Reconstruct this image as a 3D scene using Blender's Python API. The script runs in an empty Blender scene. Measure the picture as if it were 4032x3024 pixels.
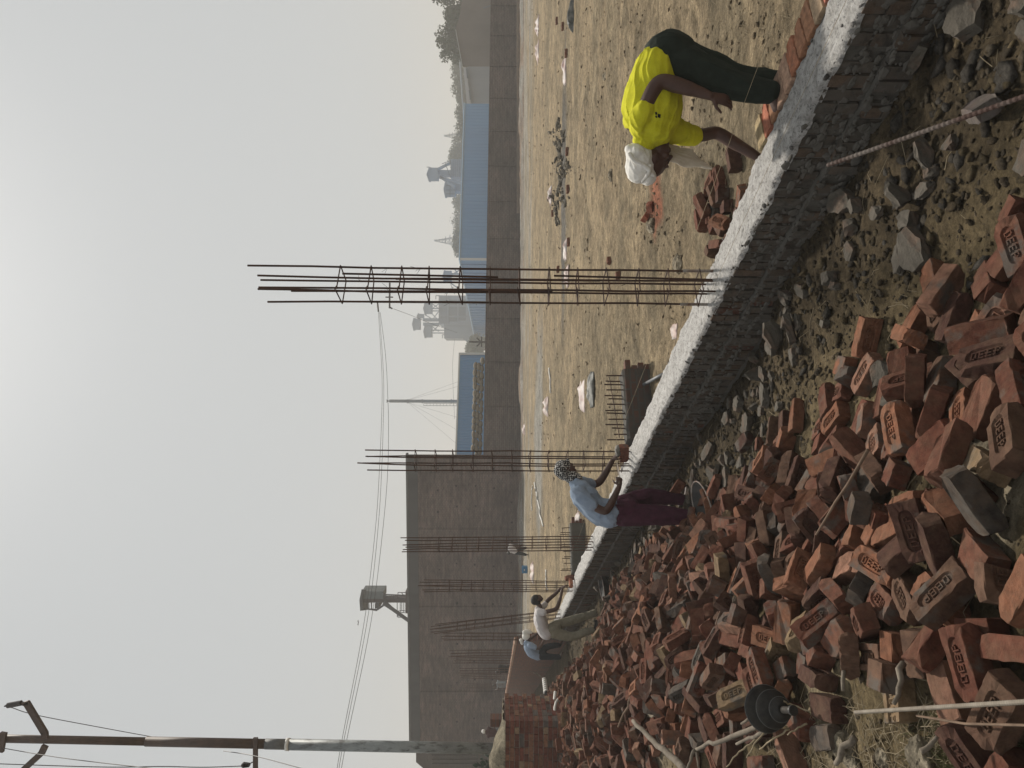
import bpy, bmesh, math, random
import numpy as np
from mathutils import Vector, Quaternion, Matrix
from mathutils.bvhtree import BVHTree
R = math.radians
scene = bpy.context.scene
col = scene.collection
# ---------------------------------------------------------------- camera frame (the photo is stored lying on its side)
F = 2912.0
CAM = np.array([0.0, 0.0, 2.1])
PITCH, ROLL = R(-1.12), R(0.35)
fw = np.array([0, math.cos(PITCH), math.sin(PITCH)])
_r0 = np.array([1.0, 0, 0]); _u0 = np.cross(_r0, fw)
rt = _r0*math.cos(ROLL) + _u0*math.sin(ROLL)
up = _u0*math.cos(ROLL) - _r0*math.sin(ROLL)
cam_d = bpy.data.cameras.new('camera'); cam = bpy.data.objects.new('camera', cam_d); col.objects.link(cam)
cam_d.sensor_width = 36; cam_d.lens = F/4032*36; cam_d.clip_start = .05; cam_d.clip_end = 3000
cx, cy, cz = -up, rt, -fw
cam.matrix_world = Matrix(((cx[0], cy[0], cz[0], CAM[0]), (cx[1], cy[1], cz[1], CAM[1]), (cx[2], cy[2], cz[2], CAM[2]), (0, 0, 0, 1)))
scene.camera = cam
# ---------------------------------------------------------------- daylight
SUN_EL, SUN_AZ = R(50), R(7)          # high, hazy sun ahead of the camera, a little right
world = bpy.data.worlds.new('World'); scene.world = world; world.use_nodes = True
wn, wl = world.node_tree.nodes, world.node_tree.links
sky = wn.new('ShaderNodeTexSky'); sky.sky_type = 'NISHITA'; sky.sun_disc = False
sky.sun_elevation = SUN_EL; sky.sun_rotation = SUN_AZ; sky.dust_density = 3.0; sky.air_density = 1.0; sky.ozone_density = 1.0
hs = wn.new('ShaderNodeHueSaturation'); hs.inputs['Saturation'].default_value = 0.32
veil = wn.new('ShaderNodeMix'); veil.data_type = 'RGBA'; veil.inputs[0].default_value = .75; veil.inputs[7].default_value = (8.15, 8.5, 8.55, 1)   # even veil of smog over the clear sky
wl.new(sky.outputs[0], hs.inputs['Color']); wl.new(hs.outputs[0], veil.inputs[6]); wl.new(veil.outputs[2], wn['Background'].inputs['Color'])
wn['Background'].inputs['Strength'].default_value = 0.071
sd = bpy.data.lights.new('sun', 'SUN'); sd.energy = 4.5; sd.angle = R(3.5); sd.color = (1.0, .93, .82)
sun = bpy.data.objects.new('sun', sd); col.objects.link(sun)
_sv = Vector((math.sin(SUN_AZ)*math.cos(SUN_EL), math.cos(SUN_AZ)*math.cos(SUN_EL), math.sin(SUN_EL)))
sun.rotation_euler = _sv.to_track_quat('Z', 'Y').to_euler(); sun.location = (0, 0, 40)
scene.view_settings.view_transform = 'Standard'; scene.view_settings.look = 'None'
scene.view_settings.exposure = 0.0; scene.view_settings.gamma = 1.0
scene.render.engine = 'CYCLES'; scene.cycles.max_bounces = 6; scene.cycles.volume_bounces = 1
scene.cycles.use_denoising = True

def ray(x, y):
    return fw + rt*((1512-y)/F) - up*((x-2016)/F)
def P(x, y, d):                        # photo pixel at distance d along the ground axis
    v = ray(x, y); return CAM + v*(d/v[1])
def Z(x, y, z):                        # photo pixel on the level z
    v = ray(x, y); return CAM + v*((z-CAM[2])/v[2])

NX, NY = 0.8942, 0.4476
DX, DY = -0.4476, 0.8942
S0 = 3.23
def sm(a):
    a = np.clip(a, 0, 1); return a*a*(3-2*a)
def ST(s, t):       # along-wall frame -> x,y
    n = S0 - s; return n*NX + t*DX, n*NY + t*DY
def vnoise(x, y, seed=0):
    xi = np.floor(x).astype(np.int64); yi = np.floor(y).astype(np.int64)
    fx = x-xi; fy = y-yi; fx = fx*fx*(3-2*fx); fy = fy*fy*(3-2*fy)
    def h(a, b):
        n = (a*374761393 + b*668265263 + seed*974711) & 0x7fffffff
        n = ((n ^ (n >> 13))*1274126177) & 0x7fffffff
        return ((n ^ (n >> 16)) & 0xffff)/65535.0
    return (h(xi, yi)*(1-fx)+h(xi+1, yi)*fx)*(1-fy) + (h(xi, yi+1)*(1-fx)+h(xi+1, yi+1)*fx)*fy - .5
def ground(x, y, fine=True):
    x = np.asarray(x, float); y = np.asarray(y, float)
    s = S0 - (x*NX+y*NY); t = x*DX+y*DY
    inner = 0.05 + 0.30*sm((y-8)/32)
    outer = -0.17 + sm((s-0.7)/2.3)*(0.66+0.25*sm((t-4)/8)) + 0.14*np.exp(-((s-2.2)/.6)**2)*sm((t-6)/4)
    outer = outer + .12*sm((6.5-t)/3)*sm((1.6-s)/.8)
    w = sm((s+0.30)/0.12)
    z = inner*(1-w) + outer*w
    far = sm((np.hypot(x, y)-60)/60)
    z = z*(1-far) + 0.3*far
    near = sm(1-np.hypot(x, y)/45)
    a = 0.07*vnoise(x*1.1, y*1.1, 1) + 0.045*vnoise(x*3.1, y*3.1, 2)
    if fine:
        a = a + 0.022*vnoise(x*9, y*9, 3) + .012*vnoise(x*23, y*23, 4)
    ex = sm((y-6.5)/2)*(s < -.6)*sm((48-y)/8)*1.0 + (s > 0)*(s < 1.1)*sm((1.1-s)/.3)*.6
    a = a + ex*(.05*vnoise(x*2.3, y*4.1, 5) + .05*vnoise(x*5, y*8, 6) + .022*vnoise(x*17, y*17, 8))
    a = a + (s > 1.0)*(s < 6)*sm((14-t)/5)*(.024*vnoise(x*8, y*8, 12) + .022*np.maximum(0, vnoise(x*17, y*17, 13)+.1) + .010*vnoise(x*42, y*42, 14))
    return z + a*(0.35+0.65*near)*np.where((s < 0), .75, 1.0)
# brick size
BL, BW, BH = 0.228, 0.108, 0.075
def chunk_pts(k):
    rnd = random.Random(100+k)
    L, W, H = [(.20, .14, .045), (.15, .10, .03), (.13, .10, .07), (.26, .17, .06), (.10, .08, .05), (.17, .08, .035)][k]
    pts = []
    n = rnd.choice([5, 6, 7])
    for i in range(n):
        a = 2*math.pi*(i+rnd.uniform(-.3, .3))/n
        r = rnd.uniform(.75, 1.1)
        for zz in (-1, 1):
            q = r*rnd.uniform(.82, 1.05)
            pts.append((L/2*q*math.cos(a), W/2*q*math.sin(a), zz*H/2*rnd.uniform(.6, 1.1)))
    return pts

# ---------------------------------------------------------------- helpers
def tag(o, label=None, cat=None, group=None, kind=None):
    if label: o['label'] = label
    if cat: o['category'] = cat
    if group: o['group'] = group
    if kind: o['kind'] = kind
    return o
LOC = {}
def empty(name, loc, label, cat, group=None):
    o = bpy.data.objects.new(name, None); o.empty_display_size = .1; col.objects.link(o)
    o.location = tuple(float(a) for a in loc); LOC[o.name] = np.array(loc, float)
    return tag(o, label, cat, group)
def mk(name, v, f, m, parent=None, smooth=False, mats=None, midx=None):
    """one mesh object; v in world coordinates"""
    v = np.asarray(v, float).reshape(-1, 3)
    off = LOC.get(parent.name, np.zeros(3)) if parent else np.zeros(3)
    me = bpy.data.meshes.new(name); me.from_pydata((v-off).tolist(), [], f)
    for q in (mats or [m]): me.materials.append(q)
    if midx is not None: me.polygons.foreach_set('material_index', midx)
    if smooth: me.polygons.foreach_set('use_smooth', [True]*len(me.polygons))
    me.update()
    o = bpy.data.objects.new(name, me); col.objects.link(o)
    if parent: o.parent = parent; LOC[o.name] = off
    return o
class MB:
    def __init__(s): s.v = []; s.f = []
    def add(s, v, f):
        b = len(s.v); s.v.extend([tuple(map(float, p)) for p in v]); s.f.extend([tuple(b+i for i in q) for q in f]); return s
    def box8(s, p):
        return s.add(p, [(0, 1, 3, 2), (4, 6, 7, 5), (0, 4, 5, 1), (2, 3, 7, 6), (0, 2, 6, 4), (1, 5, 7, 3)])
    def box(s, c, sz, ex=(1, 0, 0), ey=(0, 1, 0), ez=(0, 0, 1)):
        c, ex, ey, ez = [np.array(a, float) for a in (c, ex, ey, ez)]
        return s.box8([c+ex*sz[0]/2*a+ey*sz[1]/2*b+ez*sz[2]/2*g for a in (-1, 1) for b in (-1, 1) for g in (-1, 1)])
    def tube(s, pts, r, n=8, caps=True):
        pts = [np.array(p, float) for p in pts]; rr = r if hasattr(r, '__len__') else [r]*len(pts)
        b = len(s.v); prev = None
        for i, p in enumerate(pts):
            d = pts[min(i+1, len(pts)-1)]-pts[max(i-1, 0)]; d = d/(np.linalg.norm(d)+1e-9)
            a = prev if prev is not None else (np.array([1., 0, 0]) if abs(d[0]) < .8 else np.array([0, 1., 0]))
            a = a-d*(a@d); a /= np.linalg.norm(a)+1e-9; c = np.cross(d, a); prev = a
            for k in range(n):
                t = 2*math.pi*k/n; s.v.append(tuple(p+(a*math.cos(t)+c*math.sin(t))*rr[i]))
        for i in range(len(pts)-1):
            for k in range(n):
                k2 = (k+1) % n; s.f.append((b+i*n+k, b+i*n+k2, b+(i+1)*n+k2, b+(i+1)*n+k))
        if caps:
            s.f.append(tuple(b+k for k in range(n))[::-1]); s.f.append(tuple(b+(len(pts)-1)*n+k for k in range(n)))
        return s
    def cyl(s, p0, p1, r, n=16): return s.tube([p0, p1], r, n)
    def make(s, name, m, parent=None, smooth=False): return mk(name, s.v, s.f, m, parent, smooth)
def pbox(x0, x1, y0, y1, d, th, mb=None):
    """upright box whose front, at distance d, fills the given extent; th metres deep"""
    mb = mb or MB(); k = []
    a = P((x0+x1)/2, y0, d); b = P((x0+x1)/2, y1, d); zt = P(x0, (y0+y1)/2, d)[2]; zb = P(x1, (y0+y1)/2, d)[2]
    for X in (a[0], b[0]):
        for Y in (d, d+th):
            for q in (zb, zt): k.append((X, Y, q))
    return mb.box8(k)
def noise3(p, f, seed=0):
    p = np.asarray(p)*f; i = np.floor(p).astype(np.int64); g = p-i; g = g*g*(3-2*g); out = 0
    for dx in (0, 1):
        for dy in (0, 1):
            for dz in (0, 1):
                n = ((i[:, 0]+dx)*374761393+(i[:, 1]+dy)*668265263+(i[:, 2]+dz)*2147483647+seed*974711) & 0x7fffffff
                n = ((n ^ (n >> 13))*1274126177) & 0x7fffffff; h = ((n ^ (n >> 16)) & 0xffff)/65535.0
                w = (g[:, 0] if dx else 1-g[:, 0])*(g[:, 1] if dy else 1-g[:, 1])*(g[:, 2] if dz else 1-g[:, 2])
                out = out+h*w
    return out-.5
# ---------------------------------------------------------------- materials
def mat(name, base, rough=.85, var=None, scale=6, bump=0, bscale=60, metal=0, detail=6, spec=.3, var2=None, scale2=30, coord='Object', stretch=None, bdist=.01):
    m = bpy.data.materials.new(name); m.use_nodes = True; N, L = m.node_tree.nodes, m.node_tree.links
    b = N['Principled BSDF']; b.inputs['Roughness'].default_value = rough; b.inputs['Metallic'].default_value = metal
    b.inputs['Specular IOR Level'].default_value = spec; b.inputs['Base Color'].default_value = (*base, 1)
    tc = N.new('ShaderNodeTexCoord'); src = tc.outputs[coord]
    if stretch:
        mp = N.new('ShaderNodeMapping'); mp.inputs['Scale'].default_value = stretch; L.new(src, mp.inputs[0]); src = mp.outputs[0]
    out = None
    def mixin(prev, c, sc, lo, hi, det):
        n = N.new('ShaderNodeTexNoise'); n.inputs['Scale'].default_value = sc; n.inputs['Detail'].default_value = det; n.inputs['Roughness'].default_value = .65
        L.new(src, n.inputs['Vector'])
        r = N.new('ShaderNodeMapRange'); r.inputs[1].default_value = lo; r.inputs[2].default_value = hi; L.new(n.outputs[0], r.inputs[0])
        x = N.new('ShaderNodeMix'); x.data_type = 'RGBA'; L.new(r.outputs[0], x.inputs[0])
        if prev is None: x.inputs[6].default_value = (*base, 1)
        else: L.new(prev, x.inputs[6])
        x.inputs[7].default_value = (*c, 1); return x.outputs[2]
    if var: out = mixin(out, var, scale, .38, .66, detail)
    if var2: out = mixin(out, var2, scale2, .51, .67, detail)
    if out: L.new(out, b.inputs['Base Color'])
    if bump:
        n = N.new('ShaderNodeTexNoise'); n.inputs['Scale'].default_value = bscale; n.inputs['Detail'].default_value = 8; n.inputs['Roughness'].default_value = .7
        L.new(src, n.inputs['Vector']); bp = N.new('ShaderNodeBump'); bp.inputs['Strength'].default_value = bump; bp.inputs['Distance'].default_value = bdist
        L.new(n.outputs[0], bp.inputs['Height']); L.new(bp.outputs[0], b.inputs['Normal'])
    return m
def brick_mat(name, c1, c2, mortar, bw, bh, ms=.01, off=.5, rough=.9, dirt=(.1, .09, .08), dscale=.5, axes=(1, 0, 0), dlo=.45, dhi=.7, streak=0.):
    """courses of brick laid out in the wall's own plane: u along axes, v up"""
    m = bpy.data.materials.new(name); m.use_nodes = True; N, L = m.node_tree.nodes, m.node_tree.links
    b = N['Principled BSDF']; b.inputs['Roughness'].default_value = rough; b.inputs['Specular IOR Level'].default_value = .2
    g = N.new('ShaderNodeTexCoord'); dt = N.new('ShaderNodeVectorMath'); dt.operation = 'DOT_PRODUCT'; dt.inputs[1].default_value = axes
    L.new(g.outputs['Object'], dt.inputs[0]); sp = N.new('ShaderNodeSeparateXYZ'); L.new(g.outputs['Object'], sp.inputs[0])
    cb = N.new('ShaderNodeCombineXYZ'); L.new(dt.outputs['Value'], cb.inputs[0]); L.new(sp.outputs[2], cb.inputs[1])
    t = N.new('ShaderNodeTexBrick'); t.inputs['Scale'].default_value = 1; t.inputs['Brick Width'].default_value = bw; t.inputs['Row Height'].default_value = bh
    t.inputs['Mortar Size'].default_value = ms; t.inputs['Mortar Smooth'].default_value = .2; t.offset = off; t.inputs['Bias'].default_value = -.1
    t.inputs['Color1'].default_value = (*c1, 1); t.inputs['Color2'].default_value = (*c2, 1); t.inputs['Mortar'].default_value = (*mortar, 1)
    L.new(cb.outputs[0], t.inputs['Vector'])
    n = N.new('ShaderNodeTexNoise'); n.inputs['Scale'].default_value = dscale; n.inputs['Detail'].default_value = 9; n.inputs['Roughness'].default_value = .7; L.new(g.outputs['Object'], n.inputs['Vector'])
    r = N.new('ShaderNodeMapRange'); r.inputs[1].default_value = dlo; r.inputs[2].default_value = dhi; L.new(n.outputs[0], r.inputs[0])
    x = N.new('ShaderNodeMix'); x.data_type = 'RGBA'; L.new(r.outputs[0], x.inputs[0]); L.new(t.outputs[0], x.inputs[6]); x.inputs[7].default_value = (*dirt, 1)
    out = x.outputs[2]
    if streak:                                         # uneven courses: long thin lighter and darker rows
        mp = N.new('ShaderNodeMapping'); mp.inputs['Scale'].default_value = (1.1, 1.1, 5.5); L.new(g.outputs['Object'], mp.inputs[0]); n2 = N.new('ShaderNodeTexNoise'); n2.inputs['Scale'].default_value = .9; n2.inputs['Detail'].default_value = 10; n2.inputs['Roughness'].default_value = .8; L.new(mp.outputs[0], n2.inputs['Vector'])
        r2 = N.new('ShaderNodeMapRange'); r2.inputs[1].default_value = .36; r2.inputs[2].default_value = .64; r2.inputs[3].default_value = 1-streak; r2.inputs[4].default_value = 1+streak; L.new(n2.outputs[0], r2.inputs[0])
        vs = N.new('ShaderNodeVectorMath'); vs.operation = 'SCALE'; L.new(out, vs.inputs[0]); L.new(r2.outputs[0], vs.inputs['Scale']); out = vs.outputs[0]
    L.new(out, b.inputs['Base Color'])
    bp = N.new('ShaderNodeBump'); bp.inputs['Strength'].default_value = .6; bp.inputs['Distance'].default_value = .01; bp.invert = True
    L.new(t.outputs['Fac'], bp.inputs['Height']); L.new(bp.outputs[0], b.inputs['Normal'])
    return m
def clay_mat(name, use_attr):
    m = bpy.data.materials.new(name); m.use_nodes = True; N, L = m.node_tree.nodes, m.node_tree.links
    b = N['Principled BSDF']; b.inputs['Roughness'].default_value = .92; b.inputs['Specular IOR Level'].default_value = .15
    g = N.new('ShaderNodeTexCoord')
    if use_attr:
        a = N.new('ShaderNodeAttribute'); a.attribute_name = 'clay'; c, al = a.outputs['Color'], a.outputs['Alpha']; vec = g.outputs['Object']
    else:
        a = N.new('ShaderNodeObjectInfo'); c, al = a.outputs['Color'], a.outputs['Alpha']
        ad = N.new('ShaderNodeVectorMath'); ad.operation = 'ADD'; L.new(g.outputs['Object'], ad.inputs[0]); L.new(a.outputs['Location'], ad.inputs[1]); vec = ad.outputs[0]
    def noise(sc, det=6, ro=.65):
        n = N.new('ShaderNodeTexNoise'); n.inputs['Scale'].default_value = sc; n.inputs['Detail'].default_value = det; n.inputs['Roughness'].default_value = ro
        L.new(vec, n.inputs['Vector']); return n.outputs[0]
    def rng(v, lo, hi, a0=0., a1=1.):
        r = N.new('ShaderNodeMapRange'); r.inputs[1].default_value = lo; r.inputs[2].default_value = hi; r.inputs[3].default_value = a0; r.inputs[4].default_value = a1
        L.new(v, r.inputs[0]); return r.outputs[0]
    def mix(f, a_, b_, bc=None, mode='MIX'):
        x = N.new('ShaderNodeMix'); x.data_type = 'RGBA'; x.blend_type = mode; L.new(f, x.inputs[0]) if not isinstance(f, float) else setattr(x.inputs[0], 'default_value', f)
        L.new(a_, x.inputs[6]); (L.new(b_, x.inputs[7]) if b_ else setattr(x.inputs[7], 'default_value', (*bc, 1))); return x.outputs[2]
    v = rng(noise(22, 8), .3, .75, .5, 1.4); vm = N.new('ShaderNodeVectorMath'); vm.operation = 'SCALE'; L.new(c, vm.inputs[0]); L.new(v, vm.inputs['Scale'])
    c1 = mix(rng(noise(9, 9, .72), .44, .70, 0, .48), vm.outputs[0], None, (.165, .105, .068))      # dust
    # cement crust: threshold by alpha (1 = none, lower = more)
    n3 = noise(7.5, 7, .6); sb = N.new('ShaderNodeMath'); sb.operation = 'SUBTRACT'; L.new(n3, sb.inputs[0]); L.new(al, sb.inputs[1])
    c2 = mix(rng(sb.outputs[0], -.05, .06, 0, .85), c1, None, (.10, .088, .076))
    c3 = mix(rng(noise(160, 3), .62, .72, 0, .6), c2, None, (.10, .06, .05))
    L.new(c3, b.inputs['Base Color'])
    bp = N.new('ShaderNodeBump'); bp.inputs['Strength'].default_value = .8; bp.inputs['Distance'].default_value = .006
    L.new(noise(90, 8, .75), bp.inputs['Height']); L.new(bp.outputs[0], b.inputs['Normal'])
    return m
M = {}
M['clay'] = clay_mat('brick clay', False); M['clay_attr'] = clay_mat('brick clay far', True)
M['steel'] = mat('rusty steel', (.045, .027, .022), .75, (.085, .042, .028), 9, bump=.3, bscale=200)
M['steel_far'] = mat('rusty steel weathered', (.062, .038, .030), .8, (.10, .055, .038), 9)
M['cement_steel'] = mat('cement crusted steel', (.30, .28, .26), .8, (.16, .09, .06), 14, bump=.4, bscale=120)
M['cement'] = mat('dry cement', (.27, .255, .235), .9, (.17, .16, .145), 5, bump=.7, bscale=55, var2=(.08, .075, .07), scale2=38)
M['slab'] = mat('broken cement flake', (.098, .086, .070), .92, (.055, .048, .038), 9, bump=1.0, bscale=40, var2=(.13, .088, .064), scale2=6)
M['mortar'] = mat('fresh mortar', (.40, .39, .38), .5, (.22, .21, .195), 17, bump=1.0, bscale=95, var2=(.10, .095, .09), scale2=48, spec=.5, bdist=.012)
M['white'] = mat('white plastic', (.72, .71, .68), .5, (.5, .48, .44), 5)
M['black'] = mat('black rubbery plate', (.018, .018, .018), .55, (.045, .042, .038), 12)
M['galv'] = mat('galvanised pole', (.26, .28, .28), .5, (.17, .18, .185), 7, metal=.3, var2=(.06, .06, .06), scale2=11, stretch=(1, 1, .4))
M['pole'] = mat('brown painted pole', (.07, .05, .045), .6, (.11, .075, .06), 4)
M['wire'] = mat('dark wire', (.06, .055, .06), .6)
M['blue'] = mat('blue sheet', (.012, .175, .42), .55, (.010, .155, .38), .25, stretch=(1, 1, .15))
M['trim'] = mat('pale sheet trim', (.42, .45, .47), .6)
M['greysheet'] = mat('grey sheet', (.26, .29, .33), .6, (.32, .35, .39), .4, stretch=(1, 1, .2))
M['silo'] = mat('grey plant cladding', (.24, .28, .32), .6, (.29, .33, .37), .3, stretch=(1, 1, .2))
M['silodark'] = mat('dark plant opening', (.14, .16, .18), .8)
M['render'] = mat('grey rendered wall', (.17, .155, .15), .9, (.13, .12, .115), .3, bump=.2)
M['sack'] = mat('jute sack', (.27, .235, .175), .95, (.19, .16, .12), 2, bump=.5, bscale=20)
M['wood'] = mat('grey dead wood', (.20, .17, .135), .9, (.11, .09, .07), 14, bump=.5, bscale=40, stretch=(1, 1, 1))
M['twig'] = mat('brown twig', (.19, .13, .09), .9, (.12, .08, .055), 14)
M['straw'] = mat('dry root and straw', (.33, .27, .18), .9, (.2, .16, .1), 12)
M['leaf'] = mat('hazy foliage', (.055, .075, .04), .8, (.035, .055, .03), 1.2)
M['bark'] = mat('bark', (.09, .075, .06), .9)
M['bush'] = mat('green shrub', (.04, .065, .04), .8, (.025, .045, .03), 3)
M['grass'] = mat('short grass', (.09, .10, .04), .85, (.16, .14, .07), 5)
M['skin'] = mat('brown skin', (.072, .034, .024), .5, (.052, .025, .018), 9, spec=.4, bump=.1, bscale=120)
M['hair'] = mat('black hair', (.012, .011, .011), .6, bump=.6, bscale=150)
def cloth(n, c, c2=None, **k): return mat(n, c, .9, c2 or tuple(a*.72 for a in c), 11, bump=.5, bscale=42, spec=.15, bdist=.010, **k)
M['yellow'] = cloth('yellow jersey', (.57, .55, .025), (.47, .45, .02)); M['green_t'] = cloth('dark green trousers', (.022, .030, .024))
M['offwhite'] = cloth('white head cloth', (.72, .70, .66), (.62, .60, .56)); M['scarf'] = cloth('cream scarf', (.58, .51, .42), (.46, .39, .30))
M['ltblue'] = cloth('light blue shirt', (.27, .33, .42), (.22, .28, .37)); M['purple'] = cloth('purple trousers', (.075, .022, .042), (.045, .013, .025))
M['whiteshirt'] = cloth('white shirt', (.56, .53, .52), (.48, .45, .45)); M['khaki'] = cloth('khaki trousers', (.24, .22, .165), (.18, .165, .12))
M['denim'] = cloth('dark trousers', (.02, .026, .034)); M['maroon'] = cloth('maroon shirt', (.07, .03, .03)); M['greycloth'] = cloth('grey trousers', (.13, .13, .135))
M['greyshirt'] = cloth('grey shirt', (.22, .24, .25)); M['blackcloth'] = cloth('black cloth', (.012, .012, .014))
def check_mat():
    m = mat('checked keffiyeh', (.5, .49, .47), .9); N, L = m.node_tree.nodes, m.node_tree.links; b = N['Principled BSDF']
    tc = N.new('ShaderNodeTexCoord'); v = N.new('ShaderNodeTexVoronoi'); v.inputs['Scale'].default_value = 48; v.inputs['Randomness'].default_value = .35
    L.new(tc.outputs['Object'], v.inputs['Vector']); r = N.new('ShaderNodeMapRange'); r.inputs[1].default_value = .52; r.inputs[2].default_value = .60
    L.new(v.outputs['Distance'], r.inputs[0]); x = N.new('ShaderNodeMix'); x.data_type = 'RGBA'
    L.new(r.outputs[0], x.inputs[0]); x.inputs[6].default_value = (.02, .02, .022, 1); x.inputs[7].default_value = (.5, .49, .47, 1)
    L.new(x.outputs[2], b.inputs['Base Color']); return m
M['check'] = check_mat()
# soil: patches of colour (dry pale dust inside, dug trench earth darkened for the dim foreground, red brick dust)
def soil_mat():
    m = bpy.data.materials.new('soil'); m.use_nodes = True; N, L = m.node_tree.nodes, m.node_tree.links
    b = N['Principled BSDF']; b.inputs['Roughness'].default_value = .97; b.inputs['Specular IOR Level'].default_value = .1
    g = N.new('ShaderNodeTexCoord'); vec = g.outputs['Object']
    a = N.new('ShaderNodeAttribute'); a.attribute_name = 'soil'
    def noise(sc, det=8, ro=.7, st=None):
        n = N.new('ShaderNodeTexNoise'); n.inputs['Scale'].default_value = sc; n.inputs['Detail'].default_value = det; n.inputs['Roughness'].default_value = ro
        if st:
            mp = N.new('ShaderNodeMapping'); mp.inputs['Scale'].default_value = st; L.new(vec, mp.inputs[0]); L.new(mp.outputs[0], n.inputs['Vector'])
        else: L.new(vec, n.inputs['Vector'])
        return n.outputs[0]
    def rng(v, lo, hi, a0=0., a1=1.):
        r = N.new('ShaderNodeMapRange'); r.inputs[1].default_value = lo; r.inputs[2].default_value = hi; r.inputs[3].default_value = a0; r.inputs[4].default_value = a1; L.new(v, r.inputs[0]); return r.outputs[0]
    v1 = rng(noise(.8, 10, .72), .34, .66, .62, 1.22); v2 = rng(noise(24, 12, .85), .36, .66, .42, 1.5)
    v3 = rng(noise(4.2, 10, .78, (1, 1.6, 1)), .36, .64, .48, 1.36); m3 = N.new('ShaderNodeMath'); m3.operation = 'MULTIPLY'; L.new(v1, m3.inputs[0]); L.new(v3, m3.inputs[1]); mu = N.new('ShaderNodeMath'); mu.operation = 'MULTIPLY'; L.new(m3.outputs[0], mu.inputs[0]); L.new(v2, mu.inputs[1])
    vm = N.new('ShaderNodeVectorMath'); vm.operation = 'SCALE'; L.new(a.outputs['Color'], vm.inputs[0]); L.new(mu.outputs[0], vm.inputs['Scale'])
    x = N.new('ShaderNodeMix'); x.data_type = 'RGBA'; L.new(rng(noise(70, 6), .60, .72, 0, .45), x.inputs[0]); L.new(vm.outputs[0], x.inputs[6]); x.inputs[7].default_value = (.10, .08, .055, 1)
    L.new(x.outputs[2], b.inputs['Base Color'])
    bp = N.new('ShaderNodeBump'); bp.inputs['Strength'].default_value = 1.0; bp.inputs['Distance'].default_value = .05; L.new(noise(13, 15, .82), bp.inputs['Height']); L.new(bp.outputs[0], b.inputs['Normal'])
    return m
M['soil'] = soil_mat()

# ---------------------------------------------------------------- ground: one sheet, fine near the camera, reaching the horizon
def colattr(me, name, rgba):
    at = me.attributes.new(name, 'FLOAT_COLOR', 'POINT'); at.data.foreach_set('color', np.asarray(rgba, np.float32).ravel())
ang = np.concatenate([np.arange(-180, -36, 4.0), np.arange(-36, 36, .14), np.arange(36, 180.1, 4.0)])*math.pi/180
rad = [0.02, .3, .8]
while rad[-1] < 60: rad.append(rad[-1]*1.0085+.001)
while rad[-1] < 850: rad.append(rad[-1]*1.12)
rad = np.array(rad); A, B = np.meshgrid(ang, rad); GX, GY = B*np.sin(A), B*np.cos(A); GZ = ground(GX, GY)
nr, na = GX.shape
gv = np.stack([GX.ravel(), GY.ravel(), GZ.ravel()], 1)
ii = np.arange(nr*na).reshape(nr, na); q = np.stack([ii[:-1, :-1], ii[:-1, 1:], ii[1:, 1:], ii[1:, :-1]], -1).reshape(-1, 4)
me = bpy.data.meshes.new('ground'); me.vertices.add(len(gv)); me.vertices.foreach_set('co', gv.ravel())
me.loops.add(q.size); me.loops.foreach_set('vertex_index', q.ravel()); me.polygons.add(len(q))
me.polygons.foreach_set('loop_start', np.arange(0, q.size, 4)); me.polygons.foreach_set('loop_total', np.full(len(q), 4))
me.update(calc_edges=True); me.validate(); me.polygons.foreach_set('use_smooth', [True]*len(me.polygons))
gs = S0-(gv[:, 0]*NX+gv[:, 1]*NY); gt = gv[:, 0]*DX+gv[:, 1]*DY
dry = np.array([.305, .238, .152]); dim_earth = np.array([.092, .070, .043]); loam = np.array([.185, .142, .080]); grey = np.array([.27, .255, .225]); red = np.array([.36, .15, .09]); dark = np.array([.14, .13, .115])
w_in = sm((-.2-gs)/.1)[:, None]; w_tr = (1-sm((gs-.5)/.9))[:, None]*(1-w_in)
c = loam*(1-w_tr)+dim_earth*w_tr  # foreground dimness is put into the colour of the dug trench earth
n_ = vnoise(gv[:, 0]*.9, gv[:, 1]*.9, 7)[:, None]; c = c*(1+.5*n_)
c = c*(1-w_in)+dry*w_in
def patch(px, py, rx, ry, colr, z=.2, amt=1.):
    global c
    q0 = Z(px, py, z); d = np.hypot((gv[:, 0]-q0[0])/rx, (gv[:, 1]-q0[1])/ry)+.7*vnoise(gv[:, 0]*4/rx*.5, gv[:, 1]*4/ry*.5, 11); w = (amt*(1-sm((d-.55)/.6)))[:, None]; c = c*(1-w)+colr*w
wall_band = sm((gv[:, 1]-36)/6)*(sm((62-gv[:, 1])/4)); n2 = vnoise(gv[:, 0]*.25, gv[:, 1]*.7, 9)
w = (wall_band*sm((n2+.35)*2)*.85)[:, None]*w_in; c = c*(1-w)+grey*w
n3 = vnoise(gv[:, 0]*.35, gv[:, 1]*.9, 19); w = (sm((n3-.02)*5)*.62)[:, None]*w_in; c = c*(1-w)+np.array([.215, .175, .115])*w
n4 = vnoise(gv[:, 0]*1.5, gv[:, 1]*3.2, 29)+.5*vnoise(gv[:, 0]*4.5, gv[:, 1]*9, 30); w = (sm((n4-.12)*5)*.55)[:, None]*w_in; c = c*(1-w)+np.array([.20, .165, .11])*w
for a in [(2215, 680, 4.0, .7, dark), (2560, 760, .5, .45, red, .15), (2130, 1700, 5, 3, grey)]: patch(*a)
for a in [(3840, 1760, .45, .4, np.array([.42, .36, .26]), .35), (3330, 2180, .5, .35, np.array([.36, .31, .22]), .3), (2480, 2900, 1.0, 1.2, np.array([.40, .33, .24]), .75), (2560, 2700, .8, .6, np.array([.42, .37, .29]), .7), (3260, 2740, .35, .3, np.array([.38, .31, .2]), .5)]: patch(*a)
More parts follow.
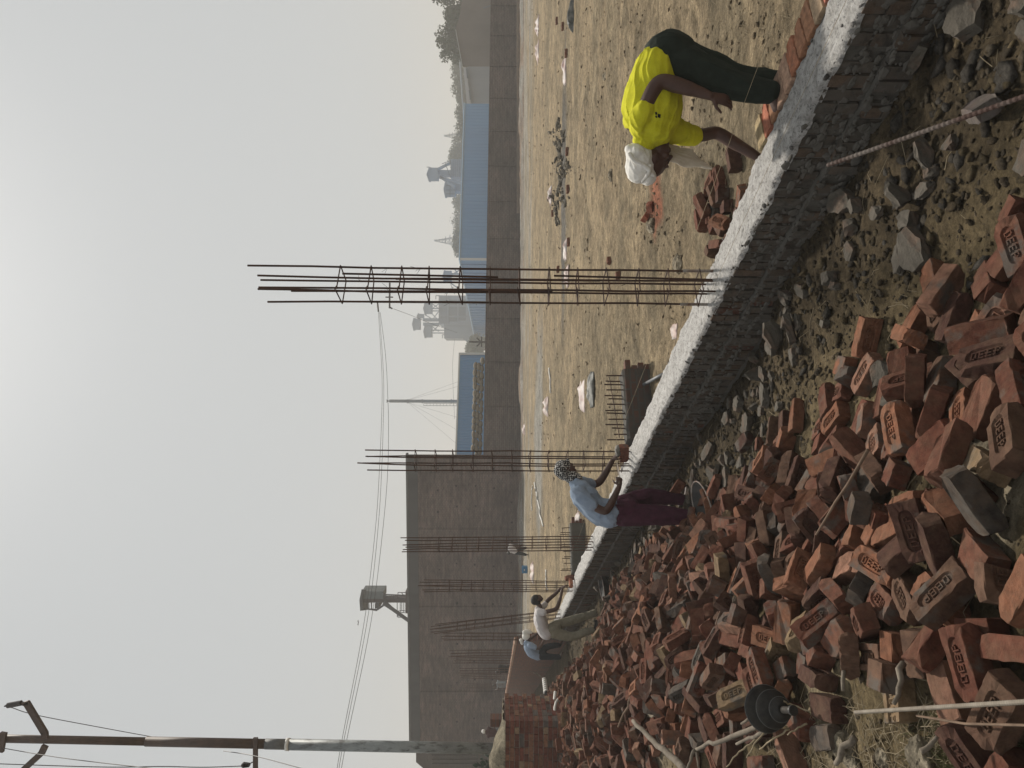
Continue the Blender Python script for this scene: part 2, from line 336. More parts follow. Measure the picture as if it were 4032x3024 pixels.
colattr(me, 'soil', np.concatenate([np.clip(c, .02, .6), np.ones((len(c), 1))], 1)); me.materials.append(M['soil'])
gob = bpy.data.objects.new('ground', me); col.objects.link(gob); tag(gob, kind='structure')
def gz(x, y): return float(ground(x, y))
# loose clods, pebbles and mortar crumbs over the soil: nobody could count them
ico = [(0, 0, -1), (.72, -.53, -.45), (-.28, -.85, -.45), (-.89, 0, -.45), (-.28, .85, -.45), (.72, .53, -.45), (.28, -.85, .45), (-.72, -.53, .45), (-.72, .53, .45), (.28, .85, .45), (.89, 0, .45), (0, 0, 1)]
icf = [(0, 1, 2), (1, 0, 5), (0, 2, 3), (0, 3, 4), (0, 4, 5), (1, 5, 10), (2, 1, 6), (3, 2, 7), (4, 3, 8), (5, 4, 9), (1, 10, 6), (2, 6, 7), (3, 7, 8), (4, 8, 9), (5, 9, 10), (6, 10, 11), (7, 6, 11), (8, 7, 11), (9, 8, 11), (10, 9, 11)]
ico = np.array(ico); icf = np.array(icf)
def scatter(name, pts, size, colors, label, seed, flat=.6, m=None):
    rg = np.random.default_rng(seed); n = len(pts); pts = np.asarray(pts)
    sc = size[:, None, None]*rg.uniform(.55, 1.3, (n, 1, 3)); sc[:, :, 2] *= flat
    v = ico[None]*sc*(1+rg.uniform(-.45, .35, (n, 12, 1))); a = rg.uniform(0, 6.28, n); ca, sa = np.cos(a), np.sin(a)
    tx = rg.normal(0, .35, n); x = v[..., 0]*ca[:, None]-v[..., 1]*sa[:, None]; y = v[..., 0]*sa[:, None]+v[..., 1]*ca[:, None]; z = v[..., 2]+x*tx[:, None]
    v = np.stack([x, y, z], -1)+pts[:, None]+np.array([0, 0, 1])*(size*.18)[:, None, None]
    f = (icf[None]+np.arange(n)[:, None, None]*12).reshape(-1, 3); v = v.reshape(-1, 3)
    me = bpy.data.meshes.new(name); me.vertices.add(len(v)); me.vertices.foreach_set('co', v.ravel()); me.loops.add(f.size); me.loops.foreach_set('vertex_index', f.ravel())
    me.polygons.add(len(f)); me.polygons.foreach_set('loop_start', np.arange(0, f.size, 3)); me.polygons.foreach_set('loop_total', np.full(len(f), 3)); me.update(calc_edges=True)
    colattr(me, 'soil', np.repeat(np.concatenate([colors, np.ones((n, 1))], 1), 12, axis=0)); me.materials.append(m or M['soil'])
    o = bpy.data.objects.new(name, me); col.objects.link(o); tag(o, label, 'rubble', kind='stuff'); return o
rg = np.random.default_rng(3)
def stpts(n, s0, s1, t0, t1, p=1.6):
    s = rg.uniform(s0, s1, n); t = t0+(t1-t0)*rg.uniform(0, 1, n)**p; x, y = ST(s, t); k = y > .9; x, y = x[k], y[k]
    return np.stack([x, y, ground(x, y)], 1)
def soilcols(n, a, b, lo=.7, hi=1.3):
    w = rg.uniform(0, 1, (n, 1)); return (np.array(a)*(1-w)+np.array(b)*w)*rg.uniform(lo, hi, (n, 1))
p1 = np.concatenate([stpts(5200, .05, 1.15, .2, 22), stpts(1500, .05, .5, .2, 25)]); s1 = .006+.022*rg.uniform(0, 1, len(p1))**3.0
scatter('trench_rubble', p1, s1*1.15, soilcols(len(p1), (.105, .087, .064), (.095, .072, .045)), 'grey mortar crumbs and small stones along the foot of the low wall', 4)
p1b = np.concatenate([stpts(420, .05, .9, .2, 18), stpts(160, .6, 2.2, .2, 12)]); scatter('cement_shards', p1b, .02+.045*rg.uniform(0, 1, len(p1b))**2, soilcols(len(p1b), (.11, .10, .088), (.075, .065, .052)), 'broken dark cement shards strewn along the foot of the low wall', 14, .33)
p1c = np.concatenate([stpts(1100, .55, 2.0, .2, 12), stpts(500, .2, .9, .2, 12)]); scatter('earth_clods', p1c, .010+.034*rg.uniform(0, 1, len(p1c))**2, soilcols(len(p1c), (.17, .13, .075), (.11, .088, .055)), 'brown earth clods on the bank between the low wall and the brick heap', 15, .6)
p2 = stpts(7500, .9, 4.6, .2, 16, 1.7); s2 = .005+.020*rg.uniform(0, 1, len(p2))**3.2
scatter('soil_clods', p2, s2, soilcols(len(p2), (.13, .10, .065), (.17, .135, .095)), 'loose clods and brick crumbs over the near soil and under the brick heap', 5)
nn = 6500; uy = rg.uniform(0, 2100, nn); vx = 2100+950*rg.uniform(0, 1, nn)**1.3; p3 = np.array([Z(a, b, .12) for a, b in zip(vx, uy)])
ss = S0-(p3[:, 0]*NX+p3[:, 1]*NY); p3 = p3[(ss < -.4) & (p3[:, 1] < 45)]; cl_ = vnoise(p3[:, 0]*1.3, p3[:, 1]*1.3, 77)+.25*rg.random(len(p3)); p3 = p3[cl_ > .12]; p3[:, 2] = ground(p3[:, 0], p3[:, 1])
s3 = (.005+.022*rg.uniform(0, 1, len(p3))**5)*(1+p3[:, 1]/18); scatter('dry_clods', p3, s3, soilcols(len(p3), (.33, .255, .165), (.22, .17, .11), .7, 1.1), 'pale dry clods and pebbles strewn over the inner yard', 6, .5)
q0 = []
for k in range(420):
    py = rg.uniform(470, 880); px = 2212+rg.normal(0, 9)*(1+math.sin(py*.05))-.02*(py-600)+9*math.sin(py*.021); w = Z(px, py, .15); q0.append((w[0], w[1], gz(w[0], w[1])+rg.uniform(-.01, .03)))
scatter('debris_strip', np.array(q0), .02+.10*rg.uniform(0, 1, 420)**3, soilcols(420, (.15, .135, .11), (.20, .175, .135)), 'strip of broken dark concrete rubble across the yard behind the yellow shirt', 7, .7)

M['cement_dark'] = mat('dark cement', (.12, .112, .10), .95, (.085, .08, .07), 6, bump=.6, bscale=60)
# ---------------------------------------------------------------- the low foundation wall in the foreground
rnd = random.Random(11)
fwall = empty('foundation_wall', (*ST(0, 4), 0), 'low cement smeared brick wall with wet white mortar on top, running across the yard', 'wall')
def st3(s, t, z): x, y = ST(s, t); return (x, y, z)
mb = MB(); cols = []
for ci, (z0, z1, sf) in enumerate([(.112, .335, 0.0), (-.145, .095, .052)]):
    t = -2.4
    while t < 24.4:
        w = .074+rnd.uniform(-.006, .005); o = sf+rnd.gauss(0, .010); zz0 = z0+rnd.uniform(-.005, .006); zz1 = z1+rnd.uniform(-.008, .003)
        zs_ = [(zz0, zz1)] if rnd.random() > .3 else [(zz0, (zz0+zz1)/2-.006), ((zz0+zz1)/2+.006, zz1)]; k = rnd.random()
        for (za, zb_) in zs_: mb.box8([st3(s, a, b) for s in (-.12, o+rnd.gauss(0, .004)) for a in (t+rnd.uniform(-.003, .003), t+w+rnd.uniform(-.003, .003)) for b in (za, zb_)])
        cc = (.12, .055, .04) if k < .05 else (.095, .072, .056) if k < .36 else (.092, .085, .075) if k < .6 else (.075, .068, .06)
        u = rnd.uniform(.75, 1.25); cols += [(cc[0]*u, cc[1]*u, cc[2]*u, .52)]*(8*len(zs_))
        t += w+.014+rnd.uniform(-.003, .006)
o = mb.make('brick_face', M['clay_attr'], fwall); colattr(o.data, 'clay', cols)
mb = MB()   # mortar backing between the bricks and the inner side
tt = np.concatenate([np.arange(-2.5, 8, .03), np.arange(8, 24.6, .08)]); prof = [(-.36, -.3), (-.36, .33), (-.34, .345), (-.02, .345), (-.010, .33), (-.012, .10), (.036, .09), (.036, -.3)]
V = []
for j, (s, z) in enumerate(prof):
    x, y = ST(s, tt); V.append(np.stack([x, y, np.full_like(x, z)], 1))
V = np.stack(V, 1); nv = V.reshape(-1, 3); dn = noise3(nv, 22, 1)*.022+noise3(nv, 60, 2)*.010; nv = nv+dn[:, None]*np.array([-NX, -NY, .3]); np_ = len(prof)
f = [(i*np_+j, i*np_+j+1, (i+1)*np_+j+1, (i+1)*np_+j) for i in range(len(tt)-1) for j in range(np_-1)]+[tuple(range(np_))[::-1], tuple((len(tt)-1)*np_+j for j in range(np_))]
mk('joint_mortar', nv, f, M['cement_dark'], fwall)
# wet mortar bed on top: rough, pitted, ragged at both edges
ts = [-2.4]
while ts[-1] < 24.3: ts.append(ts[-1]+.010+.0022*abs(ts[-1]+1))
ts = np.array(ts); ws = np.linspace(0, 1, 31); T_, W_ = np.meshgrid(ts, ws, indexing='ij')
edge0 = -.365+.03*vnoise(ts*6, ts*0, 31)+.02*vnoise(ts*22, ts*0, 32); edge1 = .008+.014*vnoise(ts*7, ts*0, 33)+.012*vnoise(ts*30, ts*0, 34)
inn = sm((3.7-ts)/.3); edge0 = edge0*(1-inn)+(-.345+.03*vnoise(ts*8, ts*0, 36))*inn
Sx = edge0[:, None]*(1-W_)+edge1[:, None]*W_; X_, Y_ = ST(Sx, T_)
hh = .350+.016*np.minimum(1, 6*np.minimum(W_, 1-W_))+.024*vnoise(X_*6, Y_*6, 41)+.013*vnoise(X_*20, Y_*20, 42)+.011*vnoise(X_*55, Y_*55, 43)+.007*vnoise(X_*110, Y_*110, 47)
pit = vnoise(X_*30, Y_*30, 44)+vnoise(X_*70, Y_*70, 45)*.6; hh = hh-.022*sm((pit-.40)*6)
hh[:, 0] = .30; hh[:, -1] = .318+.02*vnoise(X_[:, -1]*20, Y_[:, -1]*20, 46)
ii = np.arange(hh.size).reshape(hh.shape); f = np.stack([ii[:-1, :-1], ii[1:, :-1], ii[1:, 1:], ii[:-1, 1:]], -1).reshape(-1, 4).tolist()
mk('mortar_bed', np.stack([X_, Y_, hh], -1).reshape(-1, 3), f, M['mortar'], fwall, True)
mb = MB(); rb = random.Random(2); V = []; Fs = []          # mortar squeezed out over the face
for k in range(3400):
    t = -1.5+13*rb.random()**1.25; z = rb.choice([rb.uniform(-.14, .34), rb.gauss(.22, .02), rb.gauss(.10, .015), rb.gauss(-.02, .02)]); s0 = .003 if z > .1 else .055; r_ = .007+.024*rb.random()**1.5
    c0 = np.array(st3(s0, t, z)); v = ico*np.array([r_*rb.uniform(.8, 1.6), r_*.8, r_*rb.uniform(.5, 1.3)])*np.array([[rb.uniform(.75, 1.25)] for _ in range(12)]); v = v[:, :1]*np.array([[DX, DY, 0]])+v[:, 1:2]*np.array([[NX, NY, 0]])*.55+v[:, 2:]*np.array([[0, 0, 1.]]); mb.add(v+c0, icf)
mb.make('mortar_dabs', M['cement_dark'], fwall)
# dark grit and stones pressed in the mortar
pp = []; sz = []
for k in range(420):
    t = -1.5+11*rnd.random()**1.3; s = rnd.choice([rnd.uniform(-.36, .01), rnd.gauss(-.0, .012), rnd.gauss(-.33, .02)])
    pass
    x, y = ST(s, t); pp.append((x, y, .352)); sz.append(.004+.014*rnd.random()**3)
o = scatter('mortar_grit', np.array(pp), np.array(sz), soilcols(420, (.12, .115, .11), (.3, .29, .28)), None, 8, .8, M['soil']); o.parent = fwall
for v in o.data.vertices: v.co -= Vector(LOC[fwall.name])
for k_ in ('label', 'category'):
    if k_ in o: del o[k_]
# cross wall stubs behind, with dowel bars
def stub(t0, ln, label, t_d, rows, m2):
    b0 = st3(-.37, t0, 0); e = empty('cross_wall', b0, label, 'wall', 'cross wall stubs behind the low wall')
    mb = MB(); n = 26; V = []; Fs = []
    prof = [(-.0, -.35), (-.0, .40), (.03, .43), (.27, .43), (.30, .40), (.30, -.35)]
    for i in range(n+1):
        s = -.37-ln*i/n
        for (a, z) in prof:
            a2 = a-.5*(.0); V.append(st3(s, t0+a, z))
    V = np.array(V); V = V+noise3(V, 14, 5)[:, None]*.03*np.array([1, 1, .6])
    npf = len(prof); Fs = [(i*npf+j, (i+1)*npf+j, (i+1)*npf+j+1, i*npf+j+1) for i in range(n) for j in range(npf-1)]+[tuple(range(npf)), tuple(n*npf+j for j in range(npf))[::-1]]
    mk('masonry', V, Fs, m2, e); 
    for i in range(rows):
        s = -.45-(ln-.15)*i/(rows-1)
        for a in ((.06, .24) if rows > 6 and i % 2 == 0 else (.12,)):
            h = .20+rnd.uniform(-.05, .05); x, y, _ = st3(s, t0+a, 0); MB().tube([(x, y, .40), (x+rnd.gauss(0, .004), y, .43+h)], .009, 6).make('dowel_bar', M['steel'], e)
    tb = MB()
    for k in range(6): z_ = -.12+k*.087; q_ = .05+(.06 if k % 2 else 0.)+.02*(k % 3); tb.box8([st3(s_, t0+a_, zz_) for s_ in (-.37-ln-q_, -.37-ln+.03) for a_ in (.02, .13) for zz_ in (z_, z_+.072)]); tb.box8([st3(s_, t0+a_, zz_) for s_ in (-.37-ln-q_*.6, -.37-ln+.03) for a_ in (.15, .27) for zz_ in (z_, z_+.072)])
    tb.make('toothing_bricks', M['tooth'], e)
    x0 = st3(-.42, t0+.1, .52); x1 = st3(-.35-ln*.95, t0+.1, .60); MB().tube([x0, x1], .006, 5).make('tie_wire', M['steel'], e)
    return e
M['stubbrick'] = brick_mat('cement smeared brick', (.12, .06, .045), (.07, .05, .042), (.085, .08, .072), .20, .085, .014, dirt=(.07, .066, .06), dscale=2.2, axes=(NX, NY, 0), dlo=.36, dhi=.56)
M['tooth'] = mat('toothing brick', (.13, .05, .035), .9, (.09, .07, .058), 8, bump=.5)
M['stubcem'] = mat('grey cement face', (.085, .08, .072), .95, (.12, .115, .10), 4, bump=.6, bscale=40)
stub(8.72, 1.0, 'brick cross wall stub with a row of rusty dowel bars near the nearest cages', 0, 9, M['stubbrick'])
stub(16.45, 1.1, 'cement rendered cross wall stub with dowel bars behind the third steel cage', 0, 8, M['stubcem'])
# raised part of the same wall further back
rw = empty('brick_wall', st3(0, 25, 0), 'new waist high red brick wall carrying on from the low wall beyond the bent worker', 'wall')
M['newbrick'] = brick_mat('new red brick', (.19, .085, .055), (.13, .06, .045), (.10, .09, .08), .23, .085, .012, dirt=(.09, .08, .07), dscale=1.2, axes=(DX, DY, 0), dlo=.5, dhi=.7)
mb = MB(); V = []
steps = [(24.2, .62), (24.45, .79), (24.7, .96), (24.95, 1.13), (25.2, 1.30), (25.45, 1.42)]
for i, (t0, z1) in enumerate(steps):
    t1 = steps[i+1][0]-.002 if i < 5 else 56
    mb.box8([st3(s, t, z) for s in (-.24, .0) for t in (t0, t1) for z in (-.3, z1)])
mb.make('wall', M['newbrick'], rw)
mb = MB(); t = 25.5
while t < 55: mb.box8([st3(s, a, z) for s in (-.235, -.005) for a in (t, t+.11) for z in (1.424, 1.495+rnd.uniform(-.01, .01))]); t += .125
mb.make('top_course', mat('top bricks', (.30, .15, .10), .9, (.36, .27, .2), 3), rw)
# ---------------------------------------------------------------- pillar in the lower left
pil = empty('brick_pillar', P(2260, 2930, 13.4), 'square red brick pillar topped with soil standing left of the brick heap', 'pillar')
mb = MB(); cols = []; xr = P(2100, 2838, 13.3)[0]; y0 = 13.3; z = .55; row = 0; zt = P(1988, 2900, 13.3)[2]
bh = (zt-z)/16; XL = xr-2.1
def brick_cols(n):
    k = rnd.random(); cc = (.155, .055, .04) if k < .6 else (.22, .11, .07) if k < .75 else (.27, .19, .125) if k < .86 else (.115, .10, .092)
    u = rnd.uniform(.72, 1.2); return [(cc[0]*u, cc[1]*u, cc[2]*u, .66)]*n
for row in range(16):
    zz = z+row*bh; x = xr+.0; hd = row % 2
    while x > XL:
        w = .232 if not hd else .112; w = w if rnd.random() > .12 else (.112 if w > .2 else .232); w = min(w, x-XL+.01)
        if x-w < XL: w = x-XL
        o_ = rnd.gauss(0, .004); mb.box8([(a, b, g) for a in (x-w, x) for b in (y0+o_, y0+.2) for g in (zz+.004, zz+bh-.008)]); cols += brick_cols(8); x -= w+.011
    yy = y0+.212
    while yy < y0+1.05:                                   # right flank
        w = .112 if not hd else .232; mb.box8([(a, b, g) for a in (xr-.2, xr+rnd.gauss(0, .003)) for b in (yy, yy+w) for g in (zz+.004, zz+bh-.008)]); cols += brick_cols(8); yy += w+.011
o = mb.make('brickwork', M['clay_attr'], pil); colattr(o.data, 'clay', cols)
MB().box8([(a, b, g) for a in (XL+.01, xr-.012) for b in (y0+.014, y0+1.06) for g in (.2, zt-.004)]).make('mortar_core', M['cement'], pil)
gx = np.linspace(XL, xr, 34); gy = np.linspace(y0-.01, y0+1.07, 16); a_, b_ = np.meshgrid(gx, gy, indexing='ij')
hz = zt+.012+.20*sm((xr-.32-a_)/.5)*sm((b_-y0)/.25+.35)*sm((y0+1.07-b_)/.3+.2)*(1+.9*vnoise(a_*3, b_*3, 51))+.05*vnoise(a_*9, b_*9, 52)+.02; hz[:, 0] = zt-.01
ii = np.arange(hz.size).reshape(hz.shape); f = np.stack([ii[:-1, :-1], ii[1:, :-1], ii[1:, 1:], ii[:-1, 1:]], -1).reshape(-1, 4).tolist()
o = mk('soil_cap', np.stack([a_, b_, hz], -1).reshape(-1, 3), f, M['soil'], pil, True); colattr(o.data, 'soil', [(.27, .235, .17, 1)]*len(o.data.vertices))
# a lower stepped pier behind it
pr = empty('brick_pier', P(2060, 2830, 16), 'narrow dark brick pier rising just behind the right edge of the soil topped pillar', 'pillar')
M['pier'] = brick_mat('pier brick', (.15, .07, .05), (.10, .055, .045), (.09, .08, .07), .23, .085, .01)
pbox(1978, 2120, 2822, 2870, 16, .8).make('pier', M['pier'], pr); pbox(1931, 1976, 2833, 2862, 16.3, .3).make('capping_bricks', M['pier'], pr)
# ---------------------------------------------------------------- far boundary wall, right of the building
def frontwall(name, ya, da, yb, db, xt_a, xt_b, label, m, th=.25, pil_y=(), zb=-.3, cap=None):
    e = empty(name, P(2045, (ya+yb)/2, (da+db)/2), label, 'wall')
    A = P(xt_a, ya, da); Bp = P(xt_b, yb, db); d = (Bp-A)[:2]; L = np.linalg.norm(d); d /= L; n = np.array([d[1], -d[0]]); n = n if n[1] < 0 else -n
    c = lambda u, w, z: (A[0]+d[0]*u+n[0]*w, A[1]+d[1]*u+n[1]*w, z)
    MB().box8([c(u, w, (zb if z == 0 else (A[2] if u == 0 else Bp[2]))) for u in (0, L) for w in (-th, 0) for z in (0, 1)]).make('wall', m, e)
    for (py0, py1) in pil_y:
        f0, f1 = [float(np.clip(np.interp(py, sorted((ya, yb)), (0, 1) if ya < yb else (1, 0)), 0, 1)) for py in (py0, py1)]
        # convert image share to wall share (perspective)
        g = lambda q: q*da/((1-q)*db+q*da)
        u0, u1 = sorted((g(f0)*L, g(f1)*L)); zt = A[2]+(Bp[2]-A[2])*(u0/L)
        MB().box8([c(u, w, z) for u in (u0, u1) for w in (.002, .13) for z in (zb, zt-.05)]).make('pilaster', m, e)
    if cap: MB().box8([c(u, w, (z+(A[2] if u == 0 else Bp[2]))) for u in (0, L) for w in (-th-.04, .05) for z in (.003, cap)]).make('coping', M['render'], e)
    return e, c, L
M['bwall'] = brick_mat('dull brown brick far', (.115, .080, .070), (.072, .053, .05), (.125, .108, .10), .35, .15, .03, dirt=(.055, .05, .048), dscale=.35, axes=(.98, .1, 0), dlo=.4, dhi=.8, streak=.45)
frontwall('boundary_wall', 1790, 54, -60, 68.5, 1903, 1933, 'long brown brick boundary wall with pilasters in front of the blue sheds', M['bwall'], pil_y=[(1396, 1426), (1573, 1600), (1225, 1255), (917, 940), (780, 795), (640, 655), (505, 518), (375, 388), (247, 262), (130, 142), (14, 24)])
M['ltbrick'] = brick_mat('dusty pale footing brick', (.25, .18, .14), (.15, .105, .085), (.2, .18, .155), .23, .08, .012, dirt=(.17, .15, .13), dscale=.8, dlo=.45, dhi=.7)
frontwall('footing_wall', 2560, 55, -60, 64, 2034, 2035, 'knee high dusty footing course along the base of the far walls', M['ltbrick'], th=.4)
# ---------------------------------------------------------------- tall brick building
M['bldg'] = brick_mat('brown building brick', (.145, .094, .080), (.070, .050, .045), (.165, .138, .125), .27, .10, .02, dirt=(.062, .049, .047), dscale=.45, axes=(.99, .06, 0), dlo=.40, dhi=.75, streak=.45)
bd = empty('brick_building', P(2045, 2300, 56), 'tall windowless brown brick building with rows of putlog holes filling the left background', 'building')
A = P(1606, 1789, 54); Bb = P(1619, 2928, 57.6); d = (Bb-A)[:2]; L = np.linalg.norm(d); d /= L; n = np.array([-d[1], d[0]]); n = n if n[1] < 0 else -n
zt0, zt1 = A[2], Bb[2]
def bc(u, w, z): return (A[0]+d[0]*u+n[0]*w, A[1]+d[1]*u+n[1]*w, z)
ztop = lambda u: zt0+(zt1-zt0)*u/L
MB().box8([bc(u+(2.7 if (u == 0 and w < 0) else 0), w, z if z < 0 else ztop(u)) for u in (0, L) for w in (-9, 0) for z in (-.4, 1)]).make('wall', M['bldg'], bd)
MB().box8([bc(u, w, ztop(u)+z) for u in (-.02, L+.02) for w in (-.4, .05) for z in (.003, .16)]).make('coping', mat('coping concrete', (.12, .12, .12), .9, (.08, .08, .08), 1), bd)
MB().box8([bc(u, w, ztop(u)+z) for u in (.0, L) for w in (.003, .03) for z in (-.7, -.02)]).make('parapet_band', mat('stained parapet', (.075, .075, .078), .9, (.05, .05, .053), .6, stretch=(1, 1, .3)), bd)
for fy in (.06, .245, .51, .81): MB().box8([bc(u, w, z) for u in (L*fy, L*fy+.75) for w in (.003, .10) for z in (-.4, zt1-.75)]).make('pilaster', M['bldg'], bd)
rnd = random.Random(8); hole = mat('putlog hole', (.012, .011, .011), 1)
for r_ in range(5):
    u = .6+rnd.uniform(0, .5)
    while u < L-.3:
        z = 1.0+r_*1.35+rnd.uniform(-.05, .05); s_ = .05+.03*rnd.random()
        if not any(abs(u-(L*fy+.37)) < .55 for fy in (.06, .245, .51, .81)) and rnd.random() < .85:
            MB().box8([bc(uu, w, zz) for uu in (u-s_, u+s_) for w in (.002, .006) for zz in (z-s_*.9, z+s_)]).make('putlog_hole', hole, bd)
        u += 1.55+rnd.uniform(-.15, .15)
# gabled building further left
gb = empty('gabled_building', P(2000, 2990, 60), 'dark brick building end with sloping roof edge behind the utility pole', 'building')
M['gb'] = brick_mat('dark ribbed brick', (.09, .07, .062), (.07, .055, .05), (.10, .085, .07), .3, .12, .02, dirt=(.05, .047, .047), dscale=.5)
d0, d1 = 59, 66; pr_ = [P(2060, 2930, d0), P(1638, 2930, d0), P(1638, 3001, d0), P(1668, 3026, d0), P(1760, 3110, d0), P(2060, 3110, d0)]
V = [tuple(p) for p in pr_]+[(p[0], d1, p[2]) for p in pr_]; n6 = len(pr_)
mk('wall', V, [tuple(range(n6)), tuple(range(n6, 2*n6))[::-1]]+[(i, i+n6, (i+1) % n6+n6, (i+1) % n6) for i in range(n6)], M['gb'], gb)
for yy in (2976, 2992, 3008): pbox(1700, 1880, yy, yy+6, 58.8, .15).make('rib', M['gb'], gb)

# ---------------------------------------------------------------- behind the walls
rnd = random.Random(21)
def bar(mb, a, b, d, r): mb.tube([P(*a, d), P(*b, d)], r, 6); return mb
def wallpoly(name, pts, th, m, parent):
    """closed prism from points (x, y, distance) of its front"""
    p = [P(*q) for q in pts]; n = len(p); dv = ray(1960, (max if pts[0][1] < 1512 else min)(q[1] for q in pts)); dv = dv/dv[1]*th     # the block runs straight back, square to the street it faces
    V = [tuple(q) for q in p]+[(q[0]+dv[0], q[1]+th, q[2]) for q in p]
    return mk(name, V, [tuple(range(n)), tuple(range(n, 2*n))[::-1]]+[(i, i+n, (i+1) % n+n, (i+1) % n) for i in range(n)], m, parent)
# blue shed seen on its corner
sh = empty('blue_shed', P(1990, 1000, 132), 'long blue sheet metal shed behind the boundary wall right of the tall steel cage', 'shed')
a0, a1, a2 = (1830, 407, 147), (1811, 1022, 132), (1869, 1325, 215)
A0, A1, A2 = P(*a0), P(*a1), P(*a2); zz = 0.
V = []
for q in (A0, A1, A2): V += [(q[0], q[1], zz), tuple(q)]
bk = np.array([60, 90, 0.]); V += [(A0[0]+6, A0[1]+60, zz), (A0[0]+6, A0[1]+60, A0[2])]
M['bluerib'] = M['blue']
mk('wall', V, [(0, 1, 3, 2), (2, 3, 5, 4), (4, 5, 7, 6), (6, 7, 1, 0), (1, 7, 5, 3)], M['blue'], sh)
pbox(1812, 1990, 1016, 1025, 131.7, .25).make('corner_trim', M['trim'], sh)
mb = MB()
for i in range(1, 46):                                    # sheet ribs
    f_ = i/46; q = A0*(1-f_)+A1*f_; mb.box8([(q[0]+x, q[1]-.12+y, z) for x in (-.06, .06) for y in (.09, .2) for z in (0, q[2]-.05)])
for i in range(1, 26):
    f_ = i/26; q = A1*(1-f_)+A2*f_; mb.box8([(q[0]-.1+x, q[1]+y, z) for x in (-.1, .1) for y in (-.2, .2) for z in (0, q[2]-.05)])
mb.make('sheet_ribs', mat('blue ribs', (.012, .165, .40), .55), sh)
for (u_, v_, nm) in ((A0, A1, 'eave'), (A1, A2, 'eave')): MB().tube([u_+np.array([0, -.2, .05]), v_+np.array([0, -.2, .05])], .16, 4).make(nm, mat('blue edge', (.13, .26, .40), .5), sh)
sh = empty('blue_shed', P(1990, 1600, 100), 'blue sheet metal shed with pale edge trim behind the stacked sacks', 'shed')
wallpoly('wall', [(1990, 1396, 106), (1811, 1396, 106), (1795, 1830, 97), (1990, 1830, 97)], 30, M['blue'], sh)
wallpoly('edge_trim', [(1990, 1388, 105.7), (1806, 1388, 105.7), (1806, 1397, 105.7), (1990, 1397, 105.7)], .4, M['trim'], sh)
wallpoly('eave_trim', [(1811, 1397, 105.8), (1806, 1397, 105.8), (1790, 1830, 96.7), (1796, 1830, 96.7)], .4, M['trim'], sh)
mb = MB(); A, Bb = P(1811, 1396, 105.9), P(1795, 1830, 96.9)
for i in range(1, 40): q = A+(Bb-A)*i/40; mb.box8([(q[0]+x, q[1]+y, z) for x in (-.05, .05) for y in (-.02, .1) for z in (0, q[2]-.2)])
mb.make('sheet_ribs', mat('blue ribs', (.012, .165, .40), .55), sh)
# rusty wall piece seen through the cage

# grey building and pale shed at the right
e2 = empty('grey_building', P(1990, 130, 90), 'grey rendered gabled building rising over the boundary wall at the far right', 'building')
wallpoly('wall', [(2000, 262, 92), (1822, 262, 92), (1797, 150, 92), (1794, 110, 92), (1812, 55, 92), (1826, -70, 92), (2000, -70, 92)], 14, M['render'], e2)
wallpoly('roof_edge', [(1822, 264, 91.8), (1795, 116, 91.8), (1793, 116, 91.8), (1820, 265, 91.8)], 15, M['trim'], e2)
wallpoly('seam', [(1935, 184, 91.93), (1800, 186, 91.93), (1800, 189, 91.93), (1935, 187, 91.93)], .1, M['render'], e2)
bar(MB(), (1903, 32), (1932, 22), 91, .09).make('vent_pipe', M['silodark'], e2)
e2 = empty('pale_shed', P(1990, 330, 110), 'pale grey shed with white roof between the grey building and the blue shed', 'shed')
wallpoly('wall', [(2000, 262, 112), (1832, 262, 112), (1840, 330, 112), (1853, 408, 112), (2000, 408, 112)], 20, M['greysheet'], e2)
wallpoly('roof', [(1824, 262, 111), (1834, 262, 111), (1854, 408, 111), (1838, 408, 111)], 22, mat('white sheet roof', (.42, .43, .45), .5), e2)
for y_ in (270, 355): wallpoly('painted_eave_shade', [(1833+(y_-262)*.13, y_, 110.9), (1840+(y_-262)*.13, y_, 110.9), (1844+(y_-262)*.13, y_+38, 110.9), (1838+(y_-262)*.13, y_+38, 110.9)], .1, M['silodark'], e2)  # dark strips under the roof edge, painted in place of the eave's shade
e2 = empty('conveyor', P(1815, 330, 150), 'long pale covered conveyor sloping behind the pale shed roof', 'conveyor')
wallpoly('gallery', [(1803, 180, 150), (1808, 180, 150), (1827, 480, 170), (1824, 480, 170)], 1.5, M['trim'], e2)
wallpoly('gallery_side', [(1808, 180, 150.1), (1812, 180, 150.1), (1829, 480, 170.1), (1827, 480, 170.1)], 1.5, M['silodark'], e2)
# grain plant behind the cage
d = 232
e2 = empty('grain_plant', P(1960, 1260, d), 'large grey grain plant with several roofed elevator heads seen beside the tall steel cage', 'plant')
pbox(1728, 1990, 1164, 1277, d, 14).make('main_block', M['silo'], e2)
pbox(1749, 1990, 1277, 1333, d+.5, 12).make('side_block', M['silo'], e2)
for (x0, x1, y0, y1) in [(1767, 1801, 1207, 1243), (1805, 1834, 1207, 1243), (1767, 1801, 1250, 1266), (1805, 1834, 1250, 1262), (1768, 1800, 1180, 1202), (1805, 1834, 1180, 1202)]:
    pbox(x0, x1, y0, y1, d-.1, .3).make('dark_bay', M['silodark'], e2)
for (x0, x1, y0, y1) in [(1728, 1990, 1275, 1279), (1728, 1990, 1244, 1246), (1762, 1764, 1164, 1277), (1802, 1804, 1164, 1277)]: pbox(x0, x1, y0, y1, d-.45, .3).make('frame_beam', M['greysheet'], e2)
wallpoly('hopper', [(1822, 1333, d), (1830, 1340, d), (1845, 1352, d), (1858, 1367, d), (1990, 1370, d), (1990, 1333, d)], 8, M['silo'], e2)
for y0, y1 in ((1253, 1264), (1270, 1282)): pbox(1666, 1729, y0, y1, d, 2.2).make('elevator_leg', M['silo'], e2)
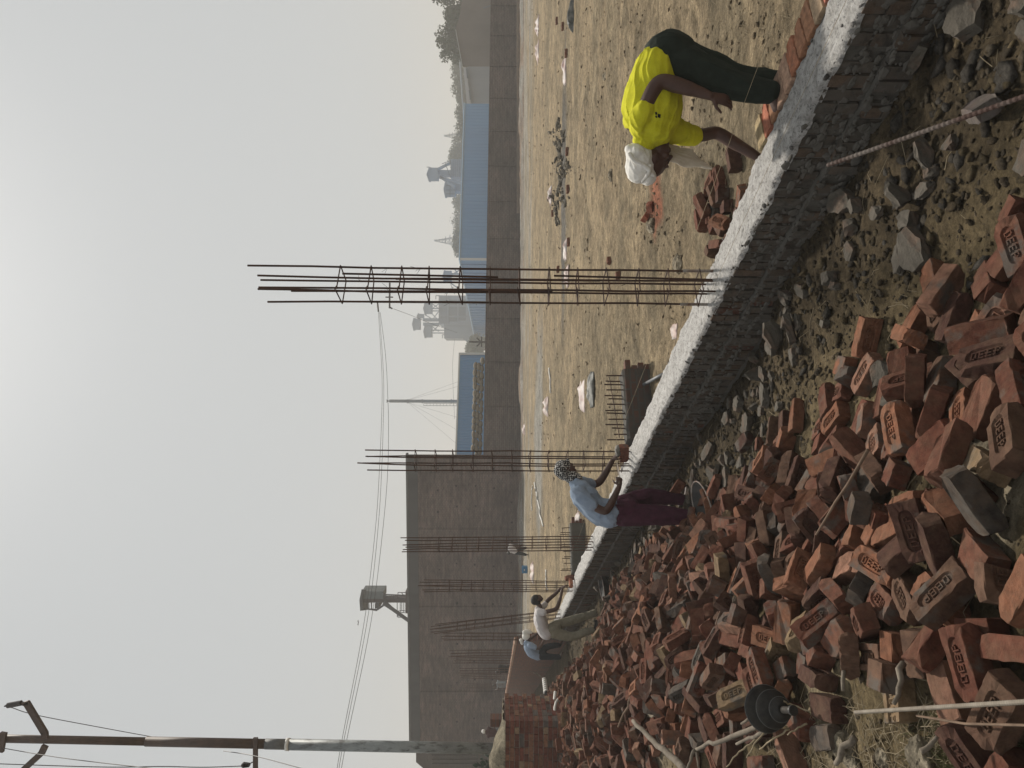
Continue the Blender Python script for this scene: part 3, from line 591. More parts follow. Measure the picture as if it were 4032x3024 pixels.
for y0, y1 in ((1298, 1302), (1309, 1313), (1213, 1217), (1222, 1226)): pbox(1698, 1752, y0, y1, d, .5).make('elevator_leg', M['silo'], e2)
def head(x0, x1, y0, y1, dd, par, pk=5):
    ym = (y0+y1)/2; o = wallpoly('elevator_head', [(x1, y0, dd), (x0+pk, y0, dd), (x0, ym, dd), (x0+pk, y1, dd), (x1, y1, dd)], (y1-y0)/F*dd, M['silo'], par)
    wallpoly('head_roof', [(x0+pk+1, y0-2, dd-.3), (x0-1, ym, dd-.3), (x0-3, ym, dd-.3), (x0+pk-2, y0-3, dd-.3)], (y1-y0)/F*dd+.6, M['greysheet'], par)
    wallpoly('head_roof', [(x0+pk+1, y1+2, dd-.3), (x0-1, ym, dd-.3), (x0-3, ym, dd-.3), (x0+pk-2, y1+3, dd-.3)], (y1-y0)/F*dd+.6, M['greysheet'], par)
for h_ in [(1625, 1653, 1254, 1299), (1643, 1669, 1236, 1254), (1669, 1700, 1192, 1237), (1669, 1700, 1284, 1329)]: head(*h_, d, e2)
mb = MB()
for a, b in [((1700, 1235), (1728, 1262)), ((1700, 1262), (1726, 1228)), ((1672, 1238), (1700, 1255)), ((1700, 1284), (1728, 1305)), ((1705, 1305), (1725, 1283)), ((1700, 1195), (1728, 1215)), ((1702, 1215), (1728, 1196)), ((1716, 1164), (1716, 1178)), ((1716, 1164), (1728, 1164)), ((1742, 1318), (1742, 1332)), ((1742, 1318), (1752, 1318)), ((1757, 1158), (1785, 1130)), ((1790, 1158), (1775, 1120))]: bar(mb, a, b, d, .14)
mb.make('bracing', M['silo'], e2)
mb = MB()
for k in range(9): bar(mb, (1728+k*5, 1164), (1728+k*5, 1277), d-.2, .05)
mb.make('cladding_joint', M['silodark'], e2)
e2 = empty('elevator_tower', P(1990, 1090, 175), 'small grey elevator head on legs just right of the tall steel cage', 'plant')
head(1745, 1776, 1066, 1113, 175, e2); pbox(1776, 1990, 1076, 1082, 175.5, .5).make('elevator_leg', M['silo'], e2); pbox(1776, 1990, 1100, 1105, 175.5, .5).make('elevator_leg', M['silo'], e2)
mb = MB(); [bar(mb, a, b, 175.5, .14) for a, b in [((1776, 1084), (1815, 1060)), ((1770, 1112), (1812, 1140)), ((1790, 1060), (1818, 1100))]]; mb.make('bracing', M['silo'], e2)
d = 170
e2 = empty('elevator_tower', P(1990, 690, d), 'grey roofed elevator tower with slanted chutes above the blue shed', 'plant')
head(1682, 1724, 660, 714, d, e2, 9); pbox(1724, 1776, 669, 692, d+.5, 1.5).make('elevator_leg', M['silo'], e2); pbox(1774, 1990, 628, 697, d+1, 4).make('block', M['greysheet'], e2)
mb = MB(); [bar(mb, a, b, d, .35) for a, b in [((1722, 668), (1772, 642)), ((1724, 696), (1816, 722)), ((1726, 690), (1790, 735))]]; mb.make('chute', M['silo'], e2)
mb = MB(); [bar(mb, a, b, d-.5, .08) for a, b in [((1740, 645), (1775, 632)), ((1752, 640), (1775, 700)), ((1730, 700), (1760, 716)), ((1680, 658), (1690, 658))]+[((1776+8*k, 628), (1776+8*k, 697)) for k in range(6)]]; mb.make('bracing', M['silodark'], e2)
e2 = empty('elevator_tower', P(1990, 745, d+6), 'shorter glazed grey elevator cabin beside the roofed tower above the blue shed', 'plant')
head(1749, 1792, 713, 777, d+6, e2, 6); pbox(1792, 1990, 718, 752, d+7, 3).make('elevator_leg', M['silo'], e2)
mb = MB(); [bar(mb, a, b, d+5.9, .08) for a, b in [((1757, 730), (1792, 730)), ((1757, 748), (1792, 748)), ((1772, 713), (1772, 777)), ((1757, 763), (1792, 763))]]; mb.make('cabin_frame', M['silodark'], e2)
# elevator cabin standing above the brick building
d = 68
e2 = empty('elevator_tower', P(1990, 2365, d), 'weathered elevator cabin on a tall leg with ladder and sloping chute above the brick building', 'plant')
M['dk'] = mat('dark weathered plant steel', (.07, .072, .078), .7, (.10, .105, .11), 1.5)
pbox(1424, 1509, 2329, 2358, d, 2).make('cabin', mat('teal grey cabin sheet', (.10, .125, .135), .6, (.16, .17, .17), 1.2), e2)
wallpoly('roof', [(1424, 2320, d-.3), (1415, 2362, d-.3), (1418, 2405, d-.3), (1430, 2404, d-.3), (1426, 2362, d-.3), (1436, 2322, d-.3)], 2.8, M['dk'], e2)
pbox(1431, 1640, 2358, 2373, d+.2, 1.1).make('leg', mat('brown elevator leg', (.085, .07, .068), .7), e2)
pbox(1484, 1492, 2373, 2400, d, 2).make('platform', M['dk'], e2); pbox(1476, 1490, 2378, 2396, d+.3, .8).make('motor', M['dk'], e2)
pbox(1596, 1640, 2329, 2415, d+.3, 3).make('base_block', mat('brown plant block', (.085, .07, .068), .8), e2)
MB().tube([P(1511, 2372, d), P(1545, 2398, d), P(1620, 2452, d)], [.25, .17, .17], 8).make('chute', M['dk'], e2)
mb = MB()
for a, b in [((1431, 2397), (1491, 2400)), ((1447, 2398), (1486, 2404)), ((1450, 2373), (1450, 2396)), ((1463, 2373), (1463, 2398)), ((1491, 2398), (1520, 2378)), ((1492, 2394), (1520, 2375)), ((1512, 2340), (1532, 2358))]: bar(mb, a, b, d, .06)
mb.make('bracing', M['dk'], e2)
mb = MB(); bar(mb, (1509, 2340), (1597, 2344), d, .05); bar(mb, (1509, 2355), (1597, 2357), d, .04)
for k in range(10): bar(mb, (1515+k*8.5, 2340.5), (1515+k*8.5, 2356), d, .035)
mb.make('ladder', M['wire'], e2)
mb = MB()
for a, b in [((1567, 2333), (1596, 2333)), ((1567, 2333), (1567, 2357)), ((1580, 2333), (1590, 2344)), ((1564, 2373), (1564, 2430)), ((1576, 2373), (1576, 2420)), ((1582, 2373), (1582, 2406)), ((1590, 2373), (1590, 2412)), ((1566, 2430), (1612, 2433)), ((1564, 2406), (1594, 2404)), ((1564, 2414), (1594, 2411)), ((1566, 2418), (1568, 2430)), ((1575, 2425), (1577, 2431))]: bar(mb, a, b, d+.1, .035)
mb.make('railing', M['wire'], e2)
# flue mast
d = 125
e2 = empty('flue_mast', P(1960, 1580, d), 'slender grey guyed flue mast rising above the second blue shed', 'mast')
bar(MB(), (1533, 1579), (1990, 1581), d, .26).make('shaft', M['galv'], e2)
for x in (1605, 1663, 1777): MB().cyl(P(x-2, 1580, d), P(x+2, 1580, d), .36, 12).make('flange', M['galv'], e2)
mb = MB(); bar(mb, (1533, 1579), (1526, 1579), d, .08)
for a in (-6, -3, 3, 6): bar(mb, (1528, 1579), (1522, 1579+a), d, .05)
mb.make('lightning_tip', M['wire'], e2)
mb = MB(); bar(mb, (1668, 1588), (1990, 1590), d, .035); bar(mb, (1668, 1597), (1990, 1599), d, .035)
for k in range(16): bar(mb, (1668+k*13, 1588), (1668+k*13, 1598), d, .025)
mb.make('ladder', M['wire'], e2)
mb = MB()
for b in [(1795, 1506), (1795, 1524), (1795, 1690), (1790, 1640), (1795, 1745)]:
    a = P(1590 if abs(b[1]-1580) < 100 else 1600, 1580, d); q_ = P(*b, d-6); mb.tube([a, a+(q_-a)*1.9], .014, 4)
mb.make('guy_wire', M['wire'], e2)
# lattice pylons, faint in the haze
def pylon(apex, base_x, yl, yr, d, arms, label):
    e = empty('lattice_pylon', P(base_x, (yl+yr)/2, d), label, 'pylon', 'lattice pylons on the horizon'); mb = MB(); yc = apex[1]
    for (y_) in (yl, yr):
        for o_ in (0, (yr-yl)/F*d): q0 = P(base_x, y_, d); q1 = P(apex[0], yc, d); q0[1] += o_; q1[1] += (yr-yl)/F*d/2; mb.tube([q0, q1], .09, 4)
    n = 9
    for k in range(n):
        f0, f1 = k/n, (k+1)/n; x0 = base_x+(apex[0]-base_x)*f0; x1 = base_x+(apex[0]-base_x)*f1
        l0, r0 = yl+(yc-yl)*f0, yr+(yc-yr)*f0; l1, r1 = yl+(yc-yl)*f1, yr+(yc-yr)*f1
        bar(mb, (x0, l0), (x1, r1), d, .06); bar(mb, (x0, r0), (x1, l1), d, .06); bar(mb, (x0, l0), (x0, r0), d, .05)
    mb.make('lattice', M['silo'], e); mb = MB()
    for (x, l) in arms: bar(mb, (x, yc-l), (x, yc+l), d, .08); bar(mb, (x-4, yc), (x, yc-l), d, .05); bar(mb, (x-4, yc), (x, yc+l), d, .05)
    mb.make('cross_arm', M['silo'], e)
pylon((1747, 532), 1810, 521, 543, 260, [(1770, 9), (1782, 11)], 'faint lattice pylon over the blue shed, right of the roofed elevator tower')
pylon((1708, 945), 1810, 928, 964, 240, [(1755, 15), (1772, 22)], 'faint lattice pylon behind the trees between the elevator cabin and the steel cage')
# sacks stacked along the top behind the boundary wall
sme = None; k = 0
for row, (xc, n) in enumerate([(1899, 15), (1886, 14), (1873, 13)]):
    for i in range(n):
        y = 1424+row*8+i*27+(13 if row % 2 else 0)+rnd.uniform(-3, 3); q_ = P(xc+rnd.uniform(-1.5, 1.5)-(y-1424)*.028, y, 60)
        if sme is None:
            bm = bmesh.new(); bmesh.ops.create_uvsphere(bm, u_segments=14, v_segments=10, radius=1)
            for v in bm.verts:
                x_, y_, z_ = v.co; sg = lambda a, p: math.copysign(abs(a)**p, a); v.co = (.30*sg(x_, .75), .42*sg(y_, .7), .165*sg(z_, .8)*(1-.45*abs(x_)**3))
            sme = bpy.data.meshes.new('sack'); bm.to_mesh(sme); bm.free(); sme.materials.append(M['sack']); sme.polygons.foreach_set('use_smooth', [True]*len(sme.polygons))
        o = bpy.data.objects.new('sack', sme); col.objects.link(o); o.location = q_; o.rotation_euler = (rnd.uniform(-.08, .08), rnd.uniform(-.1, .1), rnd.uniform(-.25, .25)); o.scale = (1+rnd.uniform(-.06, .1), 1, 1+rnd.uniform(-.1, .15))
        pos = 'bottom' if row == 0 else 'middle' if row == 1 else 'top'
        nth = ['first', 'second', 'third', 'fourth', 'fifth', 'sixth', 'seventh', 'eighth', 'ninth', 'tenth', 'eleventh', 'twelfth', 'thirteenth', 'fourteenth', 'fifteenth'][i]
        tag(o, 'filled jute sack, %s from the right in the %s row above the boundary wall' % (nth, pos), 'sack', 'jute sacks stacked in rows behind the boundary wall')
e3 = MB(); q0 = P(1909, 1405, 60); q1 = P(1909, 1850, 60)
o = e3.box8([(x, y, z) for x in (q0[0], q1[0]+(-3)) for y in (59.3, 60.8) for z in (-.2, q0[2]-.13)]).make('loading_dock', M['render']); tag(o, 'raised concrete dock edge carrying the stacked sacks behind the wall', 'dock')
# trees on the horizon
def tree(yc, xt, d, w, h, label, seed, trunk=True, dens=1.):
    rg = np.random.default_rng(seed); top = P(xt, yc, d); base = np.array([top[0], d, gz(top[0], d)-.2]); H = top[2]-base[2]; h = min(h, H*.92)
    e = empty('tree', base, label, 'tree', 'hazy trees behind the sheds')
    mb = MB(); cc = base+np.array([0, 0, H-h*.55]); mb.tube([base, base+np.array([.1, 0, (H-h)*.6+.5]), cc], [.28, .22, .1], 7)
    cl = []
    for k in range(int(11*dens)):
        a = rg.uniform(0, 6.28); r = rg.uniform(.1, .5)*w; z = H-h+h*rg.uniform(.12, .86); c_ = base+np.array([r*math.cos(a), r*math.sin(a)*.7, z]); cl.append((c_, rg.uniform(.16, .27)*w)); mb.tube([cc-np.array([0, 0, h*.2]), c_], [.09, .03], 5)
    mb.make('trunk', M['bark'], e, True); P_ = []
    for c_, r in cl:
        n = 260; u = rg.normal(0, 1, (n, 3)); u /= np.linalg.norm(u, axis=1)[:, None]; P_.append(c_+u*r*rg.uniform(.45, 1.12, (n, 1))*np.array([1, 1, .8]))
    P_ = np.concatenate(P_); n = len(P_); a = rg.normal(0, 1, (n, 3)); a /= np.linalg.norm(a, axis=1)[:, None]; b = np.cross(a, rg.normal(0, 1, (n, 3))); b /= np.linalg.norm(b, axis=1)[:, None]
    s = rg.uniform(.12, .34, (n, 1))*(w/7)**.5; V = np.stack([P_-a*s, P_+b*s*.6, P_+a*s, P_-b*s*.6], 1).reshape(-1, 3); f = np.arange(4*n).reshape(-1, 4).tolist(); mk('crown', V, f, M['leaf'], e)
T = [(20, 1706, 118, 6.5, 7, 'tall leafy tree over the grey building at the far right'), (62, 1722, 120, 6, 6, 'second tree over the grey building right of its roof peak'), (96, 1752, 122, 5, 4.5, 'smaller tree peeking over the ridge of the grey building'),
     (160, 1717, 119, 5.2, 6, 'upright tree above the left slope of the grey building'), (240, 1782, 190, 8, 7, 'round tree standing over the pale shed'), (285, 1778, 195, 9, 7, 'broad tree over the white roof of the pale shed'), (330, 1790, 190, 7, 5, 'low tree over the left end of the pale shed'),
     (390, 1786, 190, 8, 6, 'tree over the right end of the blue shed'), (435, 1788, 195, 8, 6, 'bushy tree over the blue shed beside the right end'), (480, 1792, 190, 7, 5, 'last tree of the row over the blue shed'), (545, 1783, 230, 9, 5, 'pale tree at the foot of the faint pylon'), (590, 1762, 225, 11, 8, 'wide hazy tree right of the roofed elevator tower'), (625, 1775, 225, 9, 7, 'hazy tree touching the roofed elevator tower'),
     (800, 1772, 240, 12, 9, 'hazy tree left of the glazed elevator cabin'), (850, 1780, 240, 11, 8, 'hazy tree in the gap over the blue shed'), (890, 1795, 245, 9, 6, 'low hazy tree over the middle of the blue shed'), (930, 1782, 200, 5, 5, 'leafy tree under the faint pylon'), (970, 1775, 200, 5.5, 5.5, 'sparse tree beside the steel cage over the blue shed'), (1352, 1832, 210, 8, 6, 'small pale tree left of the grain plant'), (1378, 1850, 200, 7, 6, 'small pale tree beside the second blue shed')]
for i, (yc, xt, d, w, h, lb) in enumerate(T): tree(yc, xt, d, w, h, lb, 60+i)
# poles and wires
d = 60
tp = empty('power_pole', P(2030, 1192, d), 'slim steel power pole with cross arm standing behind the tall steel cage', 'pole')
MB().tube([P(1463, 1188, d), P(2060, 1192, d)], [.09, .12], 8).make('pole', M['galv'], tp)
pbox(1531, 1537, 1113, 1214, d-.2, .1).make('cross_arm', M['wire'], tp)
MB().tube([P(1486, 1190, d-.1), P(1490, 1228, d-.1)], .07, 8).make('insulator', M['wire'], tp); MB().tube([P(1536, 1210, d-.2), P(1545, 1216, d-.2)], .06, 8).make('insulator', M['wire'], tp); MB().tube([P(1518, 1170, d-.2), P(1548, 1170, d-.2)], .05, 8).make('insulator', M['wire'], tp)
def wirething(pts, label, r=.012, nm='power_line', grp=None):
    n = 12; q_ = [P(*p) for p in pts]; out = []
    for i in range(len(q_)-1):
        p0, p1, p2, p3 = q_[max(i-1, 0)], q_[i], q_[i+1], q_[min(i+2, len(q_)-1)]
        for k in range(n): t = k/n; out.append(.5*((2*p1)+(-p0+p2)*t+(2*p0-5*p1+4*p2-p3)*t*t+(-p0+3*p1-3*p2+p3)*t**3))
    out.append(q_[-1]); return tag(MB().tube(out, r, 5).make(nm, M['wire']), label, 'cable', grp)
wirething([(1490, 1230, 60), (1504, 1480, 57), (1502, 1660, 55), (1493, 1865, 53), (1481, 2050, 51), (1450, 2335, 48), (1415, 2560, 46), (1349, 2900, 43), (1325, 3040, 42)], 'uppermost of the three power lines sagging across the sky from the slim pole', .016, grp='three power lines across the sky')
wirething([(1494, 1230, 60), (1510, 1480, 57), (1509, 1660, 55), (1502, 1865, 53), (1491, 2050, 51), (1462, 2335, 48), (1425, 2560, 46), (1357, 2900, 43), (1332, 3040, 42)], 'middle one of the three power lines across the sky', .016, grp='three power lines across the sky')
wirething([(1497, 1230, 60), (1518, 1400, 57), (1527, 1565, 55), (1530, 1700, 54), (1526, 1865, 53), (1511, 2050, 51), (1478, 2335, 48), (1440, 2560, 46), (1368, 2900, 43), (1342, 3040, 42)], 'lowest of the three power lines across the sky', .016, grp='three power lines across the sky')
wirething([(1550, 1216, 60), (1640, 1250, 72), (1700, 1275, 80), (1800, 1310, 92)], 'thin service wire running down from the slim power pole past the grain plant', .018)
wirething([(1790, 1650, 110), (1782, 1450, 118), (1790, 1335, 125)], 'thin wire strung between the flue mast and the grain plant', .02)
lp = empty('short_pole', P(2000, 1345, 75), 'short dark pole with v shaped arms beside the end of the blue shed', 'pole')
MB().tube([P(1847, 1346, 75), P(2050, 1347, 75)], .09, 6).make('pole', M['wire'], lp)
for a, b in [((1894, 1347), (1877, 1330)), ((1894, 1347), (1877, 1364)), ((1896, 1325), (1896, 1366))]: bar(MB(), a, b, 74.9, .07).make('arm', M['wire'], lp)
# big pole at the left edge
d = 15.5
up_ = empty('utility_pole', P(2140, 2948, d), 'tall tubular utility pole with brown top and silver base at the left edge', 'pole')
r_ = .105
def pp_(x): return P(x, 2948-40*(1968-x)/1968, d)
MB().tube([pp_(2180), pp_(1134)], r_*1.08, 20).make('silver_section', M['galv'], up_, True)
MB().tube([pp_(1140), pp_(1126)], r_*1.18, 20).make('collar', M['white'], up_, True)
MB().tube([pp_(1136), pp_(1045)], r_*1.0, 20).make('primer_section', mat('grey primer', (.15, .16, .165), .6, (.1, .1, .1), 8), up_, True)
MB().tube([pp_(1050), pp_(575)], r_*.93, 20).make('brown_section', M['pole'], up_, True); MB().tube([pp_(580), pp_(-160)], r_*.78, 20).make('brown_section', M['pole'], up_, True)
def barbox(p0, p1, w, h, name):
    a, b = np.array(p0), np.array(p1); ex = (b-a)/np.linalg.norm(b-a); ey = np.array([0, 1., 0]); ey = ey-ex*(ey@ex); ey /= np.linalg.norm(ey); ez = np.cross(ex, ey)
    return MB().box((a+b)/2, (np.linalg.norm(b-a), w, h), ex, ey, ez).make(name, M['pole'], up_)
fy = d-.13
for a, b in [((178, 2906), (176, 2882)), ((176, 2886), (104, 2766)), ((104, 2774), (100, 2762)), ((178, 2936), (163, 2968)), ((163, 2966), (60, 3060)), ((15, 2884), (2, 2960))]: barbox(P(*a, fy), P(*b, fy), .07, .12, 'v_arm')
barbox(P(1006, 2905, fy), P(1006, 3100, fy), .06, .09, 'cross_arm')
for (p0, p1) in [((84, 2768), (30, 2778))]: MB().tube([P(*p0, fy), P(*p1, fy)], [.055, .055], 12).make('insulator', M['wire'], up_)
MB().tube([P(19, 2780, fy), P(95, 2766, fy)], .018, 6).make('insulator_pin', M['wire'], up_)
for k in range(4): q_ = P(960+6*k, 3012, fy); MB().cyl(q_+np.array([0, -.03, 0]), q_+np.array([0, .03, 0]), .05-.004*k, 12).make('insulator_disc', M['wire'], up_)
bar(MB(), (985, 3006), (1010, 2993), fy, .012).make('insulator_pin', M['wire'], up_)
wirething([(16, 2782, 15.4), (45, 2786, 15.5), (140, 2815, 15.8), (400, 2865, 16.6), (696, 2919, 17.8)], 'drop wire curving down from the tip of the upper arm to the utility pole', .008)
wirething([(14, 2946, 15.2), (250, 2985, 14), (600, 3026, 12.5)], 'wire leaving the top of the utility pole towards the left edge', .008)
wirething([(-20, 3007, 15.2), (400, 3020, 15.2), (640, 3018, 15.3), (800, 3021, 15.4), (956, 3016, 15.4)], 'vertical jumper wire beside the utility pole ending at its lower insulator', .009)
wirething([(880, 2957, 15.7), (1000, 2976, 14.5), (1190, 3026, 13)], 'wire slanting down left from the lower part of the utility pole', .008)
# shrub behind the pillar
def leafbush(c, w, h, n, seed, label, m, s0=.03, s1=.08):
    rg = np.random.default_rng(seed); e = empty('shrub', c, label, 'shrub'); u = rg.normal(0, 1, (n, 3)); u /= np.linalg.norm(u, axis=1)[:, None]
    p = np.array(c)+np.array([0, 0, h/2])+u*rg.uniform(.2, 1, (n, 1))**.6*np.array([w/2, w/2, h/2]); a = rg.normal(0, 1, (n, 3)); a /= np.linalg.norm(a, axis=1)[:, None]
    b = np.cross(a, rg.normal(0, 1, (n, 3))); b /= np.linalg.norm(b, axis=1)[:, None]; s = rg.uniform(s0, s1, (n, 1))
    mk('foliage', np.stack([p-a*s, p+b*s*.5, p+a*s, p-b*s*.5], 1).reshape(-1, 3), np.arange(4*n).reshape(-1, 4).tolist(), m, e)
    mb = MB()
    for k in range(7): mb.tube([c, np.array(c)+np.array([rg.uniform(-.3, .3)*w, rg.uniform(-.3, .3)*w, h*.8])], [.02, .006], 5)
    mb.make('stem', M['bark'], e)
q_ = P(2060, 2998, 22); leafbush((q_[0]-.2, 22, gz(q_[0], 22)), 1.6, 2.0, 900, 5, 'dark green shrub between the brick pillar and the gabled building', M['bush'], .05, .12)
bd_ = P(1411, 2452, 80); bm = MB(); 
for s_ in (-1, 1): bm.add([bd_, bd_+np.array([s_*.16, 0, .10]), bd_+np.array([s_*.34, 0, .02]), bd_+np.array([s_*.14, .06, -.02])], [(0, 1, 2, 3)])
bm.tube([bd_+np.array([-.02, -.15, 0]), bd_, bd_+np.array([.02, .15, 0])], [.01, .06, .02], 6); tag(bm.make('bird', M['wire']), 'tiny dark bird gliding in the sky left of the elevator cabin', 'bird')
# haze: a thin even layer of dusty air round the whole scene
hz_ = MB().box((0, 0, 21), (2100, 2100, 44)).make('haze', None)
hm = bpy.data.materials.new('hazy air'); hm.use_nodes = True; HN = hm.node_tree.nodes; HN.remove(HN['Principled BSDF']); pv = HN.new('ShaderNodeVolumePrincipled')
pv.inputs['Color'].default_value = (.94, .925, .895, 1); pv.inputs['Density'].default_value = .0019; pv.inputs['Anisotropy'].default_value = .0
hm.node_tree.links.new(pv.outputs[0], HN['Material Output'].inputs['Volume']); hz_.data.materials.clear(); hz_.data.materials.append(hm); tag(hz_, kind='stuff', label='pale dusty haze filling the air')

# ---------------------------------------------------------------- people
class Body:
    """lofted limbs with elliptical sections, fused into one continuous skin"""
    def __init__(s, lat): s.mb = MB(); s.lat = np.array(lat, float)/np.linalg.norm(lat)
    def loft(s, pts, lat=None, n=16, sub=4):
        """pts: (point, ra, rb): rb along the body's side-to-side axis, ra across it"""
        lat = s.lat if lat is None else np.array(lat, float)
        Pn = [np.array(p[0], float) for p in pts]; A = [p[1] for p in pts]; Bq = [p[2] if len(p) > 2 else p[1] for p in pts]; X = []
        for i in range(len(Pn)-1):
            p0, p1, p2, p3 = Pn[max(i-1, 0)], Pn[i], Pn[i+1], Pn[min(i+2, len(Pn)-1)]
            for k in range(sub):
                t = k/sub; X.append((.5*((2*p1)+(-p0+p2)*t+(2*p0-5*p1+4*p2-p3)*t*t+(-p0+3*p1-3*p2+p3)*t**3), A[i]+(A[i+1]-A[i])*(t*t*(3-2*t)), Bq[i]+(Bq[i+1]-Bq[i])*(t*t*(3-2*t))))
        X.append((Pn[-1], A[-1], Bq[-1])); d0 = X[1][0]-X[0][0]; d0 /= np.linalg.norm(d0)+1e-9; d1 = X[-1][0]-X[-2][0]; d1 /= np.linalg.norm(d1)+1e-9
        cap = [(math.sin(a), math.cos(a)) for a in (.35, .8, 1.25)]
        m0 = min(X[0][1], X[0][2]); m1 = min(X[-1][1], X[-1][2])
        head = [(X[0][0]-d0*m0*.9*sn, X[0][1]*cs, X[0][2]*cs) for sn, cs in cap][::-1]; tail = [(X[-1][0]+d1*m1*.9*sn, X[-1][1]*cs, X[-1][2]*cs) for sn, cs in cap]
        X = head+X+tail; V = []; N_ = len(X)
        for i, (c, a, b) in enumerate(X):
            d = X[min(i+1, N_-1)][0]-X[max(i-1, 0)][0]; d /= np.linalg.norm(d)+1e-9; eb = lat-d*(lat@d)
            if np.linalg.norm(eb) < .15: eb = np.array([0, 0, 1.])-d*d[2]
            eb /= np.linalg.norm(eb); ea = np.cross(d, eb)
            for k in range(n): t = 2*math.pi*k/n; V.append(c+ea*a*math.cos(t)+eb*b*math.sin(t))
        Fs = [(i*n+k, i*n+(k+1) % n, (i+1)*n+(k+1) % n, (i+1)*n+k) for i in range(N_-1) for k in range(n)]+[tuple(range(n))[::-1], tuple((N_-1)*n+k for k in range(n))]
        s.mb.add(V, Fs); return s
    def ball(s, c, r, ax=None):
        """ellipsoid radii r along axes ax"""
        ax = np.eye(3) if ax is None else np.array(ax); V = []; n = 14; m_ = 9
        for i in range(m_+1):
            ph = math.pi*(i+.001)/(m_+.002)
            for k in range(n): t = 2*math.pi*k/n; V.append(np.array(c)+ax[0]*r[0]*math.sin(ph)*math.cos(t)+ax[1]*r[1]*math.sin(ph)*math.sin(t)+ax[2]*r[2]*math.cos(ph))
        Fs = [(i*n+k, i*n+(k+1) % n, (i+1)*n+(k+1) % n, (i+1)*n+k) for i in range(m_) for k in range(n)]+[tuple(range(n))[::-1], tuple(m_*n+k for k in range(n))]
        s.mb.add(V, Fs); return s
    def hand(s, wrist, dr, normal, thumb, L=.18, curl=.5, spread=.07):
        """palm, four unequal bent fingers and a thumb from the side of the palm"""
        w = np.array(wrist, float); d = np.array(dr, float); d /= np.linalg.norm(d); t = np.array(thumb, float); t = t-d*(t@d); t /= np.linalg.norm(t); nn = np.cross(d, t); nn /= np.linalg.norm(nn)
        if nn@np.array(normal, float) < 0: nn = -nn
        k = L/.18
        s.loft([(w-d*.01*k, .019*k, .024*k), (w+d*.03*k, .016*k, .034*k), (w+d*.075*k, .014*k, .040*k), (w+d*.092*k, .011*k, .037*k)], lat=t)
        for i, (o, ln) in enumerate([(.030, .074), (.010, .082), (-.010, .077), (-.030, .060)]):
            b = w+d*(.085 if i != 3 else .078)*k+t*o*k; dd = d+t*(o*spread*30*.3); c = curl*(1+.12*i); p = [b]; dirs = dd/np.linalg.norm(dd); ang_ = c*.6
            for j, q_ in enumerate((.45, .30, .25)):
                v = dirs*math.cos(ang_)+nn*math.sin(ang_); p.append(p[-1]+v*ln*q_*k); ang_ += c*.75
            s.loft([(p[0]-d*.01*k, .0095*k), (p[1], .0088*k), (p[2], .0082*k), (p[3], .0068*k)], n=8, sub=2, lat=t)
        b = w+d*.022*k+t*.028*k; v1 = d*.6+t*.75+nn*.25; v1 /= np.linalg.norm(v1); v2 = d*.85+t*.3+nn*.45; v2 /= np.linalg.norm(v2)
        s.loft([(b-t*.012*k, .014*k), (b+v1*.034*k, .0115*k), (b+v1*.034*k+v2*.03*k, .0095*k), (b+v1*.034*k+v2*.052*k, .008*k)], n=8, sub=2, lat=nn)
        return s
    def build(s, name, m, parent, voxel=.006, smooth=4, wr=0., wf=(14, 5), wdir=(0, 0, 1), seed=1):
        me = bpy.data.meshes.new('tmp'); me.from_pydata([tuple(v) for v in s.mb.v], [], s.mb.f); o = bpy.data.objects.new('tmp', me); col.objects.link(o)
        r = o.modifiers.new('r', 'REMESH'); r.mode = 'VOXEL'; r.voxel_size = voxel; r.use_smooth_shade = True
        if smooth: q = o.modifiers.new('s', 'SMOOTH'); q.factor = .5; q.iterations = smooth
        me2 = bpy.data.meshes.new_from_object(o.evaluated_get(bpy.context.evaluated_depsgraph_get())); bpy.data.objects.remove(o); bpy.data.meshes.remove(me)
        n = len(me2.vertices); v = np.empty(n*3); me2.vertices.foreach_get('co', v); v = v.reshape(-1, 3)
        if wr:
            nm = np.empty(n*3); me2.vertices.foreach_get('normal', nm); nm = nm.reshape(-1, 3); wd = np.array(wdir, float); wd /= np.linalg.norm(wd)
            al = v@wd; pr_ = v+noise3(v, 6, seed+5)[:, None]*.06; st = pr_*wf[0]-np.outer(al, wd)*(wf[0]-wf[1])
            f_ = 1-2*np.abs(noise3(st, 1, seed)); f2 = 1-2*np.abs(noise3(st*2.3, 1, seed+2)); v = v+nm*((f_**5-.10)*wr*.75+(f2**6)*wr*.4)[:, None]
        v = v-LOC.get(parent.name, np.zeros(3)); me2.vertices.foreach_set('co', v.ravel()); me2.name = name; me2.materials.clear(); me2.materials.append(m)
        me2.polygons.foreach_set('use_smooth', [True]*len(me2.polygons)); me2.update(); o = bpy.data.objects.new(name, me2); col.objects.link(o); o.parent = parent; LOC[o.name] = LOC.get(parent.name, np.zeros(3)); return o
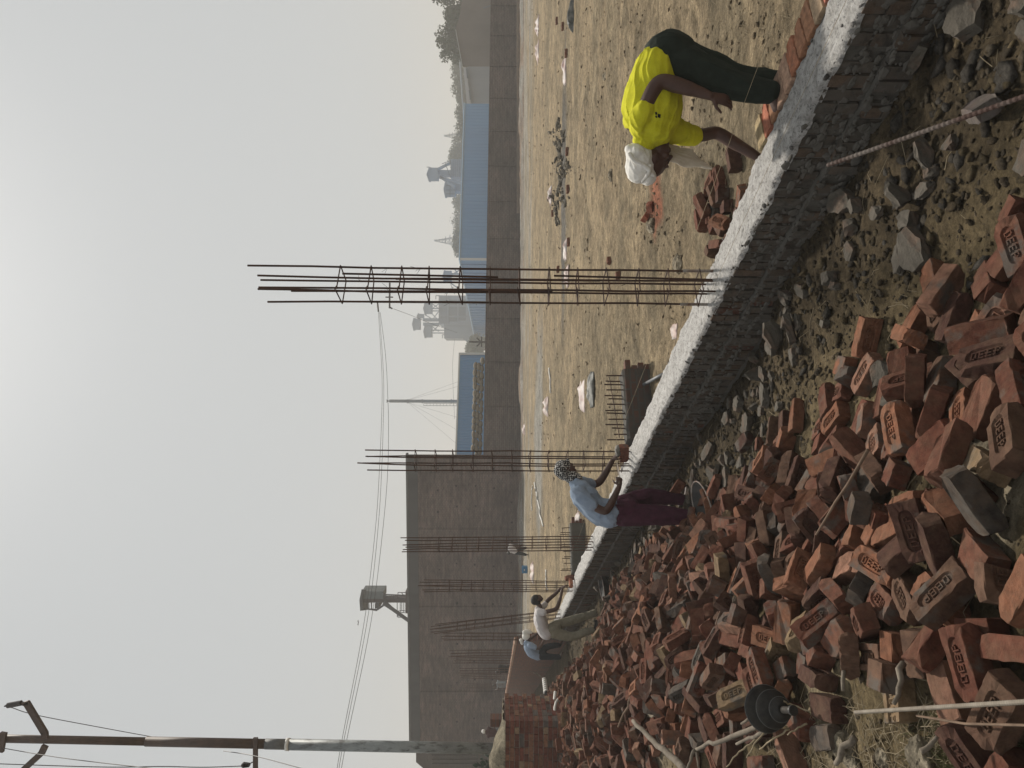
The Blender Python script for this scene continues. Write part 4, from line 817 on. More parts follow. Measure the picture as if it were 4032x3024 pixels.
def headparts(b, c, fdir, cdir, ldir, k=1.):
    """skull, jaw, nose, brow, lips, ears: face direction, crown direction, side direction"""
    c, f, u, l = [np.array(a, float) for a in (c, fdir, cdir, ldir)]; f /= np.linalg.norm(f); u = u-f*(u@f); u /= np.linalg.norm(u); l = np.cross(f, u); ax = [f, l, u]
    b.ball(c+u*.025*k-f*.01*k, (.094*k, .074*k, .088*k), ax); b.ball(c-u*.045*k+f*.028*k, (.058*k, .056*k, .062*k), ax); b.ball(c-u*.092*k+f*.052*k, (.024*k, .026*k, .018*k), ax)
    b.loft([(c+u*.022*k+f*.078*k, .009*k, .009*k), (c-u*.012*k+f*.096*k, .012*k, .012*k), (c-u*.024*k+f*.100*k, .013*k, .018*k)], lat=l, n=8, sub=2)
    b.loft([(c+u*.034*k+f*.080*k-l*.04*k, .009*k), (c+u*.036*k+f*.086*k, .008*k), (c+u*.034*k+f*.080*k+l*.04*k, .009*k)], n=8, lat=u, sub=2)
    b.ball(c-u*.052*k+f*.082*k, (.012*k, .026*k, .0075*k), ax); b.ball(c-u*.064*k+f*.079*k, (.012*k, .024*k, .008*k), ax)
    for s_ in (-1, 1):
        b.ball(c+u*.014*k+f*.072*k+l*.031*k*s_, (.013*k, .014*k, .009*k), ax); b.ball(c-u*.022*k+f*.055*k+l*.038*k*s_, (.026*k, .022*k, .02*k), ax)
        b.ball(c-u*.005*k-f*.012*k+l*.076*k*s_, (.018*k, .008*k, .030*k), ax)
    return f, l, u
def eyes(c, f, l, u, par, k=1.):
    for s_ in (-1, 1):
        q_ = Body(l); q_.ball(np.array(c)+u*.013*k+f*.0835*k+l*.030*k*s_, (.005*k, .011*k, .005*k), [f, l, u]); q_.mb.make('eye', M['blackcloth'], par, True)
# ---- man in yellow, bent over the wall -------------------------------------------------
def q(zx, zy, d): return P(2350+zx/2.212, 50+zy/2.212, d)
p1e = empty('person', q(1600, 660, 4.70), 'man in bright yellow jersey and white head cloth bending over the low wall', 'person')
lat1 = (.28, .96, 0)
b = Body(lat1); hc = q(492, 1268, 4.90)
fdir = q(660, 1290, 4.92)-q(478, 1262, 4.90); cdir = q(345, 1480, 4.93)-q(470, 1180, 4.87); f_, l_, u_ = headparts(b, hc, fdir, cdir, lat1, 1.16)
b.loft([(q(470, 1000, 4.86), .07, .075), (q(440, 1110, 4.87), .06, .06), (q(440, 1220, 4.89), .055, .055)])
b.loft([(q(545, 430, 4.76), .07, .11), (q(500, 560, 4.77), .09, .12), (q(460, 780, 4.81), .10, .13), (q(450, 930, 4.84), .09, .13), (q(445, 1040, 4.86), .06, .08)])
b.loft([(q(390, 940, 4.74), .055), (q(432, 810, 4.66), .050, .050), (q(478, 700, 4.62), .049), (q(530, 620, 4.60), .047), (q(590, 600, 4.59), .047), (q(680, 625, 4.585), .050), (q(780, 655, 4.57), .045), (q(890, 690, 4.56), .035), (q(985, 725, 4.55), .026, .029)], sub=3)
hd = q(1200, 775, 4.56)-q(1000, 725, 4.55); b.hand(q(995, 728, 4.55), hd, (0, 1, 0), (q(1000, 850, 4.53)-q(1000, 700, 4.55)), L=.185, curl=.42, spread=.09)
b.loft([(q(640, 1040, 4.99), .055), (q(780, 1060, 5.03), .050), (q(920, 1065, 5.06), .045), (q(1020, 1045, 5.08), .043), (q(1085, 1065, 5.08), .044), (q(1180, 1125, 5.07), .044), (q(1300, 1195, 5.06), .037), (q(1430, 1275, 5.05), .028, .03)], sub=3)
b.hand(q(1440, 1285, 5.05), q(1520, 1345, 5.02)-q(1440, 1285, 5.05), (0, 0, -1), (-1, -.2, 0), L=.17, curl=.7)
for (k0, k1, k2, k3) in [((650, 420, 4.70), (1000, 560, 4.64), (1250, 650, 4.62), (1560, 690, 4.60)), ((650, 350, 4.84), (1000, 480, 4.83), (1250, 570, 4.82), (1590, 610, 4.80))]:
    b.loft([(q(*k0), .085, .085), (q(*k1), .065, .065), (q(*k2), .055, .055), (q(*k3), .038, .038)]); an = q(*k3); an[2] = .40
    b.loft([(q(*k3), .04), (an, .036), (an+np.array([-.05, .02, -.03]), .032, .04), (an+np.array([-.10, .03, -.045]), .018, .04)])
b.build('body', M['skin'], p1e, .0052, 3)
eyes(hc, f_, l_, u_, p1e, 1.16)
b = Body(lat1)
b.loft([(q(500, 470, 4.765), .122, .180), (q(493, 560, 4.77), .148, .190), (q(490, 680, 4.79), .178, .195), (q(478, 820, 4.81), .190, .200), (q(468, 940, 4.84), .180, .205), (q(452, 1030, 4.85), .150, .18), (q(428, 1085, 4.86), .105, .125), (q(412, 1118, 4.865), .078, .085)])
b.loft([(q(400, 1000, 4.80), .080, .075), (q(395, 915, 4.71), .076, .070), (q(424, 832, 4.66), .062, .062)])
b.loft([(q(600, 1010, 4.97), .10, .09), (q(740, 1050, 5.01), .078, .075), (q(850, 1075, 5.05), .066, .066)])
jer = b.build('jersey', M['yellow'], p1e, .0065, 3, wr=.014, wf=(9, 1.8), wdir=q(500, 500, 4.8)-q(470, 1050, 4.85), seed=4)
b = Body(lat1); b.loft([(q(470, 1080, 4.872), .072, .082), (q(505, 1108, 4.876), .066, .07)]); b.build('collar', M['blackcloth'], p1e, .006, 3)
b = Body(lat1); u0 = q(378, 1322, 4.91)
b.ball(u0, (.100, .114, .124), [f_, l_, u_]); b.ball(q(345, 1225, 4.885), (.072, .096, .070), [f_, l_, u_]); b.ball(q(440, 1425, 4.92), (.055, .09, .055), [f_, l_, u_]); b.ball(q(290, 1190, 4.87), (.035, .04, .035), [f_, l_, u_])
b.loft([(q(285, 1230, 4.80), .012), (q(330, 1290, 4.795), .014), (q(420, 1340, 4.80), .012), (q(500, 1420, 4.82), .010)], n=8); b.loft([(q(400, 1470, 4.82), .010), (q(450, 1400, 4.80), .011), (q(470, 1330, 4.81), .008)], n=8)
b.build('head_cloth', M['offwhite'], p1e, .0055, 3, wr=.009, wf=(16, 4), wdir=(1, .2, .6), seed=9)
b = Body(lat1); sl = q(600, 1130, 4.9)-q(600, 1310, 4.9)
b.loft([(q(585, 1185, 4.98), .022, .06), (q(650, 1222, 4.96), .014, .085), (q(760, 1255, 4.94), .010, .080), (q(890, 1312, 4.92), .009, .046), (q(1000, 1355, 4.87), .006, .010)], lat=sl)
b.build('scarf', M['scarf'], p1e, .0055, 2, wr=.008, wf=(18, 2.5), wdir=q(600, 1220, 4.8)-q(1000, 1350, 4.8), seed=12)
b = Body(lat1)
b.loft([(q(512, 442, 4.76), .090, .150), (q(565, 375, 4.75), .122, .165), (q(620, 350, 4.75), .134, .175), (q(700, 385, 4.75), .128, .165)])
for (k0, k1, k2, k3) in [((680, 410, 4.69), (1000, 560, 4.65), (1240, 645, 4.63), (1510, 690, 4.61)), ((660, 365, 4.83), (1000, 490, 4.82), (1240, 575, 4.81), (1590, 615, 4.80))]:
    b.loft([(q(*k0), .120, .095), (q(*k1), .108, .090), (q(*k2), .088, .080), (q(*k3), .072, .070)])
b.build('trousers', M['green_t'], p1e, .0065, 3, wr=.012, wf=(8, 2.0), wdir=q(700, 400, 4.7)-q(1500, 650, 4.7), seed=7)
# small dark print on the jersey
def decal(o, pts, name, m, parent, lift=.003):
    me_ = o.data; off = np.array(LOC[o.name]); T_ = BVHTree.FromPolygons([tuple(np.array(v.co)+off) for v in me_.vertices], [tuple(p.vertices) for p in me_.polygons]); V = []
    for (x, y) in pts:
        r_ = ray(x, y); h = T_.ray_cast(Vector(CAM), Vector(r_))
        if h[0] is None: return
        V.append(np.array(h[0])+np.array(h[1])*lift*(1 if h[1].dot(Vector(r_)) < 0 else -1))
    mk(name, V, [tuple(range(len(V)))], m, parent)
fx = lambda zx, zy: (2350+zx/2.212, 50+zy/2.212)
for g_ in ([(505, 868), (520, 862), (528, 885), (512, 892)], [(530, 880), (556, 886), (552, 918), (528, 908)], [(508, 898), (522, 894), (526, 915), (512, 912)]): decal(jer, [fx(*a) for a in g_], 'shirt_print', M['blackcloth'], p1e)
# ---- man with checked head cloth ----------------------------------------------------------
def q2(zx, zy, d=8.5): return P(2100+zx/2.212, 1400+zy/2.212, d)
p2 = empty('person', q2(1440, 1400, 8.45), 'man in light blue shirt, purple trousers and checked head cloth placing a brick', 'person')
lat2 = (-.35, .94, 0); b = Body(lat2); hc = q2(285, 990, 8.62); f_, l_, u_ = headparts(b, hc, q2(400, 860, 8.72)-q2(300, 990, 8.62), q2(160, 960, 8.62)-q2(330, 1040, 8.6), lat2, 1.0)
b.loft([(q2(400, 1130, 8.58), .055, .06), (q2(350, 1085, 8.6), .055, .055), (q2(310, 1040, 8.61), .052, .052)])
b.loft([(q2(400, 1150, 8.57), .06, .09), (q2(460, 1240, 8.54), .09, .13), (q2(560, 1340, 8.5), .09, .12), (q2(680, 1370, 8.48), .09, .12), (q2(760, 1370, 8.48), .10, .13)])
b.loft([(q2(400, 1215, 8.36), .055), (q2(500, 1295, 8.30), .048), (q2(600, 1350, 8.27), .046), (q2(645, 1340, 8.27), .045), (q2(690, 1265, 8.30), .042), (q2(730, 1180, 8.36), .034), (q2(748, 1140, 8.40), .028, .03)], sub=3)
b.hand(q2(750, 1135, 8.40), q2(745, 1050, 8.46)-q2(750, 1140, 8.4), (.5, .8, .1), (0, .1, 1), L=.18, curl=1.0)
b.loft([(q2(440, 1110, 8.74), .052), (q2(510, 1120, 8.8), .047), (q2(570, 1105, 8.83), .046), (q2(620, 1040, 8.84), .042), (q2(670, 950, 8.85), .032), (q2(690, 915, 8.86), .028, .03)], sub=3)
b.hand(q2(692, 912, 8.86), q2(745, 850, 8.86)-q2(690, 915, 8.86), (.1, -.5, -.8), (-.6, -.6, .2), L=.18, curl=.6)
for kk in [((760, 1390, 8.42), (1080, 1395, 8.38), (1420, 1425, 8.36)), ((760, 1320, 8.6), (1040, 1235, 8.68), (1300, 1265, 8.7))]:
    b.loft([(q2(*kk[0]), .085), (q2(*kk[1]), .058), (q2(*kk[2]), .038)]); a_ = q2(*kk[2]); b.loft([(a_, .036), (a_+np.array([.02, .02, -.05]), .035), (a_+np.array([.14, .08, -.07]), .022, .04)])
b.build('body', M['skin'], p2, .006, 3); eyes(hc, f_, l_, u_, p2)
b = Body(lat2)
b.loft([(q2(372, 1112, 8.585), .075, .085), (q2(400, 1160, 8.57), .115, .17), (q2(450, 1235, 8.55), .138, .205), (q2(530, 1320, 8.52), .142, .195), (q2(600, 1360, 8.5), .155, .195), (q2(668, 1374, 8.49), .168, .205)])
b.loft([(q2(395, 1190, 8.40), .09, .08), (q2(450, 1260, 8.33), .076, .07), (q2(515, 1303, 8.295), .064, .063)]); b.loft([(q2(420, 1110, 8.70), .08, .075), (q2(505, 1118, 8.79), .058, .058)])
b.build('shirt', M['ltblue'], p2, .008, 3, wr=.022, wf=(8, 2.2), wdir=(.3, .3, 1), seed=22)
b = Body(lat2); b.ball(hc+u_*.04-f_*.02, (.112, .098, .090), [f_, l_, u_]); b.ball(hc-f_*.07-u_*.01, (.06, .08, .08), [f_, l_, u_]); b.loft([(q2(330, 1055, 8.60), .075, .082), (q2(375, 1085, 8.60), .078, .09)])
b.loft([(hc+f_*.085+u_*.03-l_*.05, .014), (hc+f_*.105+u_*.05, .016), (hc+f_*.085+u_*.03+l_*.05, .014)], n=8, lat=u_)
b.build('head_cloth', M['check'], p2, .0075, 3, wr=.010, wf=(16, 5), wdir=(1, 0, .5), seed=15)
b = Body(lat2); b.loft([(q2(655, 1380, 8.48), .125, .160), (q2(760, 1372, 8.48), .145, .175), (q2(840, 1360, 8.49), .145, .17)])
b.loft([(q2(800, 1385, 8.42), .135, .11), (q2(1080, 1388, 8.38), .108, .10), (q2(1300, 1400, 8.36), .090, .09), (q2(1435, 1425, 8.35), .076, .08)]); b.loft([(q2(780, 1310, 8.58), .12, .11), (q2(900, 1245, 8.64), .088, .09), (q2(1060, 1232, 8.68), .082, .085), (q2(1310, 1258, 8.7), .062, .066)])
b.build('trousers', M['purple'], p2, .008, 3, wr=.024, wf=(7, 2.0), wdir=(0, 0, 1), seed=31)
# what he holds: a brick with mortar on it and a trowel
def clay_obj(o, cc): o.color = cc; return o
# ---- man in white shirt and khaki trousers -------------------------------------------------
def q3(zx, zy, d): return P(1400+zx/2.212, 2000+zy/2.212, d)
D3 = 16.4
p3_ = empty('person', q3(2100, 1000, D3), 'bareheaded man in white shirt and khaki trousers setting a brick on the low wall', 'person')
lat3 = (-.3, .95, 0); b = Body(lat3); hc = q3(1583, 798, D3+.1); f_, l_, u_ = headparts(b, hc, q3(1610, 700, D3+.2)-q3(1575, 800, D3+.1), q3(1500, 780, D3+.1)-q3(1600, 830, D3+.1), lat3, 1.12)
b.loft([(q3(1610, 900, D3), .07, .08), (q3(1600, 850, D3+.05), .058, .058)]); b.loft([(q3(1615, 915, D3), .08, .11), (q3(1625, 1000, D3), .10, .13), (q3(1680, 1070, D3), .09, .12)])
b.loft([(q3(1610, 915, D3-.2), .055), (q3(1680, 900, D3-.25), .048), (q3(1745, 880, D3-.25), .046), (q3(1770, 830, D3-.2), .042), (q3(1790, 760, D3-.1), .034), (q3(1800, 705, D3), .028)], sub=3); b.hand(q3(1802, 700, D3), q3(1850, 650, D3+.05)-q3(1802, 700, D3), (0, .3, -1), (0, 1, 0), L=.19, curl=.7)
b.loft([(q3(1640, 850, D3+.2), .05), (q3(1680, 800, D3+.25), .046), (q3(1740, 750, D3+.28), .04), (q3(1785, 700, D3+.25), .03)], sub=3); b.hand(q3(1788, 697, D3+.25), q3(1850, 660, D3+.2)-q3(1788, 697, D3+.25), (0, -.3, -1), (0, -1, 0), L=.19, curl=.6)
LG = [((1705, 1085, D3-.08), (1880, 1120, D3-.12), (2075, 1065, D3-.14)), ((1710, 1030, D3+.08), (1860, 985, D3+.12), (2100, 905, D3+.14))]
for kk in LG: b.loft([(q3(*kk[0]), .085), (q3(*kk[1]), .058), (q3(*kk[2]), .036)]); a_ = q3(*kk[2]); b.loft([(a_, .036), (a_+np.array([.03, .02, -.04]), .036), (a_+np.array([.15, .06, -.06]), .024, .042)])
b.build('body', M['skin'], p3_, .011, 3)
b = Body(lat3); b.ball(hc+u_*.045-f_*.025, (.118, .098, .100), [f_, l_, u_]); b.ball(hc-f_*.06-u_*.02, (.066, .086, .08), [f_, l_, u_]); b.build('hair', M['hair'], p3_, .011, 2)
b = Body(lat3); b.loft([(q3(1582, 878, D3+.03), .06, .075), (q3(1600, 915, D3), .120, .19), (q3(1612, 980, D3), .150, .20), (q3(1632, 1050, D3), .145, .19), (q3(1662, 1090, D3), .150, .20)]); b.loft([(q3(1600, 905, D3-.18), .085, .08), (q3(1642, 910, D3-.25), .070, .068)]); b.loft([(q3(1620, 870, D3+.18), .08, .075), (q3(1655, 835, D3+.22), .06, .06)])
b.build('shirt', M['whiteshirt'], p3_, .012, 3, wr=.013, wf=(8, 3), wdir=(.3, .1, 1), seed=42)
b = Body(lat3); b.loft([(q3(1660, 1082, D3), .115, .155), (q3(1710, 1065, D3), .14, .18), (q3(1750, 1055, D3), .13, .17)])
for kk in LG: b.loft([(q3(kk[0][0]+20, kk[0][1], kk[0][2]), .125, .105), (q3(*kk[1]), .095, .088), (q3(kk[2][0]-85, (kk[1][1]+kk[2][1])/2-5, kk[2][2]), .078, .075), (q3(kk[2][0]-8, kk[2][1], kk[2][2]), .062, .062)])
b.build('trousers', M['khaki'], p3_, .012, 3, wr=.017, wf=(8, 3), wdir=(0, 0, 1), seed=52)
for kk in LG: a_ = q3(*kk[2]); b = Body(lat3); b.loft([(a_+np.array([-.02, 0, -.02]), .05), (a_+np.array([.05, .02, -.045]), .045, .05), (a_+np.array([.18, .07, -.065]), .03, .045)]); b.build('shoe', M['blackcloth'], p3_, .012, 2)
# ---- bent man with white head cloth ------------------------------------------------------------
D4 = 23
p4 = empty('person', q3(1790, 1240, D4), 'man with white head cloth and dark trousers bent double beyond the khaki trousers', 'person')
lat4 = (-.3, .95, 0); b = Body(lat4); hc = q3(1490, 1125, D4); f_, l_, u_ = headparts(b, hc, (.5, .2, -.85), (.75, .3, .55), lat4, 1.15)
b.loft([(q3(1505, 1165, D4), .07), (q3(1495, 1140, D4), .06)]); b.loft([(q3(1510, 1190, D4), .08, .11), (q3(1540, 1240, D4), .11, .13), (q3(1600, 1285, D4), .09, .12)])
b.loft([(q3(1530, 1195, D4-.22), .06), (q3(1580, 1225, D4-.25), .05), (q3(1620, 1195, D4-.25), .045), (q3(1640, 1150, D4-.1), .032)], sub=3); b.hand(q3(1642, 1147, D4-.1), (.8, .3, -.3), (0, .2, -1), (0, 1, 0), curl=.6)
b.loft([(q3(1520, 1140, D4+.2), .055), (q3(1560, 1110, D4+.22), .045), (q3(1600, 1080, D4+.2), .032)], sub=3); b.hand(q3(1602, 1078, D4+.2), (.8, .3, -.3), (0, .2, -1), (0, 1, 0), curl=.6)
for kk in [((1610, 1290, D4-.1), (1690, 1295, D4-.14), (1785, 1300, D4-.14)), ((1610, 1240, D4+.1), (1690, 1205, D4+.14), (1785, 1195, D4+.14))]: b.loft([(q3(*kk[0]), .09), (q3(*kk[1]), .06), (q3(*kk[2]), .038)]); a_ = q3(*kk[2]); b.loft([(a_, .036), (a_+np.array([.12, .04, -.06]), .03, .04)])
b.build('body', M['skin'], p4, .014, 3)
b = Body(lat4); b.ball(hc+u_*.03, (.125, .115, .12), [f_, l_, u_]); b.loft([(q3(1470, 1085, D4), .07, .09), (q3(1500, 1075, D4), .06, .07), (q3(1528, 1085, D4), .045, .05)]); b.loft([(q3(1440, 1150, D4), .05), (q3(1450, 1185, D4), .035)]); b.build('head_cloth', M['offwhite'], p4, .014, 2, wr=.012, wf=(14, 5), seed=3)
b = Body(lat4); b.loft([(q3(1492, 1175, D4), .10, .14), (q3(1512, 1210, D4), .165, .20), (q3(1540, 1255, D4), .175, .20), (q3(1585, 1285, D4), .15, .18), (q3(1600, 1290, D4), .12, .17)]); b.loft([(q3(1520, 1190, D4-.2), .09), (q3(1565, 1215, D4-.25), .068)]); b.build('shirt', M['ltblue'], p4, .014, 3, wr=.014, wf=(8, 3), seed=61)
b = Body(lat4); b.loft([(q3(1598, 1283, D4), .13, .17), (q3(1630, 1262, D4), .135, .17)])
for kk in [((1620, 1290, D4-.1), (1690, 1297, D4-.14), (1772, 1300, D4-.14)), ((1620, 1235, D4+.1), (1690, 1205, D4+.14), (1772, 1195, D4+.14))]: b.loft([(q3(*kk[0]), .12, .10), (q3(*kk[1]), .095, .09), (q3(*kk[2]), .075, .075)])
b.build('trousers', M['denim'], p4, .014, 3, wr=.012, wf=(8, 3), seed=71)
# ---- far figures ----------------------------------------------------------------------------------
def far_person(label, d, head, chest, hip, feet, hands, shirt, trou, cap, sc=1.0, fd=(.3, -.9, -.2)):
    e = empty('person', feet[0], label, 'person'); lt = np.array([1, .1, 0]) if abs(chest[0]-hip[0]) < .25 else np.array([.2, 1, 0]); b = Body(lt); ax = np.eye(3)
    cd = head-chest; f_, l_, u_ = headparts(b, head, fd, cd, lt, 1.0); b.loft([(chest, .06), (head, .05)]); b.loft([(chest, .10, .15), ((chest+hip)/2, .10, .15), (hip, .10, .14)])
    for s_, h_ in zip((-1, 1), hands): sh_ = chest+lt*.19*s_; el = (sh_+h_)/2+np.array([0, -.06, -.06]); b.loft([(sh_, .05), (el, .042), (h_, .03)]); b.hand(h_, h_-el, (0, -.3, -1), (-s_*lt[0], -s_*lt[1], .1), curl=.6)
    for s_, f0 in zip((-1, 1), feet): h0 = hip+lt*.09*s_; b.loft([(h0, .085), ((h0+f0)/2, .058), (f0+np.array([0, 0, .07]), .038)]); b.loft([(f0+np.array([0, 0, .05]), .04), (f0+np.array([.03, -.13, .03]), .03, .04)])
    b.build('body', M['skin'], e, .02, 3)
    b = Body(lt); b.loft([(chest+(chest-hip)*.12, .09, .12), (chest-(chest-hip)*.15, .13, .21), ((chest+hip)/2, .135, .19), (hip, .14, .18)])
    for s_, h_ in zip((-1, 1), hands): sh_ = chest+lt*.18*s_; b.loft([(sh_, .075), (sh_*.62+h_*.38, .06)])
    b.build('shirt', shirt, e, .022, 3, wr=.012, wf=(8, 3)); b = Body(lt); b.loft([(hip+(chest-hip)*.08, .13, .17), (hip, .135, .17)])
    for s_, f0 in zip((-1, 1), feet): h0 = hip+lt*.09*s_; b.loft([(h0, .11), ((h0+f0)/2, .09), (f0+np.array([0, 0, .12]), .07)])
    b.build('trousers', trou, e, .022, 3); b = Body(lt); b.ball(head+u_*.04, (.115, .1, .10), [f_, l_, u_]); b.build('head_cloth' if cap is not M['hair'] else 'hair', cap, e, .018, 2); return e
def ft(w, dx=.14): z = gz(w[0], w[1]); return [np.array([w[0]-dx, w[1]+.03, z]), np.array([w[0]+dx, w[1]-.05, z+.0])]
d = 41; h_ = q3(1335, 385, d); far_person('dark haired man in white shirt stooping by the building beyond the third cage', d, h_, q3(1345, 352, d), q3(1395, 375, d), ft(q3(1500, 378, d), .2), [q3(1440, 330, d), q3(1430, 345, d)], M['whiteshirt'], M['denim'], M['hair'])
d = 40; far_person('man in dark clothes standing beyond the new brick wall', d, q3(1238, 1425, d), q3(1262, 1405, d), q3(1345, 1400, d), ft(q3(1480, 1400, d)), [q3(1320, 1365, d), q3(1215, 1440, d)], M['blackcloth'], M['denim'], M['hair'])
def q5(zx, zy, d): return P(1850+zx/4.424, 2650+zy/4.424, d)
d = 46; far_person('man in pale grey shirt working beyond the far end of the new brick wall', d, q5(435, 205, d), q5(490, 195, d), q5(635, 200, d), ft(q5(860, 200, d)), [q5(460, 290, d), q5(600, 260, d)], M['greyshirt'], M['denim'], M['hair'])
d = 34; e_ = far_person('man in maroon shirt and white head cloth standing behind the brick pillar', d, q5(255, 1020, d), q5(320, 1030, d), q5(465, 1040, d), ft(q5(760, 1030, d)), [q5(430, 970, d), q5(440, 1075, d)], M['maroon'], M['greycloth'], M['offwhite'])

